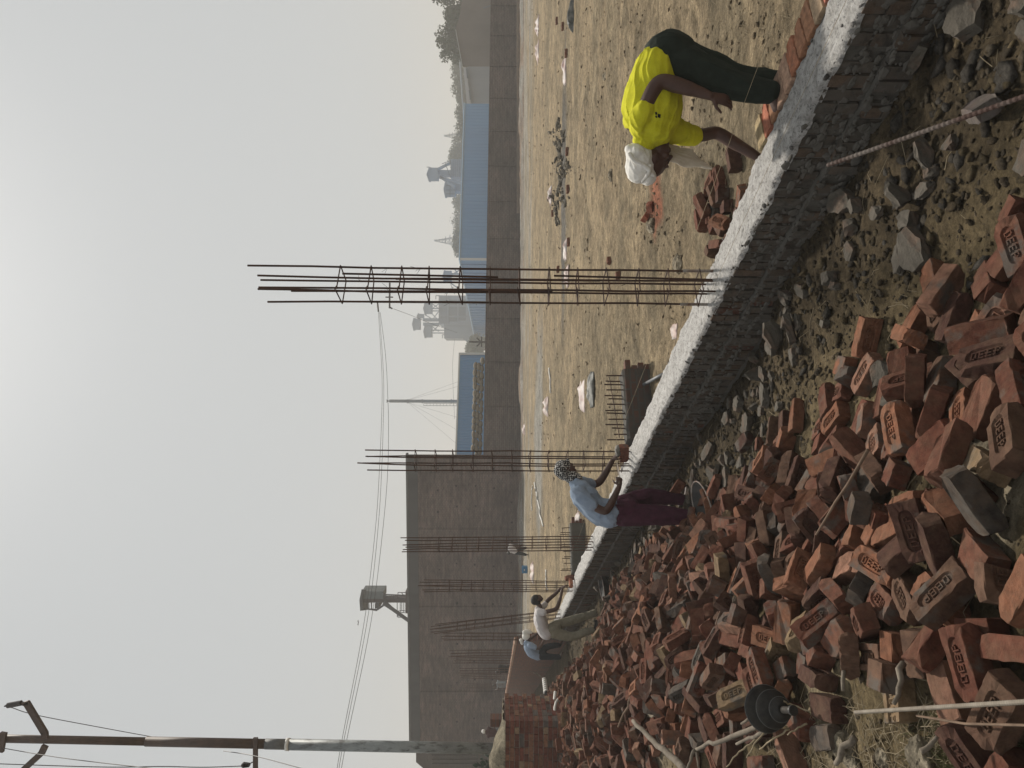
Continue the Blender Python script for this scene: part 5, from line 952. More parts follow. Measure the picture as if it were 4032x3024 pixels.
BRICKS = [
0,-953,2135,625,124,11,1,-26,0,-708,2494,574,24,34,0,120,0,-374,2408,533,5,36,-9,-121,0,-874,2312,600,123,3,0,32,0,-158,2278,497,47,-25,-1,-115,
0,-237,2600,495,27,-34,-9,-119,0,105,2650,305,98,-9,34,-72,0,196,2749,282,10,-83,-89,-35,0,-1200,2356,561,38,21,16,-118,0,-181,3145,379,30,-7,6,-123,
0,-568,2614,528,15,-24,13,123,0,-74,2614,350,125,-3,8,-23,0,540,2786,114,24,0,17,-124,0,438,3338,72,24,-31,-66,-101,0,-550,2783,514,116,46,-2,23,
0,-1079,2524,521,5,40,-120,-8,0,-569,2030,604,83,-88,25,-28,1,-568,2404,498,103,-2,14,73,1,-926,2603,556,16,119,10,-41,0,-1129,3484,572,115,18,49,-18,
1,-1215,2848,528,27,-8,0,-124,0,-777,2159,539,49,58,73,70,0,-445,2647,463,50,-87,-60,49,2,-618,2268,540,97,79,17,8,0,26,3188,279,38,120,-17,2,
0,-18,2417,360,80,84,48,17,2,-1125,2840,595,97,-7,5,-82,0,-112,3002,310,41,118,-20,-13,0,305,3254,67,18,-6,-125,12,0,-1569,4037,650,54,-3,8,-114,
0,-1500,3420,550,1,-76,-102,1,0,-242,2912,356,9,-48,-116,-15,0,270,4112,30,91,87,-4,-15,0,-1914,3823,562,39,45,-81,-78,0,-476,3732,383,59,97,56,-9,
0,-820,2844,491,103,-5,15,73,0,-1164,3154,580,115,-22,-14,-46,0,-321,3749,283,8,49,-81,-84,0,-759,3087,491,81,-4,26,-94,0,-901,3040,480,93,8,24,82,
0,-1635,3410,560,0,109,-65,1,0,-994,3079,551,109,-3,-24,-60,0,-262,2472,441,67,-65,-29,80,0,-910,3705,469,117,-19,13,-43,0,-640,2889,482,9,118,-28,-38,
0,-979,3871,503,8,-54,76,-86,0,-1284,3985,524,123,33,3,0,0,-1394,3503,563,57,60,75,61,1,429,3038,61,24,50,-114,0,0,-1701,3711,559,8,92,-87,0,
0,-1144,3342,530,10,45,117,17,0,376,2594,212,51,113,-9,-27,0,-1798,4266,703,112,12,44,-39,0,67,4065,50,121,-3,12,-36,0,28,3122,204,4,116,42,-30,
2,-547,3302,466,4,-23,-124,17,2,-383,3196,355,0,-96,-80,23,0,-396,3388,354,16,-72,96,-38,0,-645,3685,375,18,48,-69,94,0,-1667,3914,581,40,8,41,113,
2,-1029,2893,521,97,-6,-2,-81,0,-202,4374,84,113,-6,9,-56,0,-2031,4322,565,59,4,-5,112,0,18,3330,226,57,51,8,101,0,239,3513,128,73,-63,-36,75,
0,-990,3450,496,86,-38,-26,81,0,-2348,4708,582,91,-89,-4,4,2,-901,3240,493,51,6,45,107,0,-763,3897,417,33,27,73,-95,0,-1918,4834,676,87,79,-27,-39,
0,-1222,4626,475,83,95,-12,13,2,-1282,3489,547,46,66,43,-89,0,-212,5132,8,21,-11,-8,-125,0,-202,3824,156,80,-91,-8,36,1,-807,2368,524,3,-76,-101,-2,
0,-762,2605,515,101,13,14,75,0,-1694,4131,630,108,34,16,54,2,-1153,2193,547,20,-15,-90,86,1,-861,3488,416,16,-61,-108,20,1,-991,2709,527,6,-125,-20,4,
0,-106,2817,293,112,-4,29,51,0,301,3653,18,39,12,12,120,0,236,2778,214,41,-2,-36,115,0,-1117,4360,472,26,21,117,-37,0,63,3456,180,39,-120,-17,4,
2,-1535,3960,537,11,-50,-116,-3,0,-615,5144,189,93,65,57,4,0,-290,3568,238,109,1,27,60,0,-930,4759,347,16,-18,109,-61,0,-628,3066,426,38,56,88,61,
0,540,2898,48,5,119,-42,-16,0,-90,4534,56,14,47,-117,1,0,-1057,3681,470,96,64,-25,-47,1,519,3548,-17,8,35,-122,-2,0,-433,4144,236,20,-66,-105,-20,
0,-1913,4356,635,19,84,-27,89,0,-2087,5214,656,92,85,18,-15,0,-2753,5531,696,34,1,1,122,2,-724,3476,385,36,-1,-87,-85,0,-797,4137,412,105,-39,-8,60,
0,-2072,6008,625,11,-68,10,-106,0,-568,4637,193,0,40,-84,87,0,1931,6294,88,87,-89,-19,17,0,-545,4749,213,60,107,32,-8,0,-473,3527,296,105,5,21,68,
0,-1765,5079,590,5,30,7,123,1,-581,3263,382,74,63,67,46,1,-1494,4475,566,28,-22,-3,-122,1,-1121,3024,523,74,2,3,103,0,-1521,4089,547,96,77,-12,-29,
2,693,2912,21,12,30,95,78,0,-1790,5508,582,59,-100,-38,34,1,-1450,4217,543,90,15,30,-83,0,-402,5277,25,78,-93,27,-27,0,-672,4063,388,44,-101,-35,52,
0,-2357,5017,607,58,28,-32,-104,0,-1328,5282,480,127,2,-8,-8,0,-1277,3795,526,102,10,47,58,0,-546,3589,363,11,15,-24,-123,0,-1434,4619,509,19,-6,125,8,
2,57,4226,71,67,-9,105,24,0,-724,4606,304,53,103,-51,-13,2,-1423,4532,616,6,124,14,-22,0,1687,6919,193,3,-124,-20,-20,1,-1047,5335,290,112,-60,5,-7,
0,-2202,4243,566,5,-64,-109,-1,0,-2176,6831,558,44,24,-60,-100,0,-2264,5321,644,62,80,43,64,0,-515,6672,-146,4,-58,-113,-9,0,198,2365,314,111,15,-8,-60,
0,-691,3834,370,32,106,54,32,2,-1424,5204,530,58,-110,27,-3,2,-36,4335,54,78,7,15,99,0,-1772,4648,593,101,-44,-1,-63,0,-2359,5651,668,92,66,1,-58,
0,-363,5783,-68,125,-17,11,12,0,1886,6710,92,28,4,4,-124,2,158,3489,63,20,113,-51,-18,0,1452,6537,128,95,45,11,71,0,-2805,5852,665,45,-75,48,78,
0,-1488,4906,519,63,90,-8,63,0,-1548,4773,554,94,-25,49,-65,2,-1069,4296,436,43,84,84,-15,1,-1109,3994,479,27,-103,-25,-64,1,-1201,5221,343,30,-122,-18,7,
0,-2375,7429,568,63,-3,22,-108,0,-507,3039,387,72,2,9,104,0,-2073,4553,592,87,87,24,20,0,-2412,4871,585,27,20,80,93,0,-1660,4814,541,1,-97,76,29,
0,-2579,5308,625,53,-60,-72,67,0,-991,7224,-33,19,-23,-123,12,0,61,2821,263,103,23,27,65,0,-1555,6576,259,30,-9,-118,-35,0,-65,3760,105,11,124,15,-20,
0,-1114,4676,416,24,20,8,-123,0,-2133,5731,594,60,-36,-106,5,0,-725,4298,343,57,48,-34,97,0,-1318,4209,508,88,-28,-4,87,0,-2591,6291,660,85,-48,-76,-29,
0,-2210,5964,628,111,35,25,-45,0,-563,5528,105,52,12,16,114,0,-738,5012,214,91,-3,47,75,0,-3433,6964,733,6,-85,83,-45,0,-555,5308,108,12,31,122,16,
2,-813,3790,422,6,-10,-24,-124,0,-2679,6888,696,119,25,15,31,0,-1932,7080,407,7,-4,10,126,2,115,4338,45,126,1,13,-13,0,-1062,6387,82,11,22,-90,-86,
0,-2737,6638,708,22,-20,-120,-31,0,-841,3652,377,36,14,19,119,2,-893,4706,302,102,-43,-46,-41,0,-861,5397,218,19,-88,78,-43,0,-2625,5571,610,4,5,0,127,
0,-2934,6336,700,10,-62,-105,-33,0,1615,7228,112,90,-87,-18,15,0,-1766,5181,558,99,64,-17,43,0,-1660,5957,406,60,-31,84,-68,0,-1013,4467,358,118,-1,22,42,
2,-1238,4468,432,84,85,40,16,0,-2804,6482,638,94,-31,-37,71,0,-1711,5683,505,43,-95,56,47,0,-3248,7606,797,116,-6,39,-34,1,-1165,5485,363,28,-69,-13,-102,
1,-2184,5627,604,7,-84,35,89,2,1693,6582,98,90,-90,-1,2,0,-904,4240,356,107,-18,29,-58,0,-2542,6841,637,27,-111,-54,11,0,-855,5732,139,85,35,3,87,
0,351,3429,26,119,-2,17,41,2,1580,6524,81,90,2,1,-90,0,1751,6794,103,16,26,-88,-87,1,-2218,4929,570,57,-2,-6,113,0,-1985,6544,467,46,-35,-106,39,
0,-2141,5039,604,85,-58,36,-64,0,-1086,5817,274,57,76,-54,-65,0,-2118,7733,338,21,-3,-118,-42,0,-2441,5230,597,3,-70,106,0,0,-3575,7661,787,54,69,-57,73,
0,-3485,6739,665,3,67,-107,-10,0,-1056,5768,150,26,37,-74,-93,2,-365,4508,106,22,30,-121,10,0,-928,6676,-56,28,26,-114,-42,0,-2800,5563,618,86,-3,0,-93,
0,-2324,5446,644,19,-53,72,-88,0,-2883,6474,669,40,45,-19,-111,0,-3160,6955,731,47,105,-52,-14,0,-1280,4737,463,76,-89,29,40,0,-1218,7078,6,7,-40,-34,-116,
0,-2579,5030,585,114,2,-8,56,2,-673,3337,371,124,-14,20,-13,0,-1356,6240,234,48,-4,64,-98,0,-3597,7271,778,55,54,-69,-74,0,-1320,4990,446,11,-24,-14,-123,
0,-1411,7174,115,23,-28,-118,-32,0,-3424,8275,790,70,-64,-67,-52,0,-2040,6346,492,26,-120,21,23,0,-3456,7702,790,31,96,-56,53,0,-812,5902,78,6,21,14,124,
1,-1732,5534,481,22,42,116,-19,0,-1982,5354,602,15,17,0,125,0,-1292,5460,425,112,39,-43,-16,0,-1752,7874,139,3,22,-61,109,0,-2994,8065,676,28,-14,97,-76,
0,-306,5402,-21,6,125,19,-6,0,-1452,6842,166,99,52,48,36,0,-2393,6855,586,98,21,45,64,0,-3162,7810,776,86,-68,-64,4,2,-2756,6122,631,67,-10,33,102,
0,-3003,7512,748,83,-27,36,85,0,-1877,8243,153,4,-34,-3,-122,0,-2753,7495,674,2,32,49,113,0,-1134,5272,248,67,107,7,-11,0,-554,4429,199,30,-4,-123,7,
0,-2998,6971,747,67,-47,-68,70,2,-3126,6553,729,6,-48,-117,-3,0,-3353,8464,817,36,-10,-16,120,0,-3865,9467,895,28,-17,86,-87,0,-1846,6985,337,92,1,14,86,
2,-280,4587,72,109,-15,10,-63,0,-194,3208,272,113,-1,25,51,0,-1503,5920,376,12,88,91,-1,0,-3114,8964,590,106,28,61,-20,0,-1516,7051,182,21,-42,-117,-16,
0,-3058,9360,513,13,-45,-94,-72,0,-242,3358,263,24,-26,-11,-122,0,-2683,7602,632,50,-111,-36,-5,0,-3852,7776,782,39,79,-40,82,0,-2374,6374,603,110,-53,-35,2,
2,-498,6215,-125,15,97,-80,3,0,-3192,6806,710,57,-32,-7,-109,2,1247,6868,106,36,-80,35,85,1,1563,6109,76,2,124,-28,3,0,-191,3972,112,8,126,-6,-16,
1,-3285,6742,639,5,-45,119,2,2,-788,5436,124,14,-39,-117,-29,2,-3326,7047,748,3,80,-83,54,0,-587,4239,237,26,-90,-78,34,0,-1108,5572,271,81,-5,-25,95,
0,-2965,7190,737,55,13,7,114,0,1281,6669,99,64,70,55,63,0,-358,2585,443,36,-70,76,-65,0,-2552,6527,594,16,37,5,120,0,-1723,8611,-14,63,-26,-83,-69,
0,-3688,7263,780,77,-69,-53,51,0,-2225,8612,294,50,-9,-108,-43,0,-3706,10013,725,22,-27,-97,-75,0,-827,6436,-79,4,120,37,-19,0,-3208,8727,674,37,-97,-73,-4,
0,-3937,7654,797,87,88,-17,-23,2,-1875,5069,524,55,59,54,-82,0,-2590,7340,587,54,102,45,29,2,-1398,3703,524,12,21,-125,1,0,-1770,4413,575,74,-63,-44,69,
0,-828,3962,354,98,75,16,-24,0,-1827,6494,338,92,84,-14,23,0,-3831,8103,809,58,15,-95,-59,1,-2705,7288,678,72,-48,-56,74,0,-1234,7345,-22,23,123,18,7,
0,-2352,7968,399,68,7,44,98,1,-1647,4570,524,18,98,-77,-15,1,-3387,7551,724,6,-11,-90,89,0,-3728,8306,881,97,-48,5,66,0,-2597,5750,593,14,13,16,124,
0,-2159,8496,262,9,-16,2,-126,0,-6099,12472,1021,39,44,-79,-80,0,-1846,4894,551,42,48,83,71,0,-2157,7409,394,109,9,36,54,0,-2445,6182,608,20,-7,-40,119,
0,-3556,9713,666,106,67,14,11,0,-4085,9069,877,102,-35,2,67,0,-4561,10702,885,111,5,14,60,0,-817,4540,280,11,122,-31,-18,0,-1916,5190,570,34,-26,101,-65,
0,-1986,6080,484,3,36,-79,-93,0,-5280,11055,1014,100,-5,-3,77,1,-2163,7847,379,35,3,-119,-26,0,-1360,5273,376,44,16,14,-117,2,-2094,6814,484,43,6,28,-116,
0,-3791,9246,815,86,45,-3,-81,0,-1552,8263,-33,93,-49,13,71,0,-1456,7615,30,14,114,49,22,0,-2106,9494,60,15,-97,78,20,0,-1371,7894,-25,95,-34,-21,-75,
0,-991,4150,378,59,16,1,111,0,-5746,12647,922,37,-43,77,-83,0,-4819,9774,896,12,-19,125,3,0,1904,6922,102,106,3,1,-70,0,-4052,9274,885,25,106,-38,53,
2,-2510,5782,646,76,-21,-2,-100,0,-3732,7700,783,11,95,69,46,0,-2304,9619,120,13,124,18,-18,2,-937,2365,526,0,14,-126,-3,0,300,2496,210,13,27,12,123,
2,-583,3438,396,25,23,120,26,0,-4644,11247,828,5,29,-49,114,0,-842,5171,198,67,-29,-3,-104,0,-1506,5609,421,49,-54,34,-98,0,-2657,7937,544,24,-78,-97,-4,
1,-2851,6047,682,103,-27,-44,-54,0,-4345,8888,865,84,-60,-8,74,0,-3186,7199,718,70,-63,-59,62,0,-413,4239,184,48,-108,45,-11,0,-1491,4350,506,15,125,-4,-17,
2,-2784,5980,614,10,88,32,-85,0,-2065,8612,175,30,-119,25,-19,0,-1689,6991,251,17,83,95,4,0,-1628,6283,357,53,55,57,84,0,-4710,10713,922,47,18,-46,-107,
0,-2873,6705,697,36,-120,-16,12,1,-2314,5703,631,66,7,-66,86,0,-594,4052,282,18,1,-36,-120,0,-1876,9166,-32,17,-111,-21,-56,0,-2551,10234,107,35,33,-113,-34,
0,-2577,7133,608,16,-126,7,-1,0,-2480,6760,576,20,-100,-61,45,0,-1972,4773,575,63,50,-66,-73,0,-4201,8606,818,99,6,-58,55,0,-1238,6349,178,4,-2,124,27,
0,-2984,7461,685,118,-47,6,3,0,-1232,5822,238,51,-21,107,-39,0,-2756,8090,597,1,-41,85,-86,0,-3604,7915,805,35,-101,46,51,0,-4544,9466,875,108,-7,-7,66,
0,-1180,6234,152,27,-17,-41,-116,0,-3308,8646,738,82,17,-20,93,2,-3170,8268,696,10,61,0,-111,0,-3478,7202,737,94,66,43,35,0,-2486,9116,308,2,-92,-87,-13,
0,-3612,11324,347,63,-1,8,-110,0,-1160,7482,-53,94,-81,-24,9,0,182,2942,174,31,11,20,121,0,-1234,7751,-91,40,59,74,75,0,-2097,7973,308,8,-86,-89,-26,
0,-1648,6396,277,101,0,-22,74,0,-1280,5344,330,20,13,17,-124,0,-4333,9473,893,91,-86,-15,16,0,-3263,8495,688,6,26,-93,82,0,-3974,9277,825,55,17,-57,-98,
0,-350,4305,128,116,-18,18,-45,0,-2345,8227,380,48,-39,56,-96,1,-1091,4807,378,25,9,90,-85,0,-1388,5107,440,124,-16,23,1,1,-1575,7876,-1,80,55,-31,76,
0,-1834,7190,308,16,41,31,115,1,-1271,3636,526,98,-59,-19,52,0,-4354,8563,813,98,-41,57,-41,0,-4962,9870,865,73,-53,69,57,0,-2526,8441,414,12,5,-125,-15,
0,-1910,5879,530,99,-24,8,-76,0,-4271,8723,825,27,-73,89,47,2,-1561,6919,199,48,3,-82,-84,0,-1772,7686,144,27,112,-48,-23,0,-2912,9071,432,10,-76,-60,81,
0,-4277,12715,348,10,-115,-28,45,0,1445,6686,81,1,-56,114,4,2,1487,6886,83,4,-119,-44,3,0,-2373,6529,577,94,-1,57,-63,0,-3347,10088,480,45,2,-50,108,
0,-3591,8943,785,36,120,12,19,0,-2292,5891,622,98,-57,18,-55,0,-2829,7619,672,3,-37,113,44,0,-1342,7015,39,17,104,51,-49,0,-2097,8334,197,93,-26,23,-79,
0,-2876,6903,694,55,43,-36,-100,0,-3810,8788,810,9,17,-115,-51,0,-1936,8074,141,5,38,18,120,0,-2703,8676,447,31,-72,-97,-24,0,-2486,8064,466,8,13,-39,-120,
2,-2826,7263,684,16,84,92,20,0,-3061,6470,647,116,15,-19,47,2,1628,6846,80,56,-2,-2,114,0,-4505,9652,870,61,73,52,-66,0,-3665,9356,774,13,-48,116,-11,
0,-5077,10548,922,11,4,96,-82,0,-4952,10145,891,111,14,-42,43,0,-2918,11647,-50,59,-6,-39,-105,0,-1909,7695,212,29,113,-49,-16,0,-656,5677,47,96,33,-3,76,
0,-3996,8993,832,108,65,-15,9,1,-1815,7316,255,119,-15,24,-33,0,-1680,5785,457,121,-24,32,4,0,-2915,9526,341,63,-107,-17,-20,0,-2666,8525,442,84,-87,11,38,
0,-2668,9482,284,34,-107,-31,51,2,-4652,9671,906,113,-1,-3,59,0,-5382,10403,950,3,-19,58,-111,0,-4555,9771,929,89,88,-16,-11,0,-5883,11677,929,83,-26,14,91,
1,-3065,11512,69,77,34,-4,95,0,-3692,13823,-117,21,2,7,125,0,-2006,6677,418,41,-26,-103,56,0,-5151,10319,879,66,14,-59,90,0,-2843,10557,126,9,68,-11,106,
0,-2198,8788,225,3,-5,119,-43,0,-3076,10662,194,9,-44,74,-93,1,-2939,9684,382,43,53,-97,-44,0,-1775,6739,324,80,-30,15,-93,2,-2465,5922,664,87,-89,24,-9,
1,-1669,7775,70,31,68,-100,23,0,-3452,7890,831,109,8,9,-65,0,-1001,2205,541,78,92,-26,-30,0,-2058,9234,32,125,0,1,-23,1,-1030,6788,-40,18,-108,-63,-11,
0,-2606,9101,298,49,-76,-88,13,0,-3734,9561,798,18,100,-75,-12,2,-4321,8373,836,114,-31,-20,41,0,-3636,8012,820,53,54,-31,97,2,-3214,11120,192,4,25,90,-86,
0,-3747,10653,512,53,48,-68,-80,0,-4514,9987,926,4,54,111,-31,0,-3503,11782,189,94,-44,-58,45,0,-4946,12516,665,123,-13,29,9,2,-1382,4847,491,73,-25,-4,-101,
0,-1992,8965,10,29,-90,84,2,0,-2708,6427,589,92,-5,-4,-87,0,-2124,6982,459,119,-19,32,-23,0,-4438,12103,496,55,111,-11,23,0,-3638,8249,805,5,119,10,43,
0,-4926,9533,871,95,-32,65,-44,0,-2749,11816,-107,58,-2,-4,-113,0,-3716,11551,377,5,-13,-10,126,0,-3353,9016,718,54,22,60,95,0,-415,3969,221,20,4,-113,-53,
0,-2802,8432,508,9,25,104,68,1,-4251,8381,778,37,77,94,1,0,-3608,10234,531,13,-100,77,-2,0,-2063,9897,-57,87,-73,31,-48,0,-2431,9780,105,89,-43,59,-54,
0,-5147,11420,907,4,71,-105,-3,0,-1678,8932,-134,99,-3,2,-80,0,-2007,6774,366,45,10,-32,114,0,-1812,6573,337,85,-93,-17,-8,0,-2029,5920,460,12,-17,-99,-77,
0,-3960,10204,745,39,-12,30,-116,2,-3455,7445,711,46,53,-78,-72,0,-2648,11113,-87,109,13,-45,45,0,-4019,8261,849,25,58,109,17,0,-3387,11189,186,117,36,-31,-10,
0,-3716,10927,415,9,-37,87,84,0,-1878,4542,582,74,67,-54,-57,0,-3195,11590,63,21,91,-77,-38,2,1787,6922,116,18,-83,-19,-92,1,-1086,5626,191,50,-15,87,-77,
1,-563,3912,320,94,-37,4,-76,2,-2132,5835,516,76,3,98,-29,0,-4372,10430,802,54,-74,69,-54,2,-3291,7181,721,84,8,-95,3,1,-3536,7510,711,76,-69,-55,50,
0,-1106,7287,-103,123,-15,9,-26,0,-2653,9907,155,28,53,-84,-74,0,-2003,6978,311,90,-32,19,-81,2,-3170,7489,717,58,24,-56,-95,0,-4194,9245,884,63,94,-58,1,
2,-893,6555,-80,3,-121,-32,21,0,-3738,11294,405,30,-76,65,-73,0,-1615,6037,342,90,6,-23,86,0,-3097,9780,424,60,-18,-36,105,0,-1639,5510,424,75,-6,-25,-99,
0,-2532,7296,518,13,-106,-62,31,2,-2635,6139,602,2,-22,125,-2,0,-4306,9124,821,85,65,38,56,0,-5114,12823,664,18,16,-95,-80,0,-1548,5016,514,16,17,-71,102,
0,-4931,11447,894,101,-51,-21,-54,0,-3551,6980,675,3,87,92,0,0,-4845,9360,872,4,111,61,13,0,-2230,7989,360,13,50,94,-67,0,-5585,11781,949,57,50,99,-25,
0,-5722,11768,944,20,45,-46,-108,0,-1055,7064,-85,9,-81,-97,11,1,-1428,4795,436,101,-4,25,73,0,-3559,8240,771,31,86,82,31,0,-3762,8467,822,57,66,70,-60,
0,-1842,9000,-75,40,16,1,-120,1,-4380,11273,717,6,-94,83,-20,0,-4178,7996,782,114,-2,-21,52,0,-4493,8818,854,101,0,5,-77,0,-2640,10558,83,52,-49,34,-100,
0,-3299,11363,176,60,80,49,61,0,-1737,6342,356,70,-73,53,-55,0,-2438,8805,301,16,38,-110,49,0,-3950,13689,-30,78,-74,50,46,0,-2554,11206,-125,26,28,82,89,
0,-3760,12494,146,59,94,-52,-34,0,-4896,11784,859,75,6,43,93,2,-1727,5368,453,61,-34,91,55,0,-5180,10643,927,15,-8,121,36,0,-2270,10051,-21,84,-14,62,70,
2,-1377,7591,-40,13,51,-4,-115,2,-1657,8098,31,31,-40,-113,28,2,-3011,6022,600,66,0,-3,-109,0,-3689,8123,819,20,-99,-63,-45,0,-4353,9800,879,85,40,46,72,
0,-4661,8963,895,53,-92,59,-37,0,-3138,12234,-23,104,21,-10,-69,0,-1823,9236,-64,22,79,78,58,0,-987,6382,-22,106,-19,7,-67,0,-3836,10568,635,22,16,31,120,
0,-5687,12924,894,34,-99,65,-30,1,-2366,10854,-140,58,-2,4,-113,0,-2106,9796,-68,78,-86,34,-39,0,-1943,7172,267,114,2,12,-54,1,-3100,8748,566,97,72,29,-25,
0,-490,5452,9,49,-23,4,-115,0,-4077,8168,790,0,-54,-114,-13,0,-4728,10932,927,116,-1,5,51,0,-5111,11915,882,120,33,20,-13,0,-6052,11842,957,49,-41,-28,106,
0,-979,5716,79,116,-11,16,49,2,-495,3762,251,109,8,24,60,2,-2132,7246,367,112,27,5,-53,0,-2589,8144,422,24,26,-69,101,0,-2806,9112,343,111,-45,-24,35,
0,-4605,12226,530,59,1,69,89,2,-3354,7649,731,88,-81,37,-23,0,-5065,11278,880,39,-65,102,-10,2,-1497,8082,-55,62,-54,-94,-21,0,-4260,13887,59,0,120,29,-32,
1,-2830,9628,334,124,-10,-27,3,0,-2685,8728,385,39,-120,-15,6,0,-3003,8895,476,29,84,90,9,0,-5380,11812,897,4,123,33,6,1,-3018,6328,596,1,-52,116,-2,
0,-3752,13380,-48,54,3,-115,5,1,-3243,10244,387,124,13,-8,22,0,-4756,11712,748,22,-35,-49,-110,0,-2208,6062,570,125,-8,20,-8,2,-4045,8818,835,33,-12,108,56,
0,-6385,12539,937,77,24,-2,98,2,-4978,10661,925,79,13,5,-99,1,1634,6982,86,2,3,3,-127,2,-951,6113,7,122,-7,19,-29,0,-1793,8396,8,110,37,49,18,
0,-787,3261,424,79,8,15,98,0,-4266,10669,752,2,-21,125,2,0,-3284,7973,726,95,-82,0,21,0,-4576,10134,885,86,40,74,-39,0,-5713,12298,874,3,-52,0,-116,
0,-3904,8276,814,123,-4,-29,-9,0,-3642,13039,-68,26,86,-1,90,0,-5266,11044,922,85,80,32,38,0,-5586,11097,886,69,42,-80,-55,0,-3385,12309,9,59,102,-45,-16,
0,-4342,13590,140,84,44,1,-84,0,-1899,8470,77,23,-27,23,-120,2,-2424,10274,8,55,-7,114,5,0,-2763,9831,244,7,123,30,5,0,-3484,12079,149,32,59,-107,13,
0,-4070,12163,339,16,36,118,27,1,-5018,13325,496,123,16,-14,-23,0,-2433,7677,527,16,-58,105,-39,2,-2311,7324,490,11,-90,-83,33,0,-3702,9060,765,78,84,48,25,
0,-5472,10868,889,23,118,9,39,0,-6192,12379,911,15,-125,17,-3,0,-1834,8857,-44,68,1,-84,-67,1,-2013,8812,67,21,-45,-115,19,0,-1204,6912,-32,126,-8,14,4,
0,-3791,10905,519,55,64,49,81,2,-1880,7974,141,99,75,18,-19,2,-3089,8634,588,71,5,6,105,0,-5339,12415,882,105,5,13,71,0,-5932,12669,937,109,64,11,7,
2,-4725,9243,845,63,99,-47,11,0,-1459,7762,-50,85,-91,-1,25,0,-3601,9490,703,17,-113,55,-2,0,-4156,8830,791,86,26,-12,-89,0,-6015,12253,868,1,-86,-6,93,
2,-3402,11459,206,49,-1,110,40,0,-4790,12445,570,42,58,-95,-44,0,-5720,11363,893,17,-17,99,76,1,-3882,11396,436,54,21,-42,-105,0,-4317,12079,431,25,-3,124,5,
0,-4241,11658,517,97,-40,-3,-72,0,-4782,10509,902,127,6,0,-3,0,-2131,8505,153,23,2,-80,96,2,-3433,9928,484,43,-9,-89,-79,0,-1660,4966,473,123,-21,25,6,
1,-2610,5940,582,72,0,16,-103,2,-3171,7366,712,0,-19,90,-88,0,-4462,10519,817,75,-67,-40,67,0,-4187,9084,807,2,74,-103,-4,0,-3947,14178,-122,3,101,77,-2,
2,-364,3849,226,10,94,19,-83,2,-1114,4899,306,124,-24,16,-2,0,-3583,11484,274,30,37,68,96,1,-3129,6719,633,41,-1,11,-120,2,-3047,11925,-56,64,-4,-101,-41,
0,-3658,7500,719,75,85,41,40,0,-2271,10275,-56,126,0,14,9,1,-3272,12421,-19,23,116,39,-23,0,1422,6147,75,70,-2,-2,-106,2,-2262,7838,317,36,-106,-28,54,
0,-2277,6805,455,15,121,-28,-23,1,-2870,6195,598,121,1,2,38,0,-3728,7311,692,121,4,4,-37,0,-4510,9000,824,124,-6,25,1,0,-5162,10448,862,1,-122,-1,-34,
2,-3340,10201,448,15,-124,20,-4,2,-4472,10322,827,91,-88,9,5,0,-5395,11109,887,26,-101,-52,50,0,-3575,7223,682,57,2,1,-113,0,-5327,10362,853,101,-33,-20,-67,
0,-2478,10895,-126,72,-77,-49,51,0,-1513,5283,448,89,-12,23,-87,0,-4329,11300,648,21,61,109,2,2,-4667,10177,917,1,62,-64,90,0,-4126,7834,764,20,28,23,-120,
0,-6665,12910,904,95,1,14,-83,0,-4483,12353,488,65,-102,24,31,1,-4729,12888,471,74,48,-90,-13,0,-2168,8093,236,71,99,7,35,2,-2178,6924,400,4,-93,-82,26,
2,-1222,4096,464,101,5,18,74,0,-4328,9381,828,3,15,-87,-91,0,-4178,13802,-27,114,-6,-55,4,1,-2528,10461,28,39,53,-3,109,0,-3017,10538,145,78,-89,-27,38,
0,-3063,9196,454,46,-6,-95,-70,1,-2367,7520,463,101,-67,24,-31,2,-472,2835,407,14,-12,-124,18,2,-3640,8546,767,3,-14,101,-75,0,-5084,9807,908,20,49,-13,115,
0,-5964,11576,895,58,61,61,73,0,-4074,14050,-45,78,27,-92,31,0,-2257,9583,6,47,61,87,51,1,-1687,7567,75,77,-83,-8,57,0,-5189,11643,857,23,-71,100,26,
0,-5558,12990,808,108,54,40,-3,0,-5303,11353,932,90,14,23,86,0,-2117,9654,-74,94,-83,15,-14,0,-1444,6408,182,93,75,29,33,0,-2795,8840,402,17,3,5,-126,
0,-3078,7216,682,96,13,13,81,0,-3083,11617,32,90,2,34,-83,0,-1097,6530,53,58,-18,-2,-112,0,-1610,7432,103,0,-88,-72,56,0,-3518,11167,188,118,34,-33,-2,
0,-1333,5738,311,68,-101,35,8,0,-3867,10742,555,47,15,17,-116,2,-3120,7856,702,41,-103,60,-18,0,-4969,10370,911,97,2,7,-81,0,-5580,10689,954,92,4,87,-3,
2,-4086,12710,224,111,5,50,-35,0,-3561,11262,246,106,-39,-8,57,0,-3926,9631,781,35,-52,78,-78,0,-6115,13164,906,25,9,25,-122,0,-6139,12852,893,29,-84,-85,-32,
1,-2324,8699,315,95,76,-5,36,0,-3626,10709,380,44,56,-105,-2,1,-3768,8556,808,73,-58,-52,-68,1,-1173,6156,88,61,-110,0,19,0,-3667,11001,308,0,61,-101,-46,
0,-1787,6119,358,43,25,66,96,0,-1007,3865,403,124,-13,26,-4,0,-1904,5741,458,70,-105,9,13,0,-3011,7955,620,120,-2,23,34,0,-3023,7740,654,78,-21,6,-97,
0,-2121,5282,563,17,-64,-107,16,0,-4043,8558,775,43,37,73,87,0,-3882,7970,739,78,84,-41,-36,0,-3252,12102,-32,73,8,-45,93,0,-3496,12796,-46,46,-77,56,-70,
0,-3281,11924,25,7,-114,-49,27,0,-4173,13339,54,3,-35,75,96,0,-2838,8970,403,39,118,23,10,0,-3062,9816,333,27,-37,107,51,0,-2101,6200,476,126,-3,-16,-5,
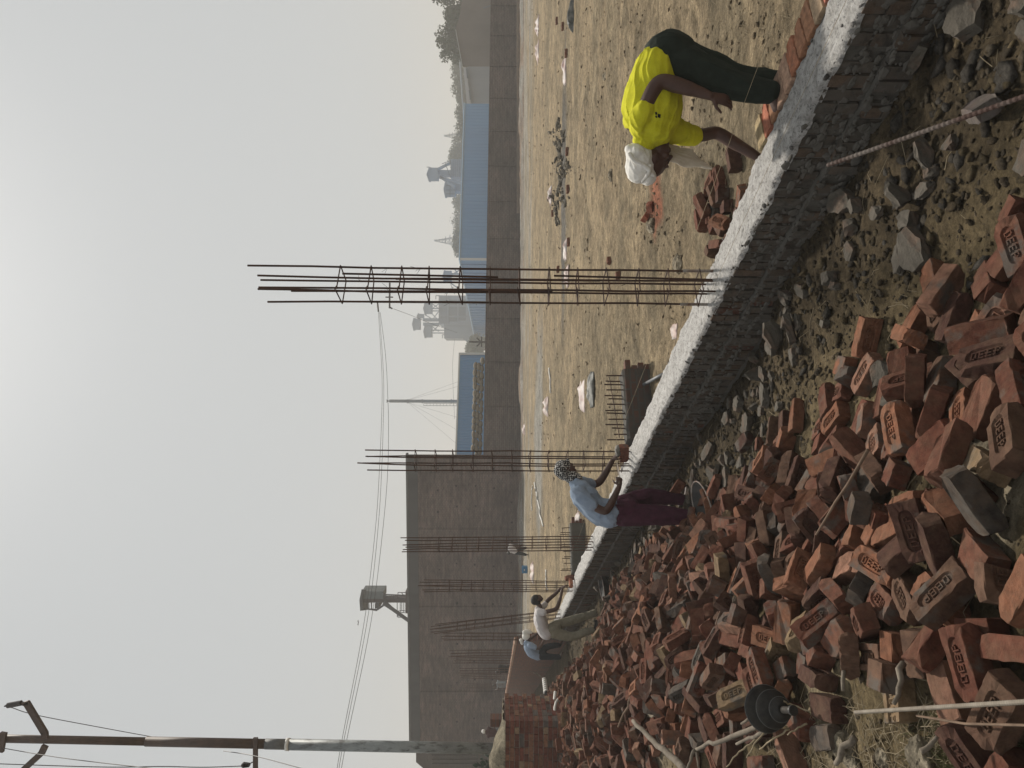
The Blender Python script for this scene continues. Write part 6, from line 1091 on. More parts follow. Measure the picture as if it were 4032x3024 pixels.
0,-2798,7883,627,77,-27,6,-97,0,-2274,6255,540,68,35,47,90,0,-4523,10757,796,12,-15,0,-126,0,-4150,9432,889,90,-5,9,89,0,-5030,11037,851,67,-78,54,-51,
0,-3049,11357,18,37,-32,-8,-117,0,-1449,6790,86,109,-34,7,55,0,-4471,13553,154,51,-80,-14,84,0,-2509,8523,327,19,-58,110,12,0,-2278,7019,440,113,14,28,48,
0,-3805,8662,826,5,123,19,-26,2,-2265,10628,-142,103,-5,8,73,0,-2727,10512,64,32,-102,-48,50,1,-4190,13085,187,78,-39,56,-73,0,-2588,9770,82,124,-3,-26,5,
0,-708,4801,189,24,20,-123,7,0,-2072,7384,277,111,0,25,56,0,-2192,7175,409,46,-108,48,-7,0,-4427,10962,740,78,-31,13,-95,0,-3872,9531,761,57,-19,4,-112,
2,-4097,9764,800,23,-82,40,85,2,-1515,4495,486,6,-19,-7,-125,0,-2947,7280,653,94,-10,10,-85,2,-3159,7647,707,49,-89,-39,-66,0,-3549,9120,716,71,45,-57,-76,
2,-4077,9569,813,22,-12,-78,97,0,-4248,9786,806,105,2,-2,71,0,-1718,4215,557,116,1,4,51,2,-2009,4996,552,20,-16,-10,-124,0,-4508,9485,802,99,-8,-6,79,
0,-4479,8579,789,25,-78,-94,-25,0,-2141,9602,13,87,13,-22,89,0,-4103,13462,2,14,-4,120,-40,0,-4173,13662,12,6,125,-21,11,1,-2773,10829,18,56,57,60,-78,
0,-2411,8491,286,110,-29,-44,35,0,-2632,9393,251,105,-52,10,49,0,-3198,10092,341,8,35,-116,-37,2,-3814,9408,760,11,120,-38,-17,0,-5831,12561,838,2,110,63,-5,
2,-3115,6579,633,82,42,-80,33,1,-5924,12408,950,117,-16,-18,-44,0,-5395,10827,863,117,-14,-43,-18,2,-6548,12612,865,2,67,-66,-85,0,-3186,12388,-114,121,-15,-7,-36,
1,-4020,12897,103,25,44,13,-116,1,-1972,9040,-40,25,-40,117,16,0,-3544,11096,233,115,43,-34,3,0,-3311,10639,222,98,75,-3,32,1,-5202,12658,733,74,63,-77,-28,
0,-4622,10401,870,61,-28,-11,-107,0,-4376,9183,806,76,75,44,53,0,-5100,10824,902,40,-38,45,-105,0,-5772,11219,895,87,-90,-18,10,2,-1026,6022,60,75,-7,102,-1,
0,-4578,13188,298,14,-125,-13,-6,0,-4285,10766,719,6,37,-83,88,0,-5482,11434,931,41,-16,104,-58,0,1272,6436,68,95,2,3,84,0,-4110,13927,-50,33,-32,41,111,
0,-1623,7964,-28,16,-9,-93,-85,2,-1284,7557,-94,21,95,-82,-7,0,-2640,9976,60,18,19,124,10,0,-1798,7417,148,4,-26,-10,-124,0,-1003,5478,136,118,-12,19,-40,
0,-1085,5154,223,120,-2,36,20,2,-1888,6817,280,22,113,-45,-28,1,-2572,7753,486,36,5,-120,22,0,-3657,9884,631,7,-55,81,-81,0,-2231,6634,456,83,86,43,8,
0,-2663,6811,579,13,-19,13,-124,0,-2414,7144,490,24,22,11,122,0,-3480,8889,739,81,-67,-19,69,0,-4776,11822,696,78,-94,5,32,0,-2658,6662,577,3,14,5,126,
0,-3610,8739,780,52,-44,-65,86,0,-4735,10836,838,22,20,-92,-82,2,-5712,12424,833,88,26,-86,17,2,-3293,7296,707,127,1,-1,11,2,-3629,7744,726,51,-77,47,73,
2,-4288,8853,790,76,42,89,-26,0,-4698,9414,806,80,-76,40,-50,0,-1618,8530,-106,4,126,12,-11,2,-2506,10150,6,4,8,124,24,0,-3233,11225,64,72,-96,-37,-22,
0,-3822,12520,51,81,-64,20,-71,1,-4135,13155,93,7,1,-13,126,0,-4596,13859,103,38,-17,59,-105,0,-843,5925,0,84,7,24,92,2,-1588,6701,185,114,-25,-28,41,
2,-2375,7932,318,121,-16,34,6,0,-3899,11280,385,12,-53,105,-47,0,-3951,12123,261,64,100,-44,-4,0,-2494,7908,444,88,0,55,74,0,-4597,12824,398,51,-4,-88,-76,
2,-1609,5165,499,14,-22,-20,-123,2,-1731,5259,468,69,-34,-101,-1,1,-2796,7097,618,117,2,16,-46,0,-4338,10189,787,3,-99,-79,12,1,-4320,9972,828,14,31,109,55,
0,-5857,12775,881,92,81,27,-22,0,-6000,13348,870,106,-22,15,-65,0,-2427,5639,604,26,-93,-74,37,0,-4787,9847,808,41,36,81,81,0,-4858,10156,856,27,39,21,-116,
2,-5441,10502,933,42,78,-56,71,0,-3904,13577,-63,109,-64,-11,8,0,-2338,9880,-6,112,-6,15,57,0,-3772,12301,124,75,-64,34,-73,0,-1308,5565,326,24,102,-61,-39,
0,-2873,9294,362,23,115,-38,-32,2,-3415,10654,331,72,-57,-23,-85,0,-3450,10918,276,107,-40,40,-37,0,-3944,11260,506,5,114,-53,-16,0,-747,4120,330,104,50,29,44,
0,-4897,12811,548,117,-12,37,31,0,-5423,11183,952,24,12,119,-36,0,-5769,11868,912,117,48,-2,10,0,-3254,12597,-131,1,115,52,14,0,-3584,12657,-16,72,-60,-57,63,
0,-4083,12936,175,82,-51,-23,79,0,-2711,11396,-109,100,-25,18,-71,0,-4458,12422,385,18,120,20,33,2,-2519,6072,603,74,14,100,-21,0,-4698,12067,592,70,-101,26,18,
0,-3114,11991,-98,59,2,-2,-112,0,-4039,13791,-37,41,-21,82,85,0,-3378,11633,40,121,-13,-34,-7,0,-753,5759,2,6,-17,-6,-126,0,-2688,9715,124,19,26,-6,-123,
2,-654,4975,112,14,9,29,123,0,-576,5157,41,102,-6,17,73,0,-812,5527,88,31,-121,22,10,0,-1076,5893,80,125,-9,19,13,0,4,3598,101,20,98,-77,-11,
0,-799,4961,168,60,7,33,106,0,-1015,5368,171,6,39,96,73,0,-1917,7302,218,51,21,19,113,0,-2116,8049,153,81,-82,0,55,0,-2820,9591,258,66,19,-22,-105,
0,-3291,10738,194,16,122,21,25,0,-4931,13842,208,84,66,1,-69,1,393,2110,275,44,-3,-92,-75,1,-618,3833,292,83,1,37,88,1,-747,4381,280,7,-26,-5,-124,
2,-1070,5008,258,75,-31,-3,-98,0,-1452,5880,310,9,11,126,-8,0,-2330,7603,370,109,-20,24,-57,0,-3461,9714,539,86,11,37,86,0,-4251,12079,363,22,-36,119,12,
1,-1256,4881,379,4,31,-70,101,0,-2356,7313,427,8,-97,-74,34,0,-3892,10125,685,52,-32,-1,-111,0,-4237,11414,523,82,19,-65,-69,0,-4596,11442,688,66,18,26,104,
2,-4399,11853,470,70,12,-70,-79,1,-5523,13390,643,20,-30,6,-122,0,-207,2263,434,8,-94,-82,24,1,-2413,6651,535,94,-70,-6,48,0,-3312,8255,723,80,60,-43,-66,
0,-3774,9975,665,117,-5,38,33,2,-374,1984,517,115,-3,0,-53,2,-1188,3546,503,48,4,19,116,2,-2009,5633,502,70,-30,1,-102,1,-3933,9119,786,83,-11,11,-95,
0,-4234,10124,783,79,-23,2,-97,0,-5842,13092,791,124,-7,7,-25,0,-563,1977,514,3,111,-61,3,0,-2974,6974,647,118,12,8,46,0,-3703,7888,731,67,-1,-19,106,
0,-3947,8667,778,63,2,-7,110,1,-3299,6935,666,64,2,-17,109,2,-764,1944,520,5,81,-97,2,0,-988,1798,536,44,-39,70,-88,0,-1208,1908,531,4,-112,59,8,
2,-3757,7521,727,18,89,-34,81,2,-3940,7668,704,117,0,5,-48,0,-3983,7788,711,118,2,-2,46,0,-4687,9559,809,79,-74,44,-48,0,-4998,9981,795,1,16,126,3,
0,-4639,8972,781,4,-74,-103,3,0,-5016,9414,853,87,15,90,-15,0,-5552,10563,880,56,74,50,-70,0,-5788,10876,863,34,-78,33,89,2,-4719,8746,765,72,-1,-12,104,
2,-4829,8854,771,101,5,5,77,2,-4937,9007,781,67,5,4,-108,0,-4993,9191,782,120,-2,-3,-41,0,-5484,10132,819,71,28,17,-100,2,-5532,9954,768,97,4,3,82,
0,-5644,10180,775,1,-122,-37,0,2,-5874,10218,777,107,-1,0,69,0,-6386,11287,809,62,70,-62,-59,0,-6458,11610,821,81,-87,31,-34,1,-6798,11898,809,60,102,-39,-24,
0,-6775,12008,815,37,23,48,109,0,-6845,12498,888,54,-70,-64,-66,0,-7067,12494,803,112,2,3,60,0,-2378,9543,56,70,43,-72,-65,0,-1874,8677,21,6,-125,-13,15,
0,741,2411,63,94,1,15,84,0,-1313,6619,112,9,123,14,-25,2,-2119,7809,241,20,-30,41,115,0,-2509,8930,284,11,20,-114,51,0,-3429,10727,245,109,-54,-31,18,
0,-3222,10860,148,19,36,-75,94,0,-3604,10898,282,59,-21,-104,-38,0,-4071,12020,310,16,-51,-11,-115,0,-1221,5714,173,26,-70,79,-65,0,-1525,6249,184,5,31,-83,90,
0,-3193,10308,301,1,-15,-123,26,0,-3819,11072,429,42,104,-50,-33,1,-1210,5057,302,100,-32,17,-69,0,-1932,6318,373,76,-7,-23,99,1,-2426,7798,392,35,76,-95,-1,
0,-3254,9426,521,61,4,-82,-75,1,-3528,9554,611,114,-27,22,-44,0,-4079,10871,616,4,59,11,112,0,-4248,11121,633,5,-83,90,-32,0,-4652,12418,453,35,-110,-20,48,
2,-2260,6472,528,58,-42,52,-91,0,-3404,8113,733,14,100,-77,-3,0,-5012,11646,848,48,-18,-2,-116,1,-5527,12706,828,79,-57,42,-70,2,-4011,8888,818,58,54,37,-92,
0,-2602,4664,564,0,-17,126,8,2,-3872,7435,706,45,6,-7,118,0,-5796,11544,900,19,1,-1,-126,1,-4277,8083,743,34,34,-22,-115,1,-4391,8225,710,54,-1,-6,115,
0,-4438,8372,724,122,-1,-5,36,0,-4479,8508,855,97,-55,55,-27,0,-4754,8954,824,101,-32,10,-69,0,-5676,10828,953,29,55,-19,109,0,-4756,8504,729,12,-125,-19,-5,
2,-4987,8588,772,7,-97,-8,-81,2,-4966,8867,796,44,79,43,-78,0,-5051,9057,840,21,-27,94,78,0,-5305,9064,796,41,36,79,83,0,-5850,9964,769,122,3,3,-34,
0,-5357,10142,858,63,61,-72,59,0,-5448,10289,888,46,32,113,17,0,-5949,10398,797,1,-126,-9,11,0,-5851,10768,942,53,-69,54,76,1,-6281,11267,840,34,-87,75,42,
0,-6369,12046,881,16,-51,-68,-93,2,-6618,12044,814,19,33,-77,-94,1,-5297,9369,776,119,2,-15,-43,1,-5514,9924,843,12,-4,2,-126,0,-6540,10502,792,3,90,89,-4,
2,-6158,10522,797,25,-5,1,-124,2,-6725,11720,795,109,-7,-6,-64,0,-3441,12580,-74,41,-76,45,82,1,-3925,13177,2,124,-8,-25,5,0,-2949,11038,30,36,109,-3,-55,
0,-3440,11607,149,112,20,9,56,0,-2484,9357,191,7,-73,74,-73,2,769,2728,32,85,-41,-79,-33,0,-3017,10397,172,36,-26,-28,-115,2,314,2376,218,32,78,-94,-13,
0,-3275,9888,415,58,-30,32,-104,1,-1873,5667,498,55,-85,-70,-31,0,-4859,13055,467,53,-44,-61,88,0,-3672,10137,581,19,61,106,28,2,-2173,5481,567,11,-95,-83,16,
0,-5577,13096,752,43,6,-90,-78,0,-2656,4806,569,2,122,36,-3,0,-4899,10820,846,66,-72,61,-52,0,-5556,11997,845,120,-25,-13,-31,0,-1405,2449,534,6,-81,97,-1,
0,-5221,9792,887,89,-21,-20,86,0,-5717,10613,870,50,67,-56,77,0,-6513,12181,933,3,-13,42,119,0,-5651,9178,783,3,-18,126,-2,0,-5605,10069,831,32,42,8,-115,
0,-5716,10406,857,118,26,-37,14,0,-6160,11297,896,91,-52,33,-64,0,-6365,11732,902,2,-33,-121,22,0,-6578,11800,834,16,16,-124,16,1,-6656,12134,864,50,45,-108,5,
0,-5899,10525,834,118,42,17,6,0,-6768,12096,874,34,-49,-10,-111,0,-2856,11235,-40,2,-25,-124,9,0,-4457,12837,302,47,-100,58,-24,2,-2976,8302,573,12,30,12,122,
2,-3321,7792,735,113,-5,-55,-15,2,-4532,11062,754,19,123,-15,-18,2,-3513,7798,786,46,-91,1,-76,0,-4815,8608,789,12,-4,125,-20,0,-4779,9140,827,1,124,1,-26,
0,-6022,11380,954,9,112,49,35,0,-6636,12640,900,92,63,60,3,0,-4596,8447,747,66,77,48,60,1,-4998,9252,884,30,61,99,42,0,-5270,9546,855,102,2,-3,76,
0,-5620,10205,928,74,-51,-73,-52,2,-5800,10209,854,113,5,4,58,0,-6416,11098,818,34,35,83,83,0,-6183,11627,949,12,78,89,45,0,-6050,10872,854,75,-19,18,99,
0,-7163,12657,857,22,-52,-73,87,0,-732,5255,84,54,-110,33,-1,0,609,2106,156,15,21,19,123,0,550,2447,122,123,-6,21,-24,0,-1033,1993,531,26,-34,84,-86]
CHUNKS = [
3,1158,4573,-40,4,-93,-86,-8,5,1162,3667,-28,4,-17,94,84,0,1000,3853,-3,74,94,0,42,3,402,5639,-13,23,-1,82,-95,5,680,3891,-27,127,2,-2,-3,
0,77,3913,48,31,-1,-29,120,5,993,3718,-52,82,2,7,96,3,901,2793,31,8,-116,50,3,3,422,5323,-14,16,-6,122,-30,2,1545,2943,-20,7,74,-102,-12,
2,971,4454,-33,66,-89,38,-48,3,-67,6114,-118,35,-4,-8,-122,4,1145,3448,-29,2,-63,-110,-7,2,1084,4378,-30,124,-11,-3,24,1,832,4493,-50,0,-29,123,10,
2,696,4723,-24,71,0,-1,105,3,-684,7759,-126,18,-32,-122,-4,3,-334,6584,-136,2,-109,65,-8,4,1055,3623,-38,55,-69,-63,66,5,976,4142,-29,88,-19,1,90,
5,678,5234,-56,113,6,-7,58,3,-167,6875,-147,76,-12,1,-101,0,212,5347,-52,112,-13,3,59,0,90,6351,-130,61,68,-41,78,1,1430,2933,-31,51,10,7,-116,
3,-1029,8224,-95,1,-11,-126,4,1,450,5258,-43,3,-121,-37,4,3,-892,7124,-121,4,39,-121,6,0,-332,7224,-145,123,12,7,-30,5,102,6198,-136,4,-118,-47,0,
2,245,6476,-148,49,-96,-14,-65,3,-938,7626,-138,109,20,-9,62,0,-716,6786,-148,69,5,6,106,4,678,5463,-46,6,-62,62,92,3,-1308,8461,-118,111,-36,-5,50,
4,631,4633,-24,78,-61,-54,59,4,405,4772,-24,85,-6,0,-94,5,654,5524,-50,5,-49,117,-1,3,303,5769,-47,83,-11,2,95,4,72,5827,-79,79,84,30,44,
0,-702,7122,-130,45,-15,1,118,5,-166,5727,-88,76,-5,9,101,2,-733,7239,-118,88,-87,-26,-11,1,-395,6280,-169,2,127,6,-2,3,-900,7460,-134,7,3,-122,34,
5,-214,6312,-164,113,-2,-11,-57,4,-190,6485,-159,80,86,20,-44,4,554,5453,-46,45,-2,2,119,3,-1392,8681,-128,20,110,61,2,1,-176,7185,-165,127,0,3,-2,
3,-1756,10266,-116,69,-1,-16,-106,2,-1249,8909,-151,96,-80,16,-19,3,-1629,9929,-129,3,122,-34,5,5,-1437,9678,-145,0,126,-8,-11,0,-1320,9465,-179,3,123,-32,5,
3,-2599,11793,-130,9,47,-117,-2,0,-1949,9902,-80,41,-81,-40,-79,3,-1177,7964,-106,10,-1,-10,-126,2,-1578,9369,-135,3,-101,77,2,4,467,5499,-45,3,-13,-126,-3,
4,-72,6439,-151,5,56,113,14,0,-3449,13822,-114,83,-29,-83,-37,3,-4131,14810,-112,11,-95,-84,1,0,-1706,9261,-126,53,-18,-14,-113,3,-1265,8363,-142,2,-61,111,-13,
0,-1645,9625,-109,14,112,-54,20,5,-1187,8279,-123,74,-89,-30,42,5,-1895,10027,-91,62,32,-83,-66,0,-76,3581,156,15,86,89,25,3,-1999,10666,-154,126,-6,-2,-15,
4,-54,6300,-144,5,-11,-126,3,4,-570,8029,-108,116,0,2,51,4,-833,7916,-99,126,1,-2,-15,0,-3279,13529,-117,85,65,4,-69,4,-872,8061,-93,33,-36,84,-81,
1,-1177,8160,-113,45,-6,17,118,1,-316,6574,-179,4,117,-50,2,4,-1380,9152,-169,127,-5,3,-8,4,-343,7071,-167,56,-73,-64,60,5,-2333,11456,-164,124,-3,3,26,
4,-1479,9096,-158,58,88,55,45,5,-1819,9510,-117,2,-127,0,10,2,-1608,9782,-116,78,-78,44,-45,1,-1577,9517,-130,10,-47,-118,5,3,-3644,14189,-126,1,-78,-100,5,
1,-1262,9181,-178,3,-49,-117,-1,2,-2503,11471,-142,80,-95,11,-24,3,-3003,9108,462,107,-45,-12,51,0,-2391,11247,-166,115,0,0,53,5,-2867,12534,-185,0,-26,124,-8,
2,-1386,8890,-154,21,-8,-91,-86,1,-2031,10891,-158,2,-88,-92,-7,4,-1051,9061,-154,73,55,-74,-46,1,-1732,9758,-130,1,97,-82,-4,1,-405,6727,-166,8,-78,-100,-7,
2,-1562,8689,-122,91,88,-8,-4,4,-1858,10564,-144,22,-11,-4,124,2,-1530,8790,-135,14,102,-73,11,0,-2248,10795,-166,6,-105,-70,-2,2,-2648,11547,-117,73,6,97,-37,
4,-3182,13287,-166,1,3,-127,-5,2,-1118,8420,-118,4,113,56,13,0,-1874,9815,-120,6,-8,-126,7,4,-2109,10840,-162,121,2,5,-37,2,-1077,7686,-125,9,50,114,20,
2,-1920,10160,-110,101,69,-26,23,1,-1950,10837,-158,4,95,-84,5,2,-913,7282,-121,62,-94,47,35,3,-3142,11724,-35,120,-3,-18,36,3,-2927,12062,-118,5,64,-109,4,
2,-295,5900,-111,9,119,-44,3,2,-3650,13941,-130,59,68,57,70,4,-310,3117,312,114,-20,33,-42,1,-1396,5213,409,20,-124,16,-8,1,-3941,14361,-142,124,10,4,-24,
2,-942,7347,-146,120,-17,-6,38,1,-2363,11104,-160,7,-77,-101,3,5,-1591,8636,-133,96,-82,8,-9,5,-1255,8596,-138,52,106,46,5,4,-3738,13972,-128,57,85,19,-73,
5,-4141,15073,-148,0,83,92,-28,4,-1763,9184,-148,65,-61,-62,66,5,-531,6042,-110,112,0,18,57,5,-3158,12600,-172,1,96,-83,2,1,-4334,15562,-180,80,5,2,-99,
0,1498,2630,-8,98,16,-4,79,5,1744,3021,-42,121,4,3,-37,4,519,2003,197,44,-16,-96,-69,4,1482,2711,-39,70,-61,-53,69,2,-4520,14879,-108,83,79,20,50,
3,-2125,10127,-102,86,4,-6,93,3,1691,2660,-31,58,-4,-16,-112,1,-4199,14607,-161,126,6,-9,-10,4,-1947,9652,-102,117,6,-1,-48,5,1940,2924,-47,2,-109,-64,10,
0,1661,2869,-33,15,122,-28,-14,1,882,2783,-12,4,-79,99,4,0,1563,2812,-50,35,7,-2,122,5,-2959,12565,-182,1,-18,126,-5]
# ---------------------------------------------------------------- steel column cages
def cage(loc, label, H=3.78, lean=(0, 0), seed=0, a=.20, b=.19, crust=True, offs=None, n=14):
    """cage in the wall's own directions: a across the wall, b along it"""
    r = random.Random(seed); e = empty('rebar_cage', loc, label, 'steel cage', 'reinforcement cages standing along the low wall'); L = np.array(loc, float)
    en = np.array([NX, NY, 0]); ed = np.array([DX, DY, 0]); ln = np.array([lean[0], lean[1], 0])
    far = loc[1] > 12; ns = 5 if far else 7; rr = .0085 if not far else .0095
    for i in (0, .5, 1):
        for j in (0, 1):
            hh = H+r.uniform(-.12, .04); pts = []; sp = en*r.uniform(-.05, .05)+ed*r.uniform(-.05, .05)
            for k in range(9): t = k/8; w = en*(i-.5)*a+ed*(j-.5)*b+sp*max(0, t-.78)*2+en*r.gauss(0, .003); pts.append(L+w+ln*t+np.array([0, 0, hh*t]))
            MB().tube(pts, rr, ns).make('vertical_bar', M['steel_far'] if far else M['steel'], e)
    for k in range(n):
        z = .42+k*.243+r.uniform(-.02, .02)
        if z > H*.84: break
        t = z/H; c = L+ln*t+np.array([0, 0, z]); q_ = []; g = rr+.004
        for (i, j) in ((-.5, -.5), (.5, -.5), (.5, .5), (-.5, .5), (-.5, -.5)): q_.append(c+en*i*(a+2*g)+ed*j*(b+2*g)+np.array([0, 0, r.uniform(-.012, .012)]))
        q_[-1] = q_[0]+np.array([0, 0, .012]); q_.append(q_[-1]+en*.06+ed*.045)
        m_ = MB(); 
        for u, v in zip(q_[:-1], q_[1:]): m_.tube([u, v], .0055, 5)
        m_.make('tie', M['steel_far'] if far else M['steel'], e)
    return e
def on_wall(y_px, n_=3.41):            # where the sight line of a column of the photo crosses the wall's middle
    v = ray(2500, y_px); k = n_/(v[0]*NX/1+v[1]*NY); w = v*k; return w[0], w[1]
cg = [(1131, 0, 0, 'tallest looking steel cage standing in the low wall nearest the camera', 1), (1817, 0, 0, 'second steel cage, rising behind the man with the checked head cloth', 2), (2138, -.05, 0, 'third steel cage, in front of the rendered cross wall stub', 3), (2310, .02, 0, 'fourth steel cage, at the hands of the man in the white shirt', 4),
      (2412, .38, 0, 'leaning steel cage just behind the head of the man in the white shirt', 5), (2506, .0, 0, 'steel cage above the bent man with the white head cloth', 6), (2569, -.02, 0, 'steel cage rising at the start of the new brick wall', 7), (2603, .05, 0, 'faint steel cage just beyond the start of the new brick wall', 8), (2640, 0, 0, 'faint steel cage over the middle of the new brick wall', 9), (2668, .1, 0, 'second faint steel cage over the new brick wall', 10), (2700, 0, 0, 'farthest steel cage over the new brick wall near the man in the grey shirt', 11)]
for (yp, lx, ly, lb, sd_) in cg:
    x, y = on_wall(yp)
    if sd_ == 5: lx = -.45
    e = cage((x, y, .05), lb, 4.05 if sd_ == 1 else 3.80, (lx, ly), sd_, n=15)
    if sd_ == 1:                                   # lapped bars of the nearest cage
        en = np.array([NX, NY, 0]); ed = np.array([DX, DY, 0]); L = np.array([x, y, .05])
        for (i, j, z0, z1, dx) in [(.02, -.5, 2.05, 3.3, .02), (-.02, .5, 1.6, 3.75, -.016), (.5, .44, 1.2, 2.9, .0), (0, -.44, .1, 1.6, .03)]:
            p0 = L+en*i*.2+ed*j*.19+en*.018; MB().tube([p0+np.array([0, 0, z0]), p0+en*dx+np.array([0, 0, z1])], .0085, 7).make('lapped_bar', M['steel'], e)
        for k in range(26):                            # thin binding wire ends
            z = .5+.243*(k//2)+random.Random(k).uniform(-.02, .02)
            if z > 3.2: break
            r = random.Random(k+5); c0 = L+en*r.choice((-.1, .1))+ed*r.choice((-.095, .095))+np.array([0, 0, z]); m_ = MB()
            for w in range(2): m_.tube([c0, c0+np.array([r.uniform(-.05, .05), r.uniform(-.04, .04), r.uniform(.01, .07)])], .0013, 4)
            m_.make('binding_wire', M['wire'], e)
        for j in (-.5, .5):
            p0 = L+en*.1*(1 if j < 0 else -1)+ed*j*.19; MB().tube([p0+np.array([0, 0, .28]), p0+np.array([0, 0, .55])], .0125, 7).make('cement_crust', M['cement_steel'], e)
# mason's lines
tag(MB().tube([(*ST(-.37, t), .575+.012*math.sin(t*.7)) for t in np.arange(-3, 14.1, .5)], .0016, 4).make('mason_line', M['straw']), "taut mason's line strung above the back edge of the low wall", 'string')
tag(MB().tube([(*ST(-.09, t), .392) for t in np.arange(-3, 5.1, .5)], .0013, 4).make('mason_line', M['straw']), "thin string lying along the wet mortar of the low wall", 'string')
# ---------------------------------------------------------------- brick meshes
def brick_mesh(frac, seed, frog=True, rough_end=True):
    r = random.Random(seed); L, W, H = BL, BW, BH; x1 = L/2; bm = bmesh.new()
    n = 28; a_, b_ = .080, .029; per = []; sta = []
    for k in range(n):
        t = 2*math.pi*(k+.5)/n; c, s_ = math.cos(t), math.sin(t); q_ = 1/max(abs(c), abs(s_)); X, Y = c*q_*L/2, s_*q_*W/2
        per.append((X, Y)); hx = a_-b_; yy = s_*q_; xx = c*q_
        if abs(X) <= hx: sta.append((X, math.copysign(b_, Y)))
        else:
            u = math.copysign(hx, X); ang_ = math.atan2(Y*b_/(W/2), abs(X)-hx if abs(Y) > W/2*.999 else (L/2-hx)); ang_ = math.atan2(Y/(W/2), (abs(X)-hx)/(L/2-hx)+.0001); sta.append((u+math.copysign(b_*math.cos(ang_), X), b_*math.sin(ang_)))
    ch = [(r.random() < .5)*r.uniform(.004, .013) for _ in range(8)]
    def ring(pts, z, k=1., j=.0013):
        out = []
        for (X, Y) in pts:
            x, y, zz = X*k, Y*(1-(1-k)*2), z
            for ci, (sx, sy, sz) in enumerate([(a, b, c) for a in (-1, 1) for b in (-1, 1) for c in (-1, 1)]):
                dd = math.dist((x, y, zz), (sx*L/2, sy*W/2, sz*H/2))
                if dd < .03 and ch[ci]: f_ = ch[ci]*(1-dd/.03); x -= sx*f_; y -= sy*f_*.8; zz -= sz*f_
            out.append(bm.verts.new((x+r.gauss(0, j), y+r.gauss(0, j), zz+r.gauss(0, j))))
        return out
    R_ = [ring(per, -H/2, .985), ring(per, -H/2+.003), ring(per, 0), ring(per, H/2-.003), ring(per, H/2, .985)]
    if frog: R_ += [ring(sta, H/2, 1, .0006), ring([(x*.93, y*.86) for x, y in sta], H/2-.010, 1, .0005)]
    for A_, B_ in zip(R_[:-1], R_[1:]):
        for k in range(n): bm.faces.new((A_[k], A_[(k+1) % n], B_[(k+1) % n], B_[k]))
    bm.faces.new(R_[0][::-1]); bm.faces.new(R_[-1])
    if frog:                                           # the four raised letters in the sunk panel
        zf, zt = H/2-.0105, H/2-.0022; sw = .0055; lh, lw = .033, .022
        def bxx(x0, x1_, y0, y1):
            p = [bm.verts.new((x, y, z)) for z in (zf, zt) for (x, y) in ((x0+.0006*(z == zt), y0+.0006*(z == zt)), (x1_-.0006*(z == zt), y0+.0006*(z == zt)), (x1_-.0006*(z == zt), y1-.0006*(z == zt)), (x0+.0006*(z == zt), y1-.0006*(z == zt)))]
            bm.faces.new(p[4:]); [bm.faces.new((p[i], p[(i+1) % 4], p[4+(i+1) % 4], p[4+i])) for i in range(4)]
        for ci, chx in enumerate('DEEP'):
            x0 = -.0585+ci*.031; y0 = -lh/2; m_ = sw
            bxx(x0, x0+m_, y0, y0+lh)
            if chx == 'D': bxx(x0+m_, x0+lw-m_*.9, y0+lh-m_, y0+lh); bxx(x0+m_, x0+lw-m_*.9, y0, y0+m_); bxx(x0+lw-m_, x0+lw, y0+m_*.9, y0+lh-m_*.9)
            if chx == 'E': bxx(x0+m_, x0+lw, y0+lh-m_, y0+lh); bxx(x0+m_, x0+lw*.88, y0+lh/2-m_/2, y0+lh/2+m_/2); bxx(x0+m_, x0+lw, y0, y0+m_)
            if chx == 'P': bxx(x0+m_, x0+lw-m_*.9, y0+lh-m_, y0+lh); bxx(x0+m_, x0+lw-m_*.9, y0+lh*.42, y0+lh*.42+m_); bxx(x0+lw-m_, x0+lw, y0+lh*.42+m_*.9, y0+lh-m_*.9)
    if frac < .99:
        cut = -L/2+L*frac; geo = bm.verts[:]+bm.edges[:]+bm.faces[:]; nrm = Vector((1, r.uniform(-.25, .25), r.uniform(-.25, .25))).normalized()
        res = bmesh.ops.bisect_plane(bm, geom=geo, plane_co=(cut, 0, 0), plane_no=nrm, clear_outer=True)
        ed_ = [g for g in res['geom_cut'] if isinstance(g, bmesh.types.BMEdge)]
        fl = bmesh.ops.triangle_fill(bm, edges=ed_, use_beauty=True)
        nf = [g for g in fl['geom'] if isinstance(g, bmesh.types.BMFace)]
        if nf:
            sb = bmesh.ops.subdivide_edges(bm, edges=list({e_ for f_ in nf for e_ in f_.edges if all(ff in nf for ff in e_.link_faces)}), cuts=1)
            for g in sb['geom_inner']:
                if isinstance(g, bmesh.types.BMVert): g.co.x += r.uniform(-.009, .006)
        bmesh.ops.translate(bm, verts=bm.verts, vec=(L/2-L*frac/2, 0, 0))
    bmesh.ops.recalc_face_normals(bm, faces=bm.faces); me = bpy.data.meshes.new('brick'); bm.to_mesh(me); bm.free(); return me
rnd = random.Random(77)
WH = [brick_mesh(1, 300+i, i < 8) for i in range(10)]; TQ = [brick_mesh(.74, 320+i, i < 2) for i in range(3)]; HF = [brick_mesh(.5, 330+i, i < 3) for i in range(5)]
for me_ in WH+TQ+HF: me_.materials.append(M['clay'])
PAL = [('red', (.112, .042, .027)), ('red', (.125, .052, .034)), ('dark', (.064, .030, .022)), ('orange', (.185, .080, .046)), ('brown', (.100, .055, .037)), ('tan', (.20, .14, .082)), ('pink', (.22, .115, .078)), ('grey', (.066, .056, .048))]
PW = [24, 20, 19, 14, 14, 4, 3, 4]
def pickcol(r): k = r.choices(range(8), PW)[0]; u = r.uniform(.82, 1.15); return PAL[k][0], tuple(a*u for a in PAL[k][1])
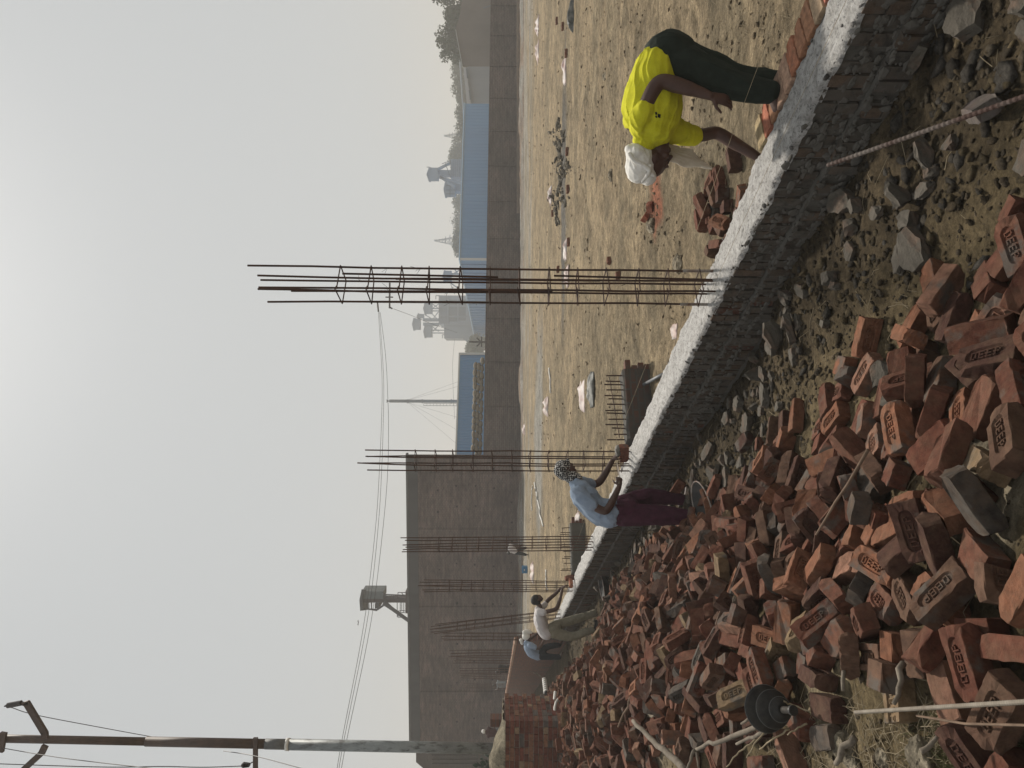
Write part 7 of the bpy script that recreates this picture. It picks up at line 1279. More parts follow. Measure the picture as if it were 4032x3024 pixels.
def decode(s):                         # kind, x y z in millimetres, turn as four numbers out of 127
    return [(s[i], (s[i+1]/1000, s[i+2]/1000, s[i+3]/1000), Quaternion([q_/127 for q_ in s[i+4:i+8]]).normalized()) for i in range(0, len(s), 8)]
BR = decode(BRICKS); CH = decode(CHUNKS)
def project(w):
    d = np.array(w)-CAM; k = d@fw; return 2016-(d@up)/k*F, 1512-(d@rt)/k*F       # photo x, y
LM = [((3460, 2790), 'the pale ribbed rod'), ((3060, 2790), 'the black plates'), ((2735, 2010), "the purple trousers"), ((3830, 1790), 'the bottom sandy patch'), ((3300, 2160), 'the patch of grey sand'), ((2350, 2440), 'the khaki trousers'), ((2560, 2900), 'the knobbly grey stick'), ((2200, 2780), 'the white pipe'), ((2700, 960), 'the nearest steel cage'), ((3900, 1050), 'the lower right edge'), ((3950, 2600), 'the bottom left corner'), ((3600, 1450), 'the flat broken slabs'), ((3400, 1900), 'the slim brown stick'), ((2850, 2350), "the heap's middle"), ((3500, 2450), "the heap's near end"), ((2480, 2600), "the heap's far half"), ((3950, 2100), 'the bottom edge'), ((2250, 2350), 'the bent worker'), ((2900, 2600), "the heap's left side"), ((3050, 2050), "the heap's trench side")]
def place_words(x, y):
    k = sorted(range(len(LM)), key=lambda i: math.dist(LM[i][0], (x, y))); (lx, ly), nm = LM[k[0]]; dx, dy = x-lx, y-ly
    if math.hypot(dx, dy) < 70: return 'right by '+nm
    side = ('below' if dx > 0 else 'above') if abs(dx) > abs(dy) else ('left of' if dy > 0 else 'right of')
    dist = 'just ' if math.hypot(dx, dy) < 190 else ''
    return dist+side+' '+nm
def pose_words(q_, t, has):
    zc = (q_@Vector((0, 0, 1))).z; xc = abs((q_@Vector((1, 0, 0))).z); yc = abs((q_@Vector((0, 1, 0))).z); xv = q_@Vector((1, 0, 0))
    az = abs(math.degrees(math.atan2(xv.x, xv.y))) % 180; dr = 'lengthwise' if az < 30 or az > 150 else 'crosswise' if 60 < az < 120 else 'askew'
    if xc > .75: return 'on end'
    if zc > .82: return ('stamped face up ' if has else 'flat ')+dr
    if zc < -.82: return 'face down '+dr
    if yc > .8: return 'on edge '+dr
    return ('tilted stamp up ' if zc > .2 and has else 'tilted ')+dr
items = []; bulk = []
for i, (t, l, q_) in enumerate(BR):
    nm, cc = pickcol(rnd); me_ = rnd.choice((WH, TQ, HF)[t]); al = rnd.choice((.75, .70, .66, .60, .54)); has = len(me_.vertices) > 240 if t == 0 else (me_ in TQ[:2] or me_ in HF[:3])
    if i < 300 and len(items) < 262: items.append((t, l, q_, nm, cc, me_, al, has))
    else: bulk.append((t, l, q_, cc, me_, al))
from collections import defaultdict
cand = defaultdict(list)
for it in items:
    t, l, q_, nm, cc, me_, al, has = it; x, y = project(l); w_ = ('whole', 'chipped', 'half')[t]
    lab = '%s %s brick %s, %s' % (w_, nm if al > .55 else 'crusted '+nm, pose_words(q_, t, has), place_words(x, y)); cand[lab].append((it, x, y))
for lab, L_ in cand.items():
    L_.sort(key=lambda a: -a[1]); n = len(L_)
    for k, (it, x, y) in enumerate(L_):
        lb = lab
        if n == 2: lb = lab+(', lower of two', ', upper of two')[k]
        elif n > 2: lb = lab+', '+('lowest', 'second lowest', 'third lowest', 'fourth lowest', 'fifth lowest', 'sixth lowest', 'seventh lowest')[min(k, 6)]
        t, l, q_, nm, cc, me_, al, has = it; o = bpy.data.objects.new('brick', me_); col.objects.link(o); o.location = l; o.rotation_mode = 'QUATERNION'; o.rotation_quaternion = q_; o.color = (*cc, al)
        tag(o, lb, 'brick', 'bricks tipped in a long heap beside the low wall')
# the rest of the heap, past the 300 nearest, as one mass
V = []; Fs = []; C_ = []; nb = 0
def addb(me_, l, q_, cc, al):
    global nb
    R3 = np.array(q_.to_matrix()); v = np.empty(len(me_.vertices)*3); me_.vertices.foreach_get('co', v); v = v.reshape(-1, 3)@R3.T+np.array(l); V.append(v); Fs.extend([tuple(nb+i for i in p.vertices) for p in me_.polygons]); nb += len(v); C_.append(np.tile((*cc, al), (len(v), 1)))
for (t, l, q_, cc, me_, al) in bulk: addb(me_, l, q_, cc, al)
SB = [brick_mesh(1, 350, True), brick_mesh(1, 351, False), brick_mesh(.5, 352, False)]
r2 = random.Random(9)
for k in range(1700):
    t = 12.8+27*r2.random()**1.15; s_ = r2.gauss(2.0, .55)
    if not .75 < s_ < 3.1 or (t < 13.6 and r2.random() < .5): continue
    x, y = ST(s_, t); z = gz(x, y)+.03+.30*r2.random()*math.exp(-((s_-1.95)/.62)**2)*min(1, .5+(t-12)/4)
    q_ = Quaternion((0, 0, 1), r2.uniform(0, 6.28))@Quaternion((1, 0, 0), r2.gauss(0, .45)+(1.57 if r2.random() < .25 else 0))@Quaternion((0, 1, 0), r2.gauss(0, .4)); addb(r2.choice(SB), (x, y, z), q_, pickcol(r2)[1], .68)
me = bpy.data.meshes.new('brick_heap'); me.from_pydata(np.concatenate(V).tolist(), [], Fs); colattr(me, 'clay', np.concatenate(C_)); me.materials.append(M['clay_attr']); o = bpy.data.objects.new('brick_heap', me); col.objects.link(o)
tag(o, 'the smaller, farther bricks of the long tipped heap running back beside the low wall', 'brick heap', 'bricks tipped in a long heap beside the low wall', 'stuff')
# ---------------------------------------------------------------- broken cement slabs in the trench
CM = []
for k in range(6):
    bm = bmesh.new(); [bm.verts.new(p) for p in chunk_pts(k)]; bmesh.ops.convex_hull(bm, input=bm.verts)
    bmesh.ops.subdivide_edges(bm, edges=bm.edges, cuts=2, use_grid_fill=True); rr = random.Random(k)
    for v in bm.verts: v.co += Vector((rr.gauss(0, .0028), rr.gauss(0, .0028), rr.gauss(0, .0022)))
    m_ = bpy.data.meshes.new('slab'); bm.to_mesh(m_); bm.free(); m_.materials.append(M['slab']); CM.append(m_)
shape = ['broad flat', 'small flat', 'chunky', 'large flat', 'small chunky', 'narrow']
cand = defaultdict(list)
for (t, l, q_) in CH: x, y = project(l); cand['%s grey cement piece %s, %s' % (shape[t], 'lying flat' if abs((q_@Vector((0, 0, 1))).z) > .8 else 'propped up', place_words(x, y))].append((t, l, q_, x))
for lab, L_ in cand.items():
    L_.sort(key=lambda a: -a[3])
    for k, (t, l, q_, x) in enumerate(L_):
        lb = lab if len(L_) == 1 else lab+', '+(('lower', 'upper')[k]+' of two' if len(L_) == 2 else ('lowest', 'second lowest', 'third lowest', 'fourth lowest', 'fifth lowest', 'sixth lowest')[min(k, 5)]+'')
        o = bpy.data.objects.new('cement_chunk', CM[t]); col.objects.link(o); o.location = l; o.rotation_mode = 'QUATERNION'; o.rotation_quaternion = q_; tag(o, lb, 'rubble piece', 'broken cement pieces in the trench')
def single(nm, me_, l, e_, lb, cat, grp=None, c=None, s=1.):
    o = bpy.data.objects.new(nm, me_); col.objects.link(o); o.location = tuple(map(float, l)); o.rotation_euler = e_; o.scale = (s, s, s); tag(o, lb, cat, grp)
    if c: o.color = c
    return o
def at(px, py, z=None, dz=0.):
    z0 = .15 if z is None else z
    for _ in range(5): w = Z(px, py, z0); z0 = gz(w[0], w[1])
    return np.array([w[0], w[1], z0+dz])
# the two broad broken pieces and a few large slabs seen close up
w = at(3630, 995, .1, .05); single('cement_chunk', CM[3], w, (.25, -.1, .6), 'large reddish broken cement slab, upper of the two flat broken pieces right of the heap', 'rubble piece', s=1.15)
w = at(3725, 1130, .1, .05); single('cement_chunk', CM[0], w, (.2, .1, 2.2), 'grey broken cement slab, lower of the two flat broken pieces right of the heap', 'rubble piece', s=1.15)
w = at(3610, 865, .0, .04); single('cement_chunk', CM[2], w, (.3, .2, .3), 'cracked grey lump just left of the dark rod', 'rubble piece', s=1.1)
w = at(3650, 230, .0, .05); single('cement_chunk', CM[3], w, (.4, .5, 1.2), 'long grey slab leaning in the trench at the far right', 'rubble piece', s=1.1)
w = at(3840, 60, .0, .05); single('cement_chunk', CM[3], w, (.5, .2, .4), 'dark slab at the right edge of the trench', 'rubble piece', s=1.3)
w = np.array([*ST(.42, 8.35), 0.]); w[2] = gz(w[0], w[1])+.13; o = single('brick', WH[0], w, (1.25, .45, math.atan2(DY, DX)-2.4), 'red stamped brick leaning in the trench beside the purple trousers', 'brick', c=(.17, .07, .045, .7))
w = at(3910, 430, .05, .05); single('brick', WH[8], w, (.9, .3, 1.2), 'grey brick standing half buried right below the dark ribbed rod', 'brick', c=(.12, .10, .095, .5))
w = at(3280, 700, .1, .0); w = np.array(P(3280, 672, 3.95)); w = np.array([*ST(.055, 1.72)[:2], .03]); single('brick', HF[4], (w[0], w[1], .04), (0, 0, math.atan2(DY, DX)), 'bright red broken brick showing in the face of the low wall', 'brick', c=(.33, .055, .03, .9), s=.98)
# bricks laid flat along the back of the wall top, under the man in yellow
i = 0; ang0 = math.atan2(NY, NX); rr = random.Random(4); words = ['rightmost', 'second from the right', 'third from the right', 'fourth from the right', 'fifth from the right', 'sixth from the right', 'seventh from the right', 'eighth from the right', 'ninth from the right', 'tenth from the right', 'eleventh from the right', 'twelfth from the right', 'thirteenth from the right', 'fourteenth from the right']
t = 2.25
mb = MB(); mb.box8([st3(s, a, z) for s in (-.64, -.375) for a in (.5, 3.66) for z in (-.2, .278)]); tag(mb.make('backing_course', M['cement']), 'rough cement backing course under the flat red bricks behind the wall top', 'wall')
while t < 3.6:
    x, y = ST(-.475-.02*rr.random(), t+.055); o = single('brick', WH[9], (x, y, .322+rr.uniform(0, .006)), (rr.gauss(0, .02), rr.gauss(0, .02), ang0+rr.gauss(0, .035)+math.pi*(rr.random() < .5)), 'flat orange red brick laid crosswise behind the wet mortar, %s' % words[min(i, 13)], 'brick', 'flat bricks laid behind the wet mortar', (*[a*rr.uniform(.9, 1.2) for a in ((.36, .155, .10) if rr.random() < .7 else (.40, .27, .18))], .68)); i += 1
    t += .121
# held and freshly set bricks, mortar and trowel
w = q2(790, 850, 8.84); o = single('brick', WH[9], w, (1.57, .1, math.atan2(DY, DX)+.5), 'red brick held by the man with the checked head cloth', 'brick', c=(.22, .09, .06, .6))
b = Body((1, 0, 0)); b.ball(w+np.array([0.03, -.02, .075]), (.07, .05, .035)); tag(b.build('mortar_lump', M['cement'], None or empty('mortar_lump', w+np.array([0, 0, .05]), 'grey lump of mortar on the brick held by the checked head cloth man', 'mortar'), .008, 2, wr=.01, wf=(20, 20)))
tr = empty('trowel', q2(750, 1090, 8.42), 'mason trowel with leaf shaped blade held by the checked head cloth man', 'trowel')
a_, c_ = q2(748, 1120, 8.40), q2(752, 1060, 8.46); MB().tube([a_, c_], [.014, .012], 8).make('handle', M['wood'], tr)
t0, t1 = c_, q2(728, 925, 8.60); dv = (t1-t0); sd_ = np.cross(dv, (0, 0, 1)); sd_ /= np.linalg.norm(sd_); mk('blade', [t0, t0+dv*.35+sd_*.05, t1, t0+dv*.35-sd_*.05, t0+np.array([0, 0, .003]), t0+dv*.35+sd_*.05+np.array([0, 0, .003]), t1+np.array([0, 0, .003]), t0+dv*.35-sd_*.05+np.array([0, 0, .003])], [(0, 1, 2, 3), (7, 6, 5, 4), (0, 4, 5, 1), (1, 5, 6, 2), (2, 6, 7, 3), (3, 7, 4, 0)], mat('trowel steel', (.12, .075, .05), .6, (.2, .17, .14), 20), tr)
w = q3(1876, 655, 16.4); single('brick', WH[9], (w[0], w[1], w[2]), (0, 0, 1.2), 'orange brick being set by the bareheaded man in the white shirt', 'brick', c=(.36, .15, .09, .8)); w = q3(1868, 608, 16.6); single('brick', WH[8], w, (0, 1.4, .9), 'red brick standing on the wall beyond the hands of the bareheaded man', 'brick', c=(.24, .10, .07, .8))
# loose bricks out in the yard
YB = [(2237, 210, 'right of the discarded sack'), (2219, 104, 'far out near the right edge'), (2237, 597, 'on the rubble strip, right half'), (2240, 745, 'under the rubble strip, left half'), (2179, 840, 'at the left end of the rubble strip'), (2240, 953, 'beside the white scrap right of the cage'), (2203, 1061, 'upper one seen through the nearest cage'), (2441, 1086, 'lower one seen through the nearest cage'), (2196, 82, 'smallest one near the right edge'), (2406, 1027, 'chip close to the right side of the cage')]
for k, (px, py, wds) in enumerate(YB):
    w = at(px, py, .15, .036); single('brick', (WH[8], HF[3])[k in (7, 9)], w, (0, 0, .1+.3*math.sin(k*3)), 'lone dark red brick in the yard, '+wds, 'brick', 'lone bricks in the yard', (.17, .075, .05, .7))
w = at(2575, 815, .1, .045); single('brick', HF[0], w, (.5, .3, 2.6), 'broken half brick with letters, on red dust left of the white head cloth', 'brick', c=(.30, .12, .08, .9)); w = at(2552, 855, .1, .03); single('brick', HF[4], w, (.3, .5, .6), 'broken red corner beside the half brick on red dust', 'brick', c=(.32, .10, .06, .9))
# ---------------------------------------------------------------- rods, sticks, plates
def ribbed(p0, p1, r, name, m, lab, cat='steel rod', pitch=.011):
    p0, p1 = np.array(p0), np.array(p1); L = np.linalg.norm(p1-p0); n = int(L/pitch*2); pts = [p0+(p1-p0)*k/n for k in range(n+1)]; rad_ = [r*(1.12 if k % 2 else .93) for k in range(n+1)]; return tag(MB().tube(pts, rad_, 10).make(name, m), lab, cat)
a_ = P(3258, 651, 2.35); c_ = P(4032, 380, 1.85); v_ = (c_-a_); ribbed(a_, a_+v_*1.9, .0066, 'steel_rod', mat('rod rust', (.065, .035, .027), .7, (.14, .12, .105), 7, bump=.3, bscale=90), 'dark rusty ribbed rod slanting in from the lower right in front of the low wall', pitch=.014)
a_ = P(3367, 2805, 2.8); c_ = P(4032, 2764, 1.92); v_ = c_-a_; ribbed(a_, a_+v_*1.5, .0068, 'steel_rod', mat('rod pale', (.25, .22, .18), .7, (.16, .13, .10), 14), 'pale dusty ribbed rod lying over the bricks at the lower left')
a_ = P(3610, 2818, 2.45); c_ = P(4032, 2856, 1.95); tag(MB().tube([a_, P(3800, 2850, 2.2), c_, c_+(c_-a_)*.5], .0038, 6).make('wire_rod', M['twig']), 'thin brown wire lying beside the pale ribbed rod', 'wire')
def stick(pts, r, lab, m='wood', nm='stick'):
    q_ = [P(*p) for p in pts]; out = []; rr_ = random.Random(len(lab)); n = 5
    for i in range(len(q_)-1):
        for k in range(n): out.append(q_[i]+(q_[i+1]-q_[i])*k/n+np.array([rr_.gauss(0, r*.5), 0, rr_.gauss(0, r*.5)]))
    out.append(q_[-1]); R2 = [r*(1-.45*i/len(out)) for i in range(len(out))]; return tag(MB().tube(out, R2, 8).make(nm, M[m], None, True), lab, nm)
stick([(2700, 3040, 5.1), (2595, 2940, 5.6), (2493, 2838, 6.1)], .028, 'grey knobbly stick on the bare soil at the left edge')
stick([(3060, 2835, 3.75), (2870, 2905, 4.2), (2741, 2952, 4.5)], .018, 'long grey stick running left from the stack of black plates')
stick([(3020, 2880, 3.8), (2900, 2930, 4.1)], .012, 'short grey stick just under the long one by the black plates')
stick([(3010, 2795, 3.95), (2920, 2850, 4.2)], .012, 'thin forked stick tucked behind the stack of black plates')
stick([(2741, 2952, 4.5), (2705, 3030, 4.5)], .012, 'bent grey twig at the left edge below the bare soil'); stick([(2741, 2952, 4.55), (2755, 3030, 4.5)], .010, 'thin grey twig forking down at the left edge')
stick([(2488, 2731, 7.3), (2434, 2862, 7.5)], .014, 'brown cane leaning on bricks at the top of the bare soil', 'twig', 'cane'); stick([(3420, 1768, 3.15), (3213, 2106, 3.35)], .008, 'slim straight brown stick across the bricks below the trench edge', 'twig', 'stick')
stick([(3345, 2905, 2.9), (3290, 3010, 2.95)], .016, 'short pale root lying left of the pale ribbed rod near the left edge'); stick([(3330, 2560, 3.2), (3320, 2720, 3.1)], .012, 'grey root poking out among the bricks above the pale ribbed rod')
stick([(3560, 2610, 2.7), (3520, 2770, 2.6)], .013, 'thick grey root under the pale ribbed rod'); stick([(3640, 2960, 2.3), (3690, 2900, 2.3)], .009, 'short grey root at the lower left below the thin brown wire')
for k, (a0, a1) in enumerate([((2980, 2905, 3.9), (2860, 3020, 3.9)), ((3020, 2870, 3.8), (2940, 2985, 3.8)), ((3110, 2870, 3.6), (2990, 2950, 3.7)), ((3180, 2850, 3.5), (3100, 2895, 3.5)), ((2880, 2700, 4.5), (2945, 2795, 4.1)), ((3085, 2760, 3.6), (3190, 2800, 3.5))]): stick([a0, ((a0[0]+a1[0])/2-8, (a0[1]+a1[1])/2, a0[2]), a1], .005, ['wispy root at the left edge under the forked stick', 'wispy root just under the black plates', 'wispy root curling below the black plates', 'small root right below the foot of the black plates', 'thin dry stem arching above the black plates', 'thin dry stem across the shaft of the black plates'][k], 'straw', 'root')
# stack of three black plates on a short shaft
c0 = P(3018, 2790, 3.72); ax_ = -ray(3030, 2788)/np.linalg.norm(ray(3030, 2788))*.90-up*.43-rt*.03; ax_ /= np.linalg.norm(ax_); e = empty('auger', (c0[0], c0[1], c0[2]-.2), 'black stack of three dished plates on a short metal shaft lying by the left bricks', 'auger')
xa = np.cross(ax_, (0, 0, 1)); xa /= np.linalg.norm(xa); za = np.cross(xa, ax_)
for k, (off, R_) in enumerate([(0, .112), (.075, .090), (.145, .058)]):
    V = []; Fs = []; n = 48; prof_ = [(0.017, .02), (R_*.5, .008), (R_*.9, -.002), (R_, -.006), (R_, -.010), (R_*.9, -.007), (R_*.5, .003), (.017, .016)]
    for (r_, h_) in prof_:
        for j in range(n): t = 2*math.pi*j/n; V.append(c0+ax_*(off+h_)+(xa*math.cos(t)+za*math.sin(t))*r_)
    m_ = len(prof_); Fs = [(i*n+j, i*n+(j+1) % n, ((i+1) % m_)*n+(j+1) % n, ((i+1) % m_)*n+j) for i in range(m_) for j in range(n)]; mk('plate', V, Fs, M['black'], e, True)
    rim = [c0+ax_*(off-.008)+(xa*math.cos(2*math.pi*j/n)+za*math.sin(2*math.pi*j/n))*(R_+.001) for j in range(n+1)]; MB().tube(rim, .0022, 5, False).make('rim', mat('worn rim', (.10, .10, .095), .5), e)
MB().cyl(c0-ax_*.03, c0+ax_*.25, .017, 18).make('shaft', mat('dull shaft', (.14, .125, .11), .5, (.07, .06, .05), 14, metal=.4), e, True); MB().cyl(c0+ax_*.245, c0+ax_*.26, .024, 18).make('shaft_end', M['black'], e)
# white pipes and striped hose in the far heap
tag(MB().tube([P(2187, 2722, 14.3), P(2183, 2760, 14.2), P(2180, 2800, 14.0), P(2181, 2826, 13.9)], .030, 10).make('pipe', M['white'], None, True), 'upper of two white pipes on the brick heap by the pier', 'pipe'); tag(MB().tube([P(2199, 2752, 14), P(2190, 2765, 13.9), P(2185, 2785, 13.8), P(2184, 2826, 13.6)], .026, 10).make('pipe', M['white'], None, True), 'lower bent white pipe on the brick heap by the pier', 'pipe')
hs_ = empty('striped_hose', P(2146, 2700, 19.5), 'black and white ribbed hose at the edge of the heap below the brick wall', 'hose'); A, Bq = P(2143, 2676, 20.3), P(2150, 2731, 18.5)
for k in range(7): MB().cyl(A+(Bq-A)*k/7, A+(Bq-A)*(k+.5)/7, .062, 10).make('white_ring', M['white'], hs_, True); MB().cyl(A+(Bq-A)*(k+.5)/7, A+(Bq-A)*(k+1)/7, .050, 10).make('black_ring', M['black'], hs_, True)
stick([(2142, 2676, 20.4), (2120, 2657, 20.4), (2100, 2649, 20.4)], .022, 'pale bent stick beside the black and white hose'); stick([(2042, 2748, 20), (2066, 2782, 19)], .02, 'pale stick poking up at the far end of the heap')
# mortar pans
def pan(c, R_, lab, tilt=0.):
    e = empty('mortar_pan', c, lab, 'mortar pan'); c = np.array(c); n = 32; V = []; pr2 = [(.02, .0), (R_*.45, .0), (R_*.80, .055), (R_*.97, .12), (R_, .125), (R_*1.0, .118), (R_*.83, .048), (R_*.47, -.006), (.02, -.006)]
    tv = np.array([NX, NY, 0]); 
    for (r_, h_) in pr2:
        for j in range(n): t = 2*math.pi*j/n; p = np.array([r_*math.cos(t), r_*math.sin(t), h_]); p[2] += (p[0]*tv[0]+p[1]*tv[1])*tilt; V.append(c+p)
    m_ = len(pr2); mk('pan', V, [(i*n+j, i*n+(j+1) % n, ((i+1) % m_)*n+(j+1) % n, ((i+1) % m_)*n+j) for i in range(m_) for j in range(n)], M['black'], e, True)
    rim = [c+np.array([R_*math.cos(2*math.pi*j/n), R_*math.sin(2*math.pi*j/n), .126+(math.cos(2*math.pi*j/n)*tv[0]+math.sin(2*math.pi*j/n)*tv[1])*R_*tilt]) for j in range(n+1)]; MB().tube(rim, .008, 6, False).make('rim', M['cement_steel'], e); return e
w = P(2790, 2000, 7.55); pan((w[0], w[1], gz(w[0], w[1])+.01), .27, 'black mortar pan with cement rim on the ground at the feet of the purple trousers', .22)
w = P(2372, 2310, 14.9); pan((w[0], w[1], gz(w[0], w[1])+.01), .27, 'black mortar pan in the trench right of the khaki trousers', .15); stick([(2340, 2312, 15), (2354, 2330, 14.9)], .022, 'pale stick leaning on the farther mortar pan')
# pipe and boards near the cross wall, sheets of litter
tag(MB().tube([P(2535, 1514, 9.7), P(2630, 1463, 9.0)], .022, 10).make('pipe', mat('grey pvc', (.16, .17, .18), .5), None, True), 'grey plastic pipe leaning on the brick cross wall stub', 'pipe')
def sheet(px, py, w_, h_, lab, m, cat='litter', seed=0, z=.15, spots=None, up_=.05):
    """crumpled bag or wrapper with body"""
    c = at(px, py, z, 0.); rg = np.random.default_rng(seed); n = 16; V = []; u = np.linspace(-1, 1, n); U_, V_ = np.meshgrid(u, u); hgt = np.clip(1-np.abs(U_)**2.5, 0, 1)*np.clip(1-np.abs(V_)**2.5, 0, 1)
    wob = noise3(np.stack([U_.ravel()*2, V_.ravel()*2, U_.ravel()*0+seed], 1), 1.3, seed).reshape(U_.shape); X = c[0]+U_*w_/2*(1+wob*.35); Y = c[1]+V_*h_/2*(1+.3*wob.T); z1 = c[2]+.012+up_*hgt*(.7+1.3*wob); z0 = np.full_like(z1, 0)+c[2]-.01
    top = np.stack([X, Y, np.maximum(z1, c[2]+.005)], -1).reshape(-1, 3); bot = np.stack([X, Y, z0], -1).reshape(-1, 3); ii = np.arange(n*n).reshape(n, n); f = np.stack([ii[:-1, :-1], ii[:-1, 1:], ii[1:, 1:], ii[1:, :-1]], -1).reshape(-1, 4).tolist()
    ring_ = list(ii[0, :])+list(ii[1:, -1])+list(ii[-1, -2::-1])+list(ii[-2:0:-1, 0]); fs = f+[tuple(n*n+i for i in q_[::-1]) for q_ in f]+[(ring_[(k+1) % len(ring_)], ring_[k], ring_[k]+n*n, ring_[(k+1) % len(ring_)]+n*n) for k in range(len(ring_))]
    return tag(mk(cat, np.concatenate([top, bot]), [tuple(int(i) for i in q_) for q_ in fs], m, None, True), lab, cat)
M['bagw'] = mat('white printed bag', (.50, .47, .45), .6, (.36, .22, .20), 4); M['bagd'] = mat('dark sheeting', (.05, .055, .05), .6, (.16, .16, .15), 6); M['bagp'] = mat('pink printed bag', (.40, .27, .24), .6, (.46, .43, .40), 5)
for a in [(2296, 1555, .75, .8, 'white cement bag with red print lying in the yard left of the nearest cage', M['bagw'], 'bag', 1, .12), (2333, 1535, .75, .5, 'dark grey torn sheeting beside the white cement bag', M['bagd'], 'sheeting', 2, .12), (2156, 1600, .7, .8, 'small pink and white wrapper far out in the yard above the white bag', M['bagp'], 'wrapper', 3), (2228, 280, .8, .45, 'grey printed sack lying in the yard at the right', M['bagw'], 'sack', 4, .1),
          (2120, 205, .8, .9, 'pale pink sack near the boundary wall at the right', M['bagp'], 'sack', 5), (2258, 55, .9, .22, 'long pale strip of sheeting at the right edge', M['bagd'], 'sheeting', 6), (2230, 985, .6, .3, 'white scrap in the yard just right of the nearest cage', M['bagw'], 'bag', 7, .1), (2240, 1090, .6, .4, 'pink white scrap seen through the nearest cage', M['bagp'], 'bag', 8, .1), (2280, 2060, .5, .45, 'small white and orange wrapper behind the light blue shirt', M['bagw'], 'wrapper', 9, .1),
          (2170, 770, .6, .5, 'white rag on the dark rubble strip', M['bagw'], 'rag', 10, .12), (2120, 100, .7, .8, 'white scraps in the sand ridge at the far right', M['bagw'], 'wrapper', 11), (2660, 1305, .18, .25, 'pink crumpled wrapper beside the low wall left of the nearest cage', M['bagp'], 'wrapper', 12, .04), (2100, 2255, .9, .9, 'pale sack by the wall foot under the blue can', M['bagp'], 'sack', 13), (2066, 1690, .7, .8, 'small pink wrapper at the foot of the boundary wall', M['bagp'], 'wrapper', 14)]:
    sheet(a[0], a[1], a[2], a[3], a[4], a[5], a[6], a[7], .15, None, a[8] if len(a) > 8 else .16)
c = at(2296, 1535, .12, .13); 
hose = [(2104, 1915), (2107, 1898), (2098, 1900), (2095, 1960), (2096, 2020)]
def groundline(pts, r, lab, m, nm='hose'):
    out = []
    for i in range(len(pts)-1):
        for k in range(6): t = k/6; w = at(pts[i][0]*(1-t)+pts[i+1][0]*t, pts[i][1]*(1-t)+pts[i+1][1]*t, .2, r); out.append(w)
    return tag(MB().tube(out, r, 6).make(nm, m, None, True), lab, nm)
groundline([(2107, 1900), (2112, 1925), (2122, 1975), (2132, 2030), (2144, 2080)], .035, 'white hose curving across the yard above the light blue shirt', M['white']); groundline([(2099, 1912), (2095, 1960), (2096, 2020)], .03, 'second white hose running along the far side of the yard', M['white']); groundline([(2152, 2245), (2154, 2300), (2160, 2330)], .03, 'short white hose lying beyond the fourth cage', M['white'])
groundline([(2165, 1450), (2170, 1500), (2171, 1555)], .03, 'short white hose and cord in the yard above the white cement bag', M['white'])
can = empty('jerry_can', at(2077, 2242), 'blue plastic jerry can standing at the foot of the tall brick building', 'jerry can'); w = at(2077, 2242); MB().box((w[0], w[1], w[2]+.16), (.38, .28, .32)).make('can', mat('blue plastic', (.03, .16, .32), .4), can); MB().box((w[0], w[1]-.142, w[2]+.18), (.08, .005, .05)).make('label', M['white'], can); MB().tube([(w[0]-.1, w[1], w[2]+.32), (w[0]-.08, w[1], w[2]+.37), (w[0]+.08, w[1], w[2]+.37), (w[0]+.1, w[1], w[2]+.32)], .018, 8).make('handle', M['wire'], can)
# dug sand ridge at the foot of the far walls
xs = np.linspace(-34, 40, 220); ys_ = np.linspace(0, 5.5, 20); a_, b_ = np.meshgrid(xs, ys_, indexing='ij'); y0_ = 46.5+.0*a_+(a_+34)*.11
h_ = (.42+.9*vnoise(a_*.35, a_*0, 61))*np.sin(np.pi*b_/5.5)*.30+.12*vnoise(a_*1.7, b_*1.7, 62); Zs = ground(a_, y0_+b_)+np.where((b_ < .1) | (b_ > 5.4), -.05, np.maximum(h_, .0)+.02)
ii = np.arange(Zs.size).reshape(Zs.shape); f = np.stack([ii[:-1, :-1], ii[1:, :-1], ii[1:, 1:], ii[:-1, 1:]], -1).reshape(-1, 4).tolist(); o = mk('sand_ridge', np.stack([a_, y0_+b_, Zs], -1).reshape(-1, 3), f, M['soil'], None, True); rn_ = sm(vnoise(a_.ravel()*.5, b_.ravel()*1.5, 63)*2+.5)[:, None]; colattr(o.data, 'soil', np.concatenate([np.array([.24, .225, .20])*(1-rn_)+np.array([.20, .145, .105])*rn_, np.ones((a_.size, 1))], 1)); tag(o, kind='structure')
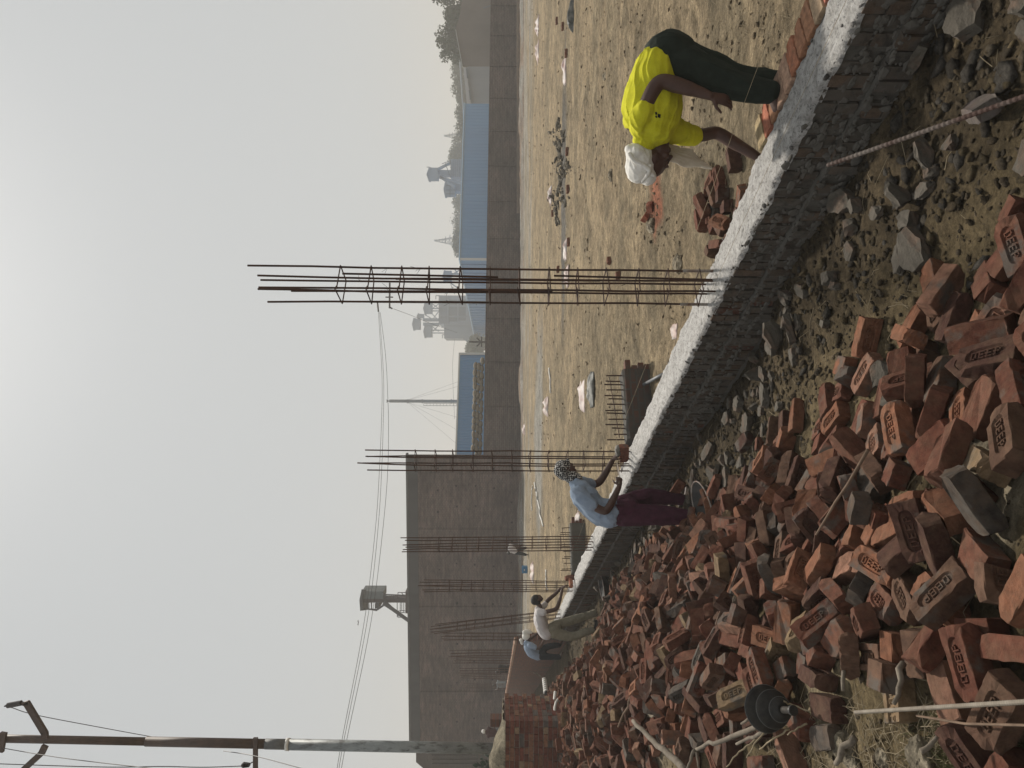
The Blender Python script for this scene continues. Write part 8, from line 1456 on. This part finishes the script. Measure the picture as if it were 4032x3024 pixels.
# lumps of soil and stone lower left, grass tuft
for k, (px, py, s_, lb) in enumerate([(3640, 2990, .062, 'large pale soil lump at the lower left edge'), (3330, 2930, .075, 'pale soil lump at the left edge above the pale ribbed rod'), (3290, 2700, .035, 'small pale stone on the soil above the pale ribbed rod'), (3420, 2455, .075, 'pale stone among the bricks above the pale ribbed rod'), (3370, 2990, .045, 'grey stone at the left edge below the black plates'), (3480, 2985, .035, 'small pale stone between the soil lumps'), (2380, 300, .08, 'dark clod in the yard behind the yellow jersey'), (2410, 690, .09, 'clod with a shadow behind the white head cloth'), (2570, 890, .10, 'flat brown stone in the yard left of the half brick'), (2680, 1040, .10, 'flat grey stone behind the brick pile by the cage')]):
    w = at(px, py, .5 if px > 3300 else .1, s_*.25); bm = bmesh.new(); bmesh.ops.create_icosphere(bm, subdivisions=4, radius=1); rr = random.Random(k); sc = (s_*1.2, s_*.9, s_*.6)
    vv = np.array([v.co[:] for v in bm.verts]); dn = 1+.55*noise3(vv+k*3.1, 1.3, k)+.25*noise3(vv, 4, k+3)+.12*noise3(vv, 11, k+7)
    for v, d_ in zip(bm.verts, dn): v.co = Vector((v.co.x*sc[0], v.co.y*sc[1], v.co.z*sc[2]))*d_
    m_ = bpy.data.meshes.new('soil_lump'); bm.to_mesh(m_); bm.free(); colattr(m_, 'soil', [(.36, .31, .23, 1)]*len(m_.vertices)); m_.materials.append(M['soil']); single('soil_lump', m_, w, (0, 0, k*1.3), lb, 'stone')
rg = np.random.default_rng(12); V = []; nbl = 0
for k in range(3800):
    px = 3560+480*rg.random(); py = 2790+260*rg.random()
    if rg.random() > ((px-3500)/500)*((py-2740)/280)+.05: continue
    w = at(px, py, .5); h_ = rg.uniform(.012, .05); a = rg.uniform(0, 6.28); s_ = .0022; dx, dy = math.cos(a)*s_, math.sin(a)*s_; ln = rg.normal(0, .02, 2); V += [(w[0]-dx, w[1]-dy, w[2]), (w[0]+dx, w[1]+dy, w[2]), (w[0]+ln[0], w[1]+ln[1], w[2]+h_)]; nbl += 1
o = mk('grass', V, [(3*i, 3*i+1, 3*i+2) for i in range(nbl)], M['grass']); tag(o, 'short green grass growing in the lower left corner', 'grass', kind='stuff')
V = []; nbl = 0                                             # dry straw and roots over the soil
mb = MB()
for k in range(2300):
    z_ = rg.random(); px, py = (rg.uniform(2330, 3150), rg.uniform(0, 1500)) if k > 800 else (rg.uniform(2950, 3900), rg.uniform(2780, 3030)) if z_ < .55 else (rg.uniform(2400, 3400), rg.uniform(1500, 2300)) if z_ < .75 else (rg.uniform(2300, 3950), rg.uniform(0, 3020)) if z_ < .9 else (rg.uniform(2900, 3900), rg.uniform(1100, 2300))
    w = at(px, py, .4); s_ = S0-(w[0]*NX+w[1]*NY)
    if -.7 < s_ < .1 or (k > 800 and (s_ > 0 or vnoise(np.array([w[0]*1.2]), np.array([w[1]*1.2]), 5)[0] < 0)): continue
    a = rg.uniform(0, 6.28); L_ = rg.uniform(.03, .16)*(1+.1*w[1]); v_ = np.array([math.cos(a), math.sin(a), 0])*L_; c1 = w+v_*.5+np.array([0, 0, .01+.02*rg.random()])+rg.normal(0, .01, 3); e1 = w+v_; e1[2] = gz(e1[0], e1[1])+.004; mb.tube([w+np.array([0, 0, .004]), c1, e1], [.0016, .0014, .0009], 4, False)
tag(mb.make('straw_litter', M['straw']), 'dry straw and fine roots scattered over the soil', 'straw', kind='stuff')
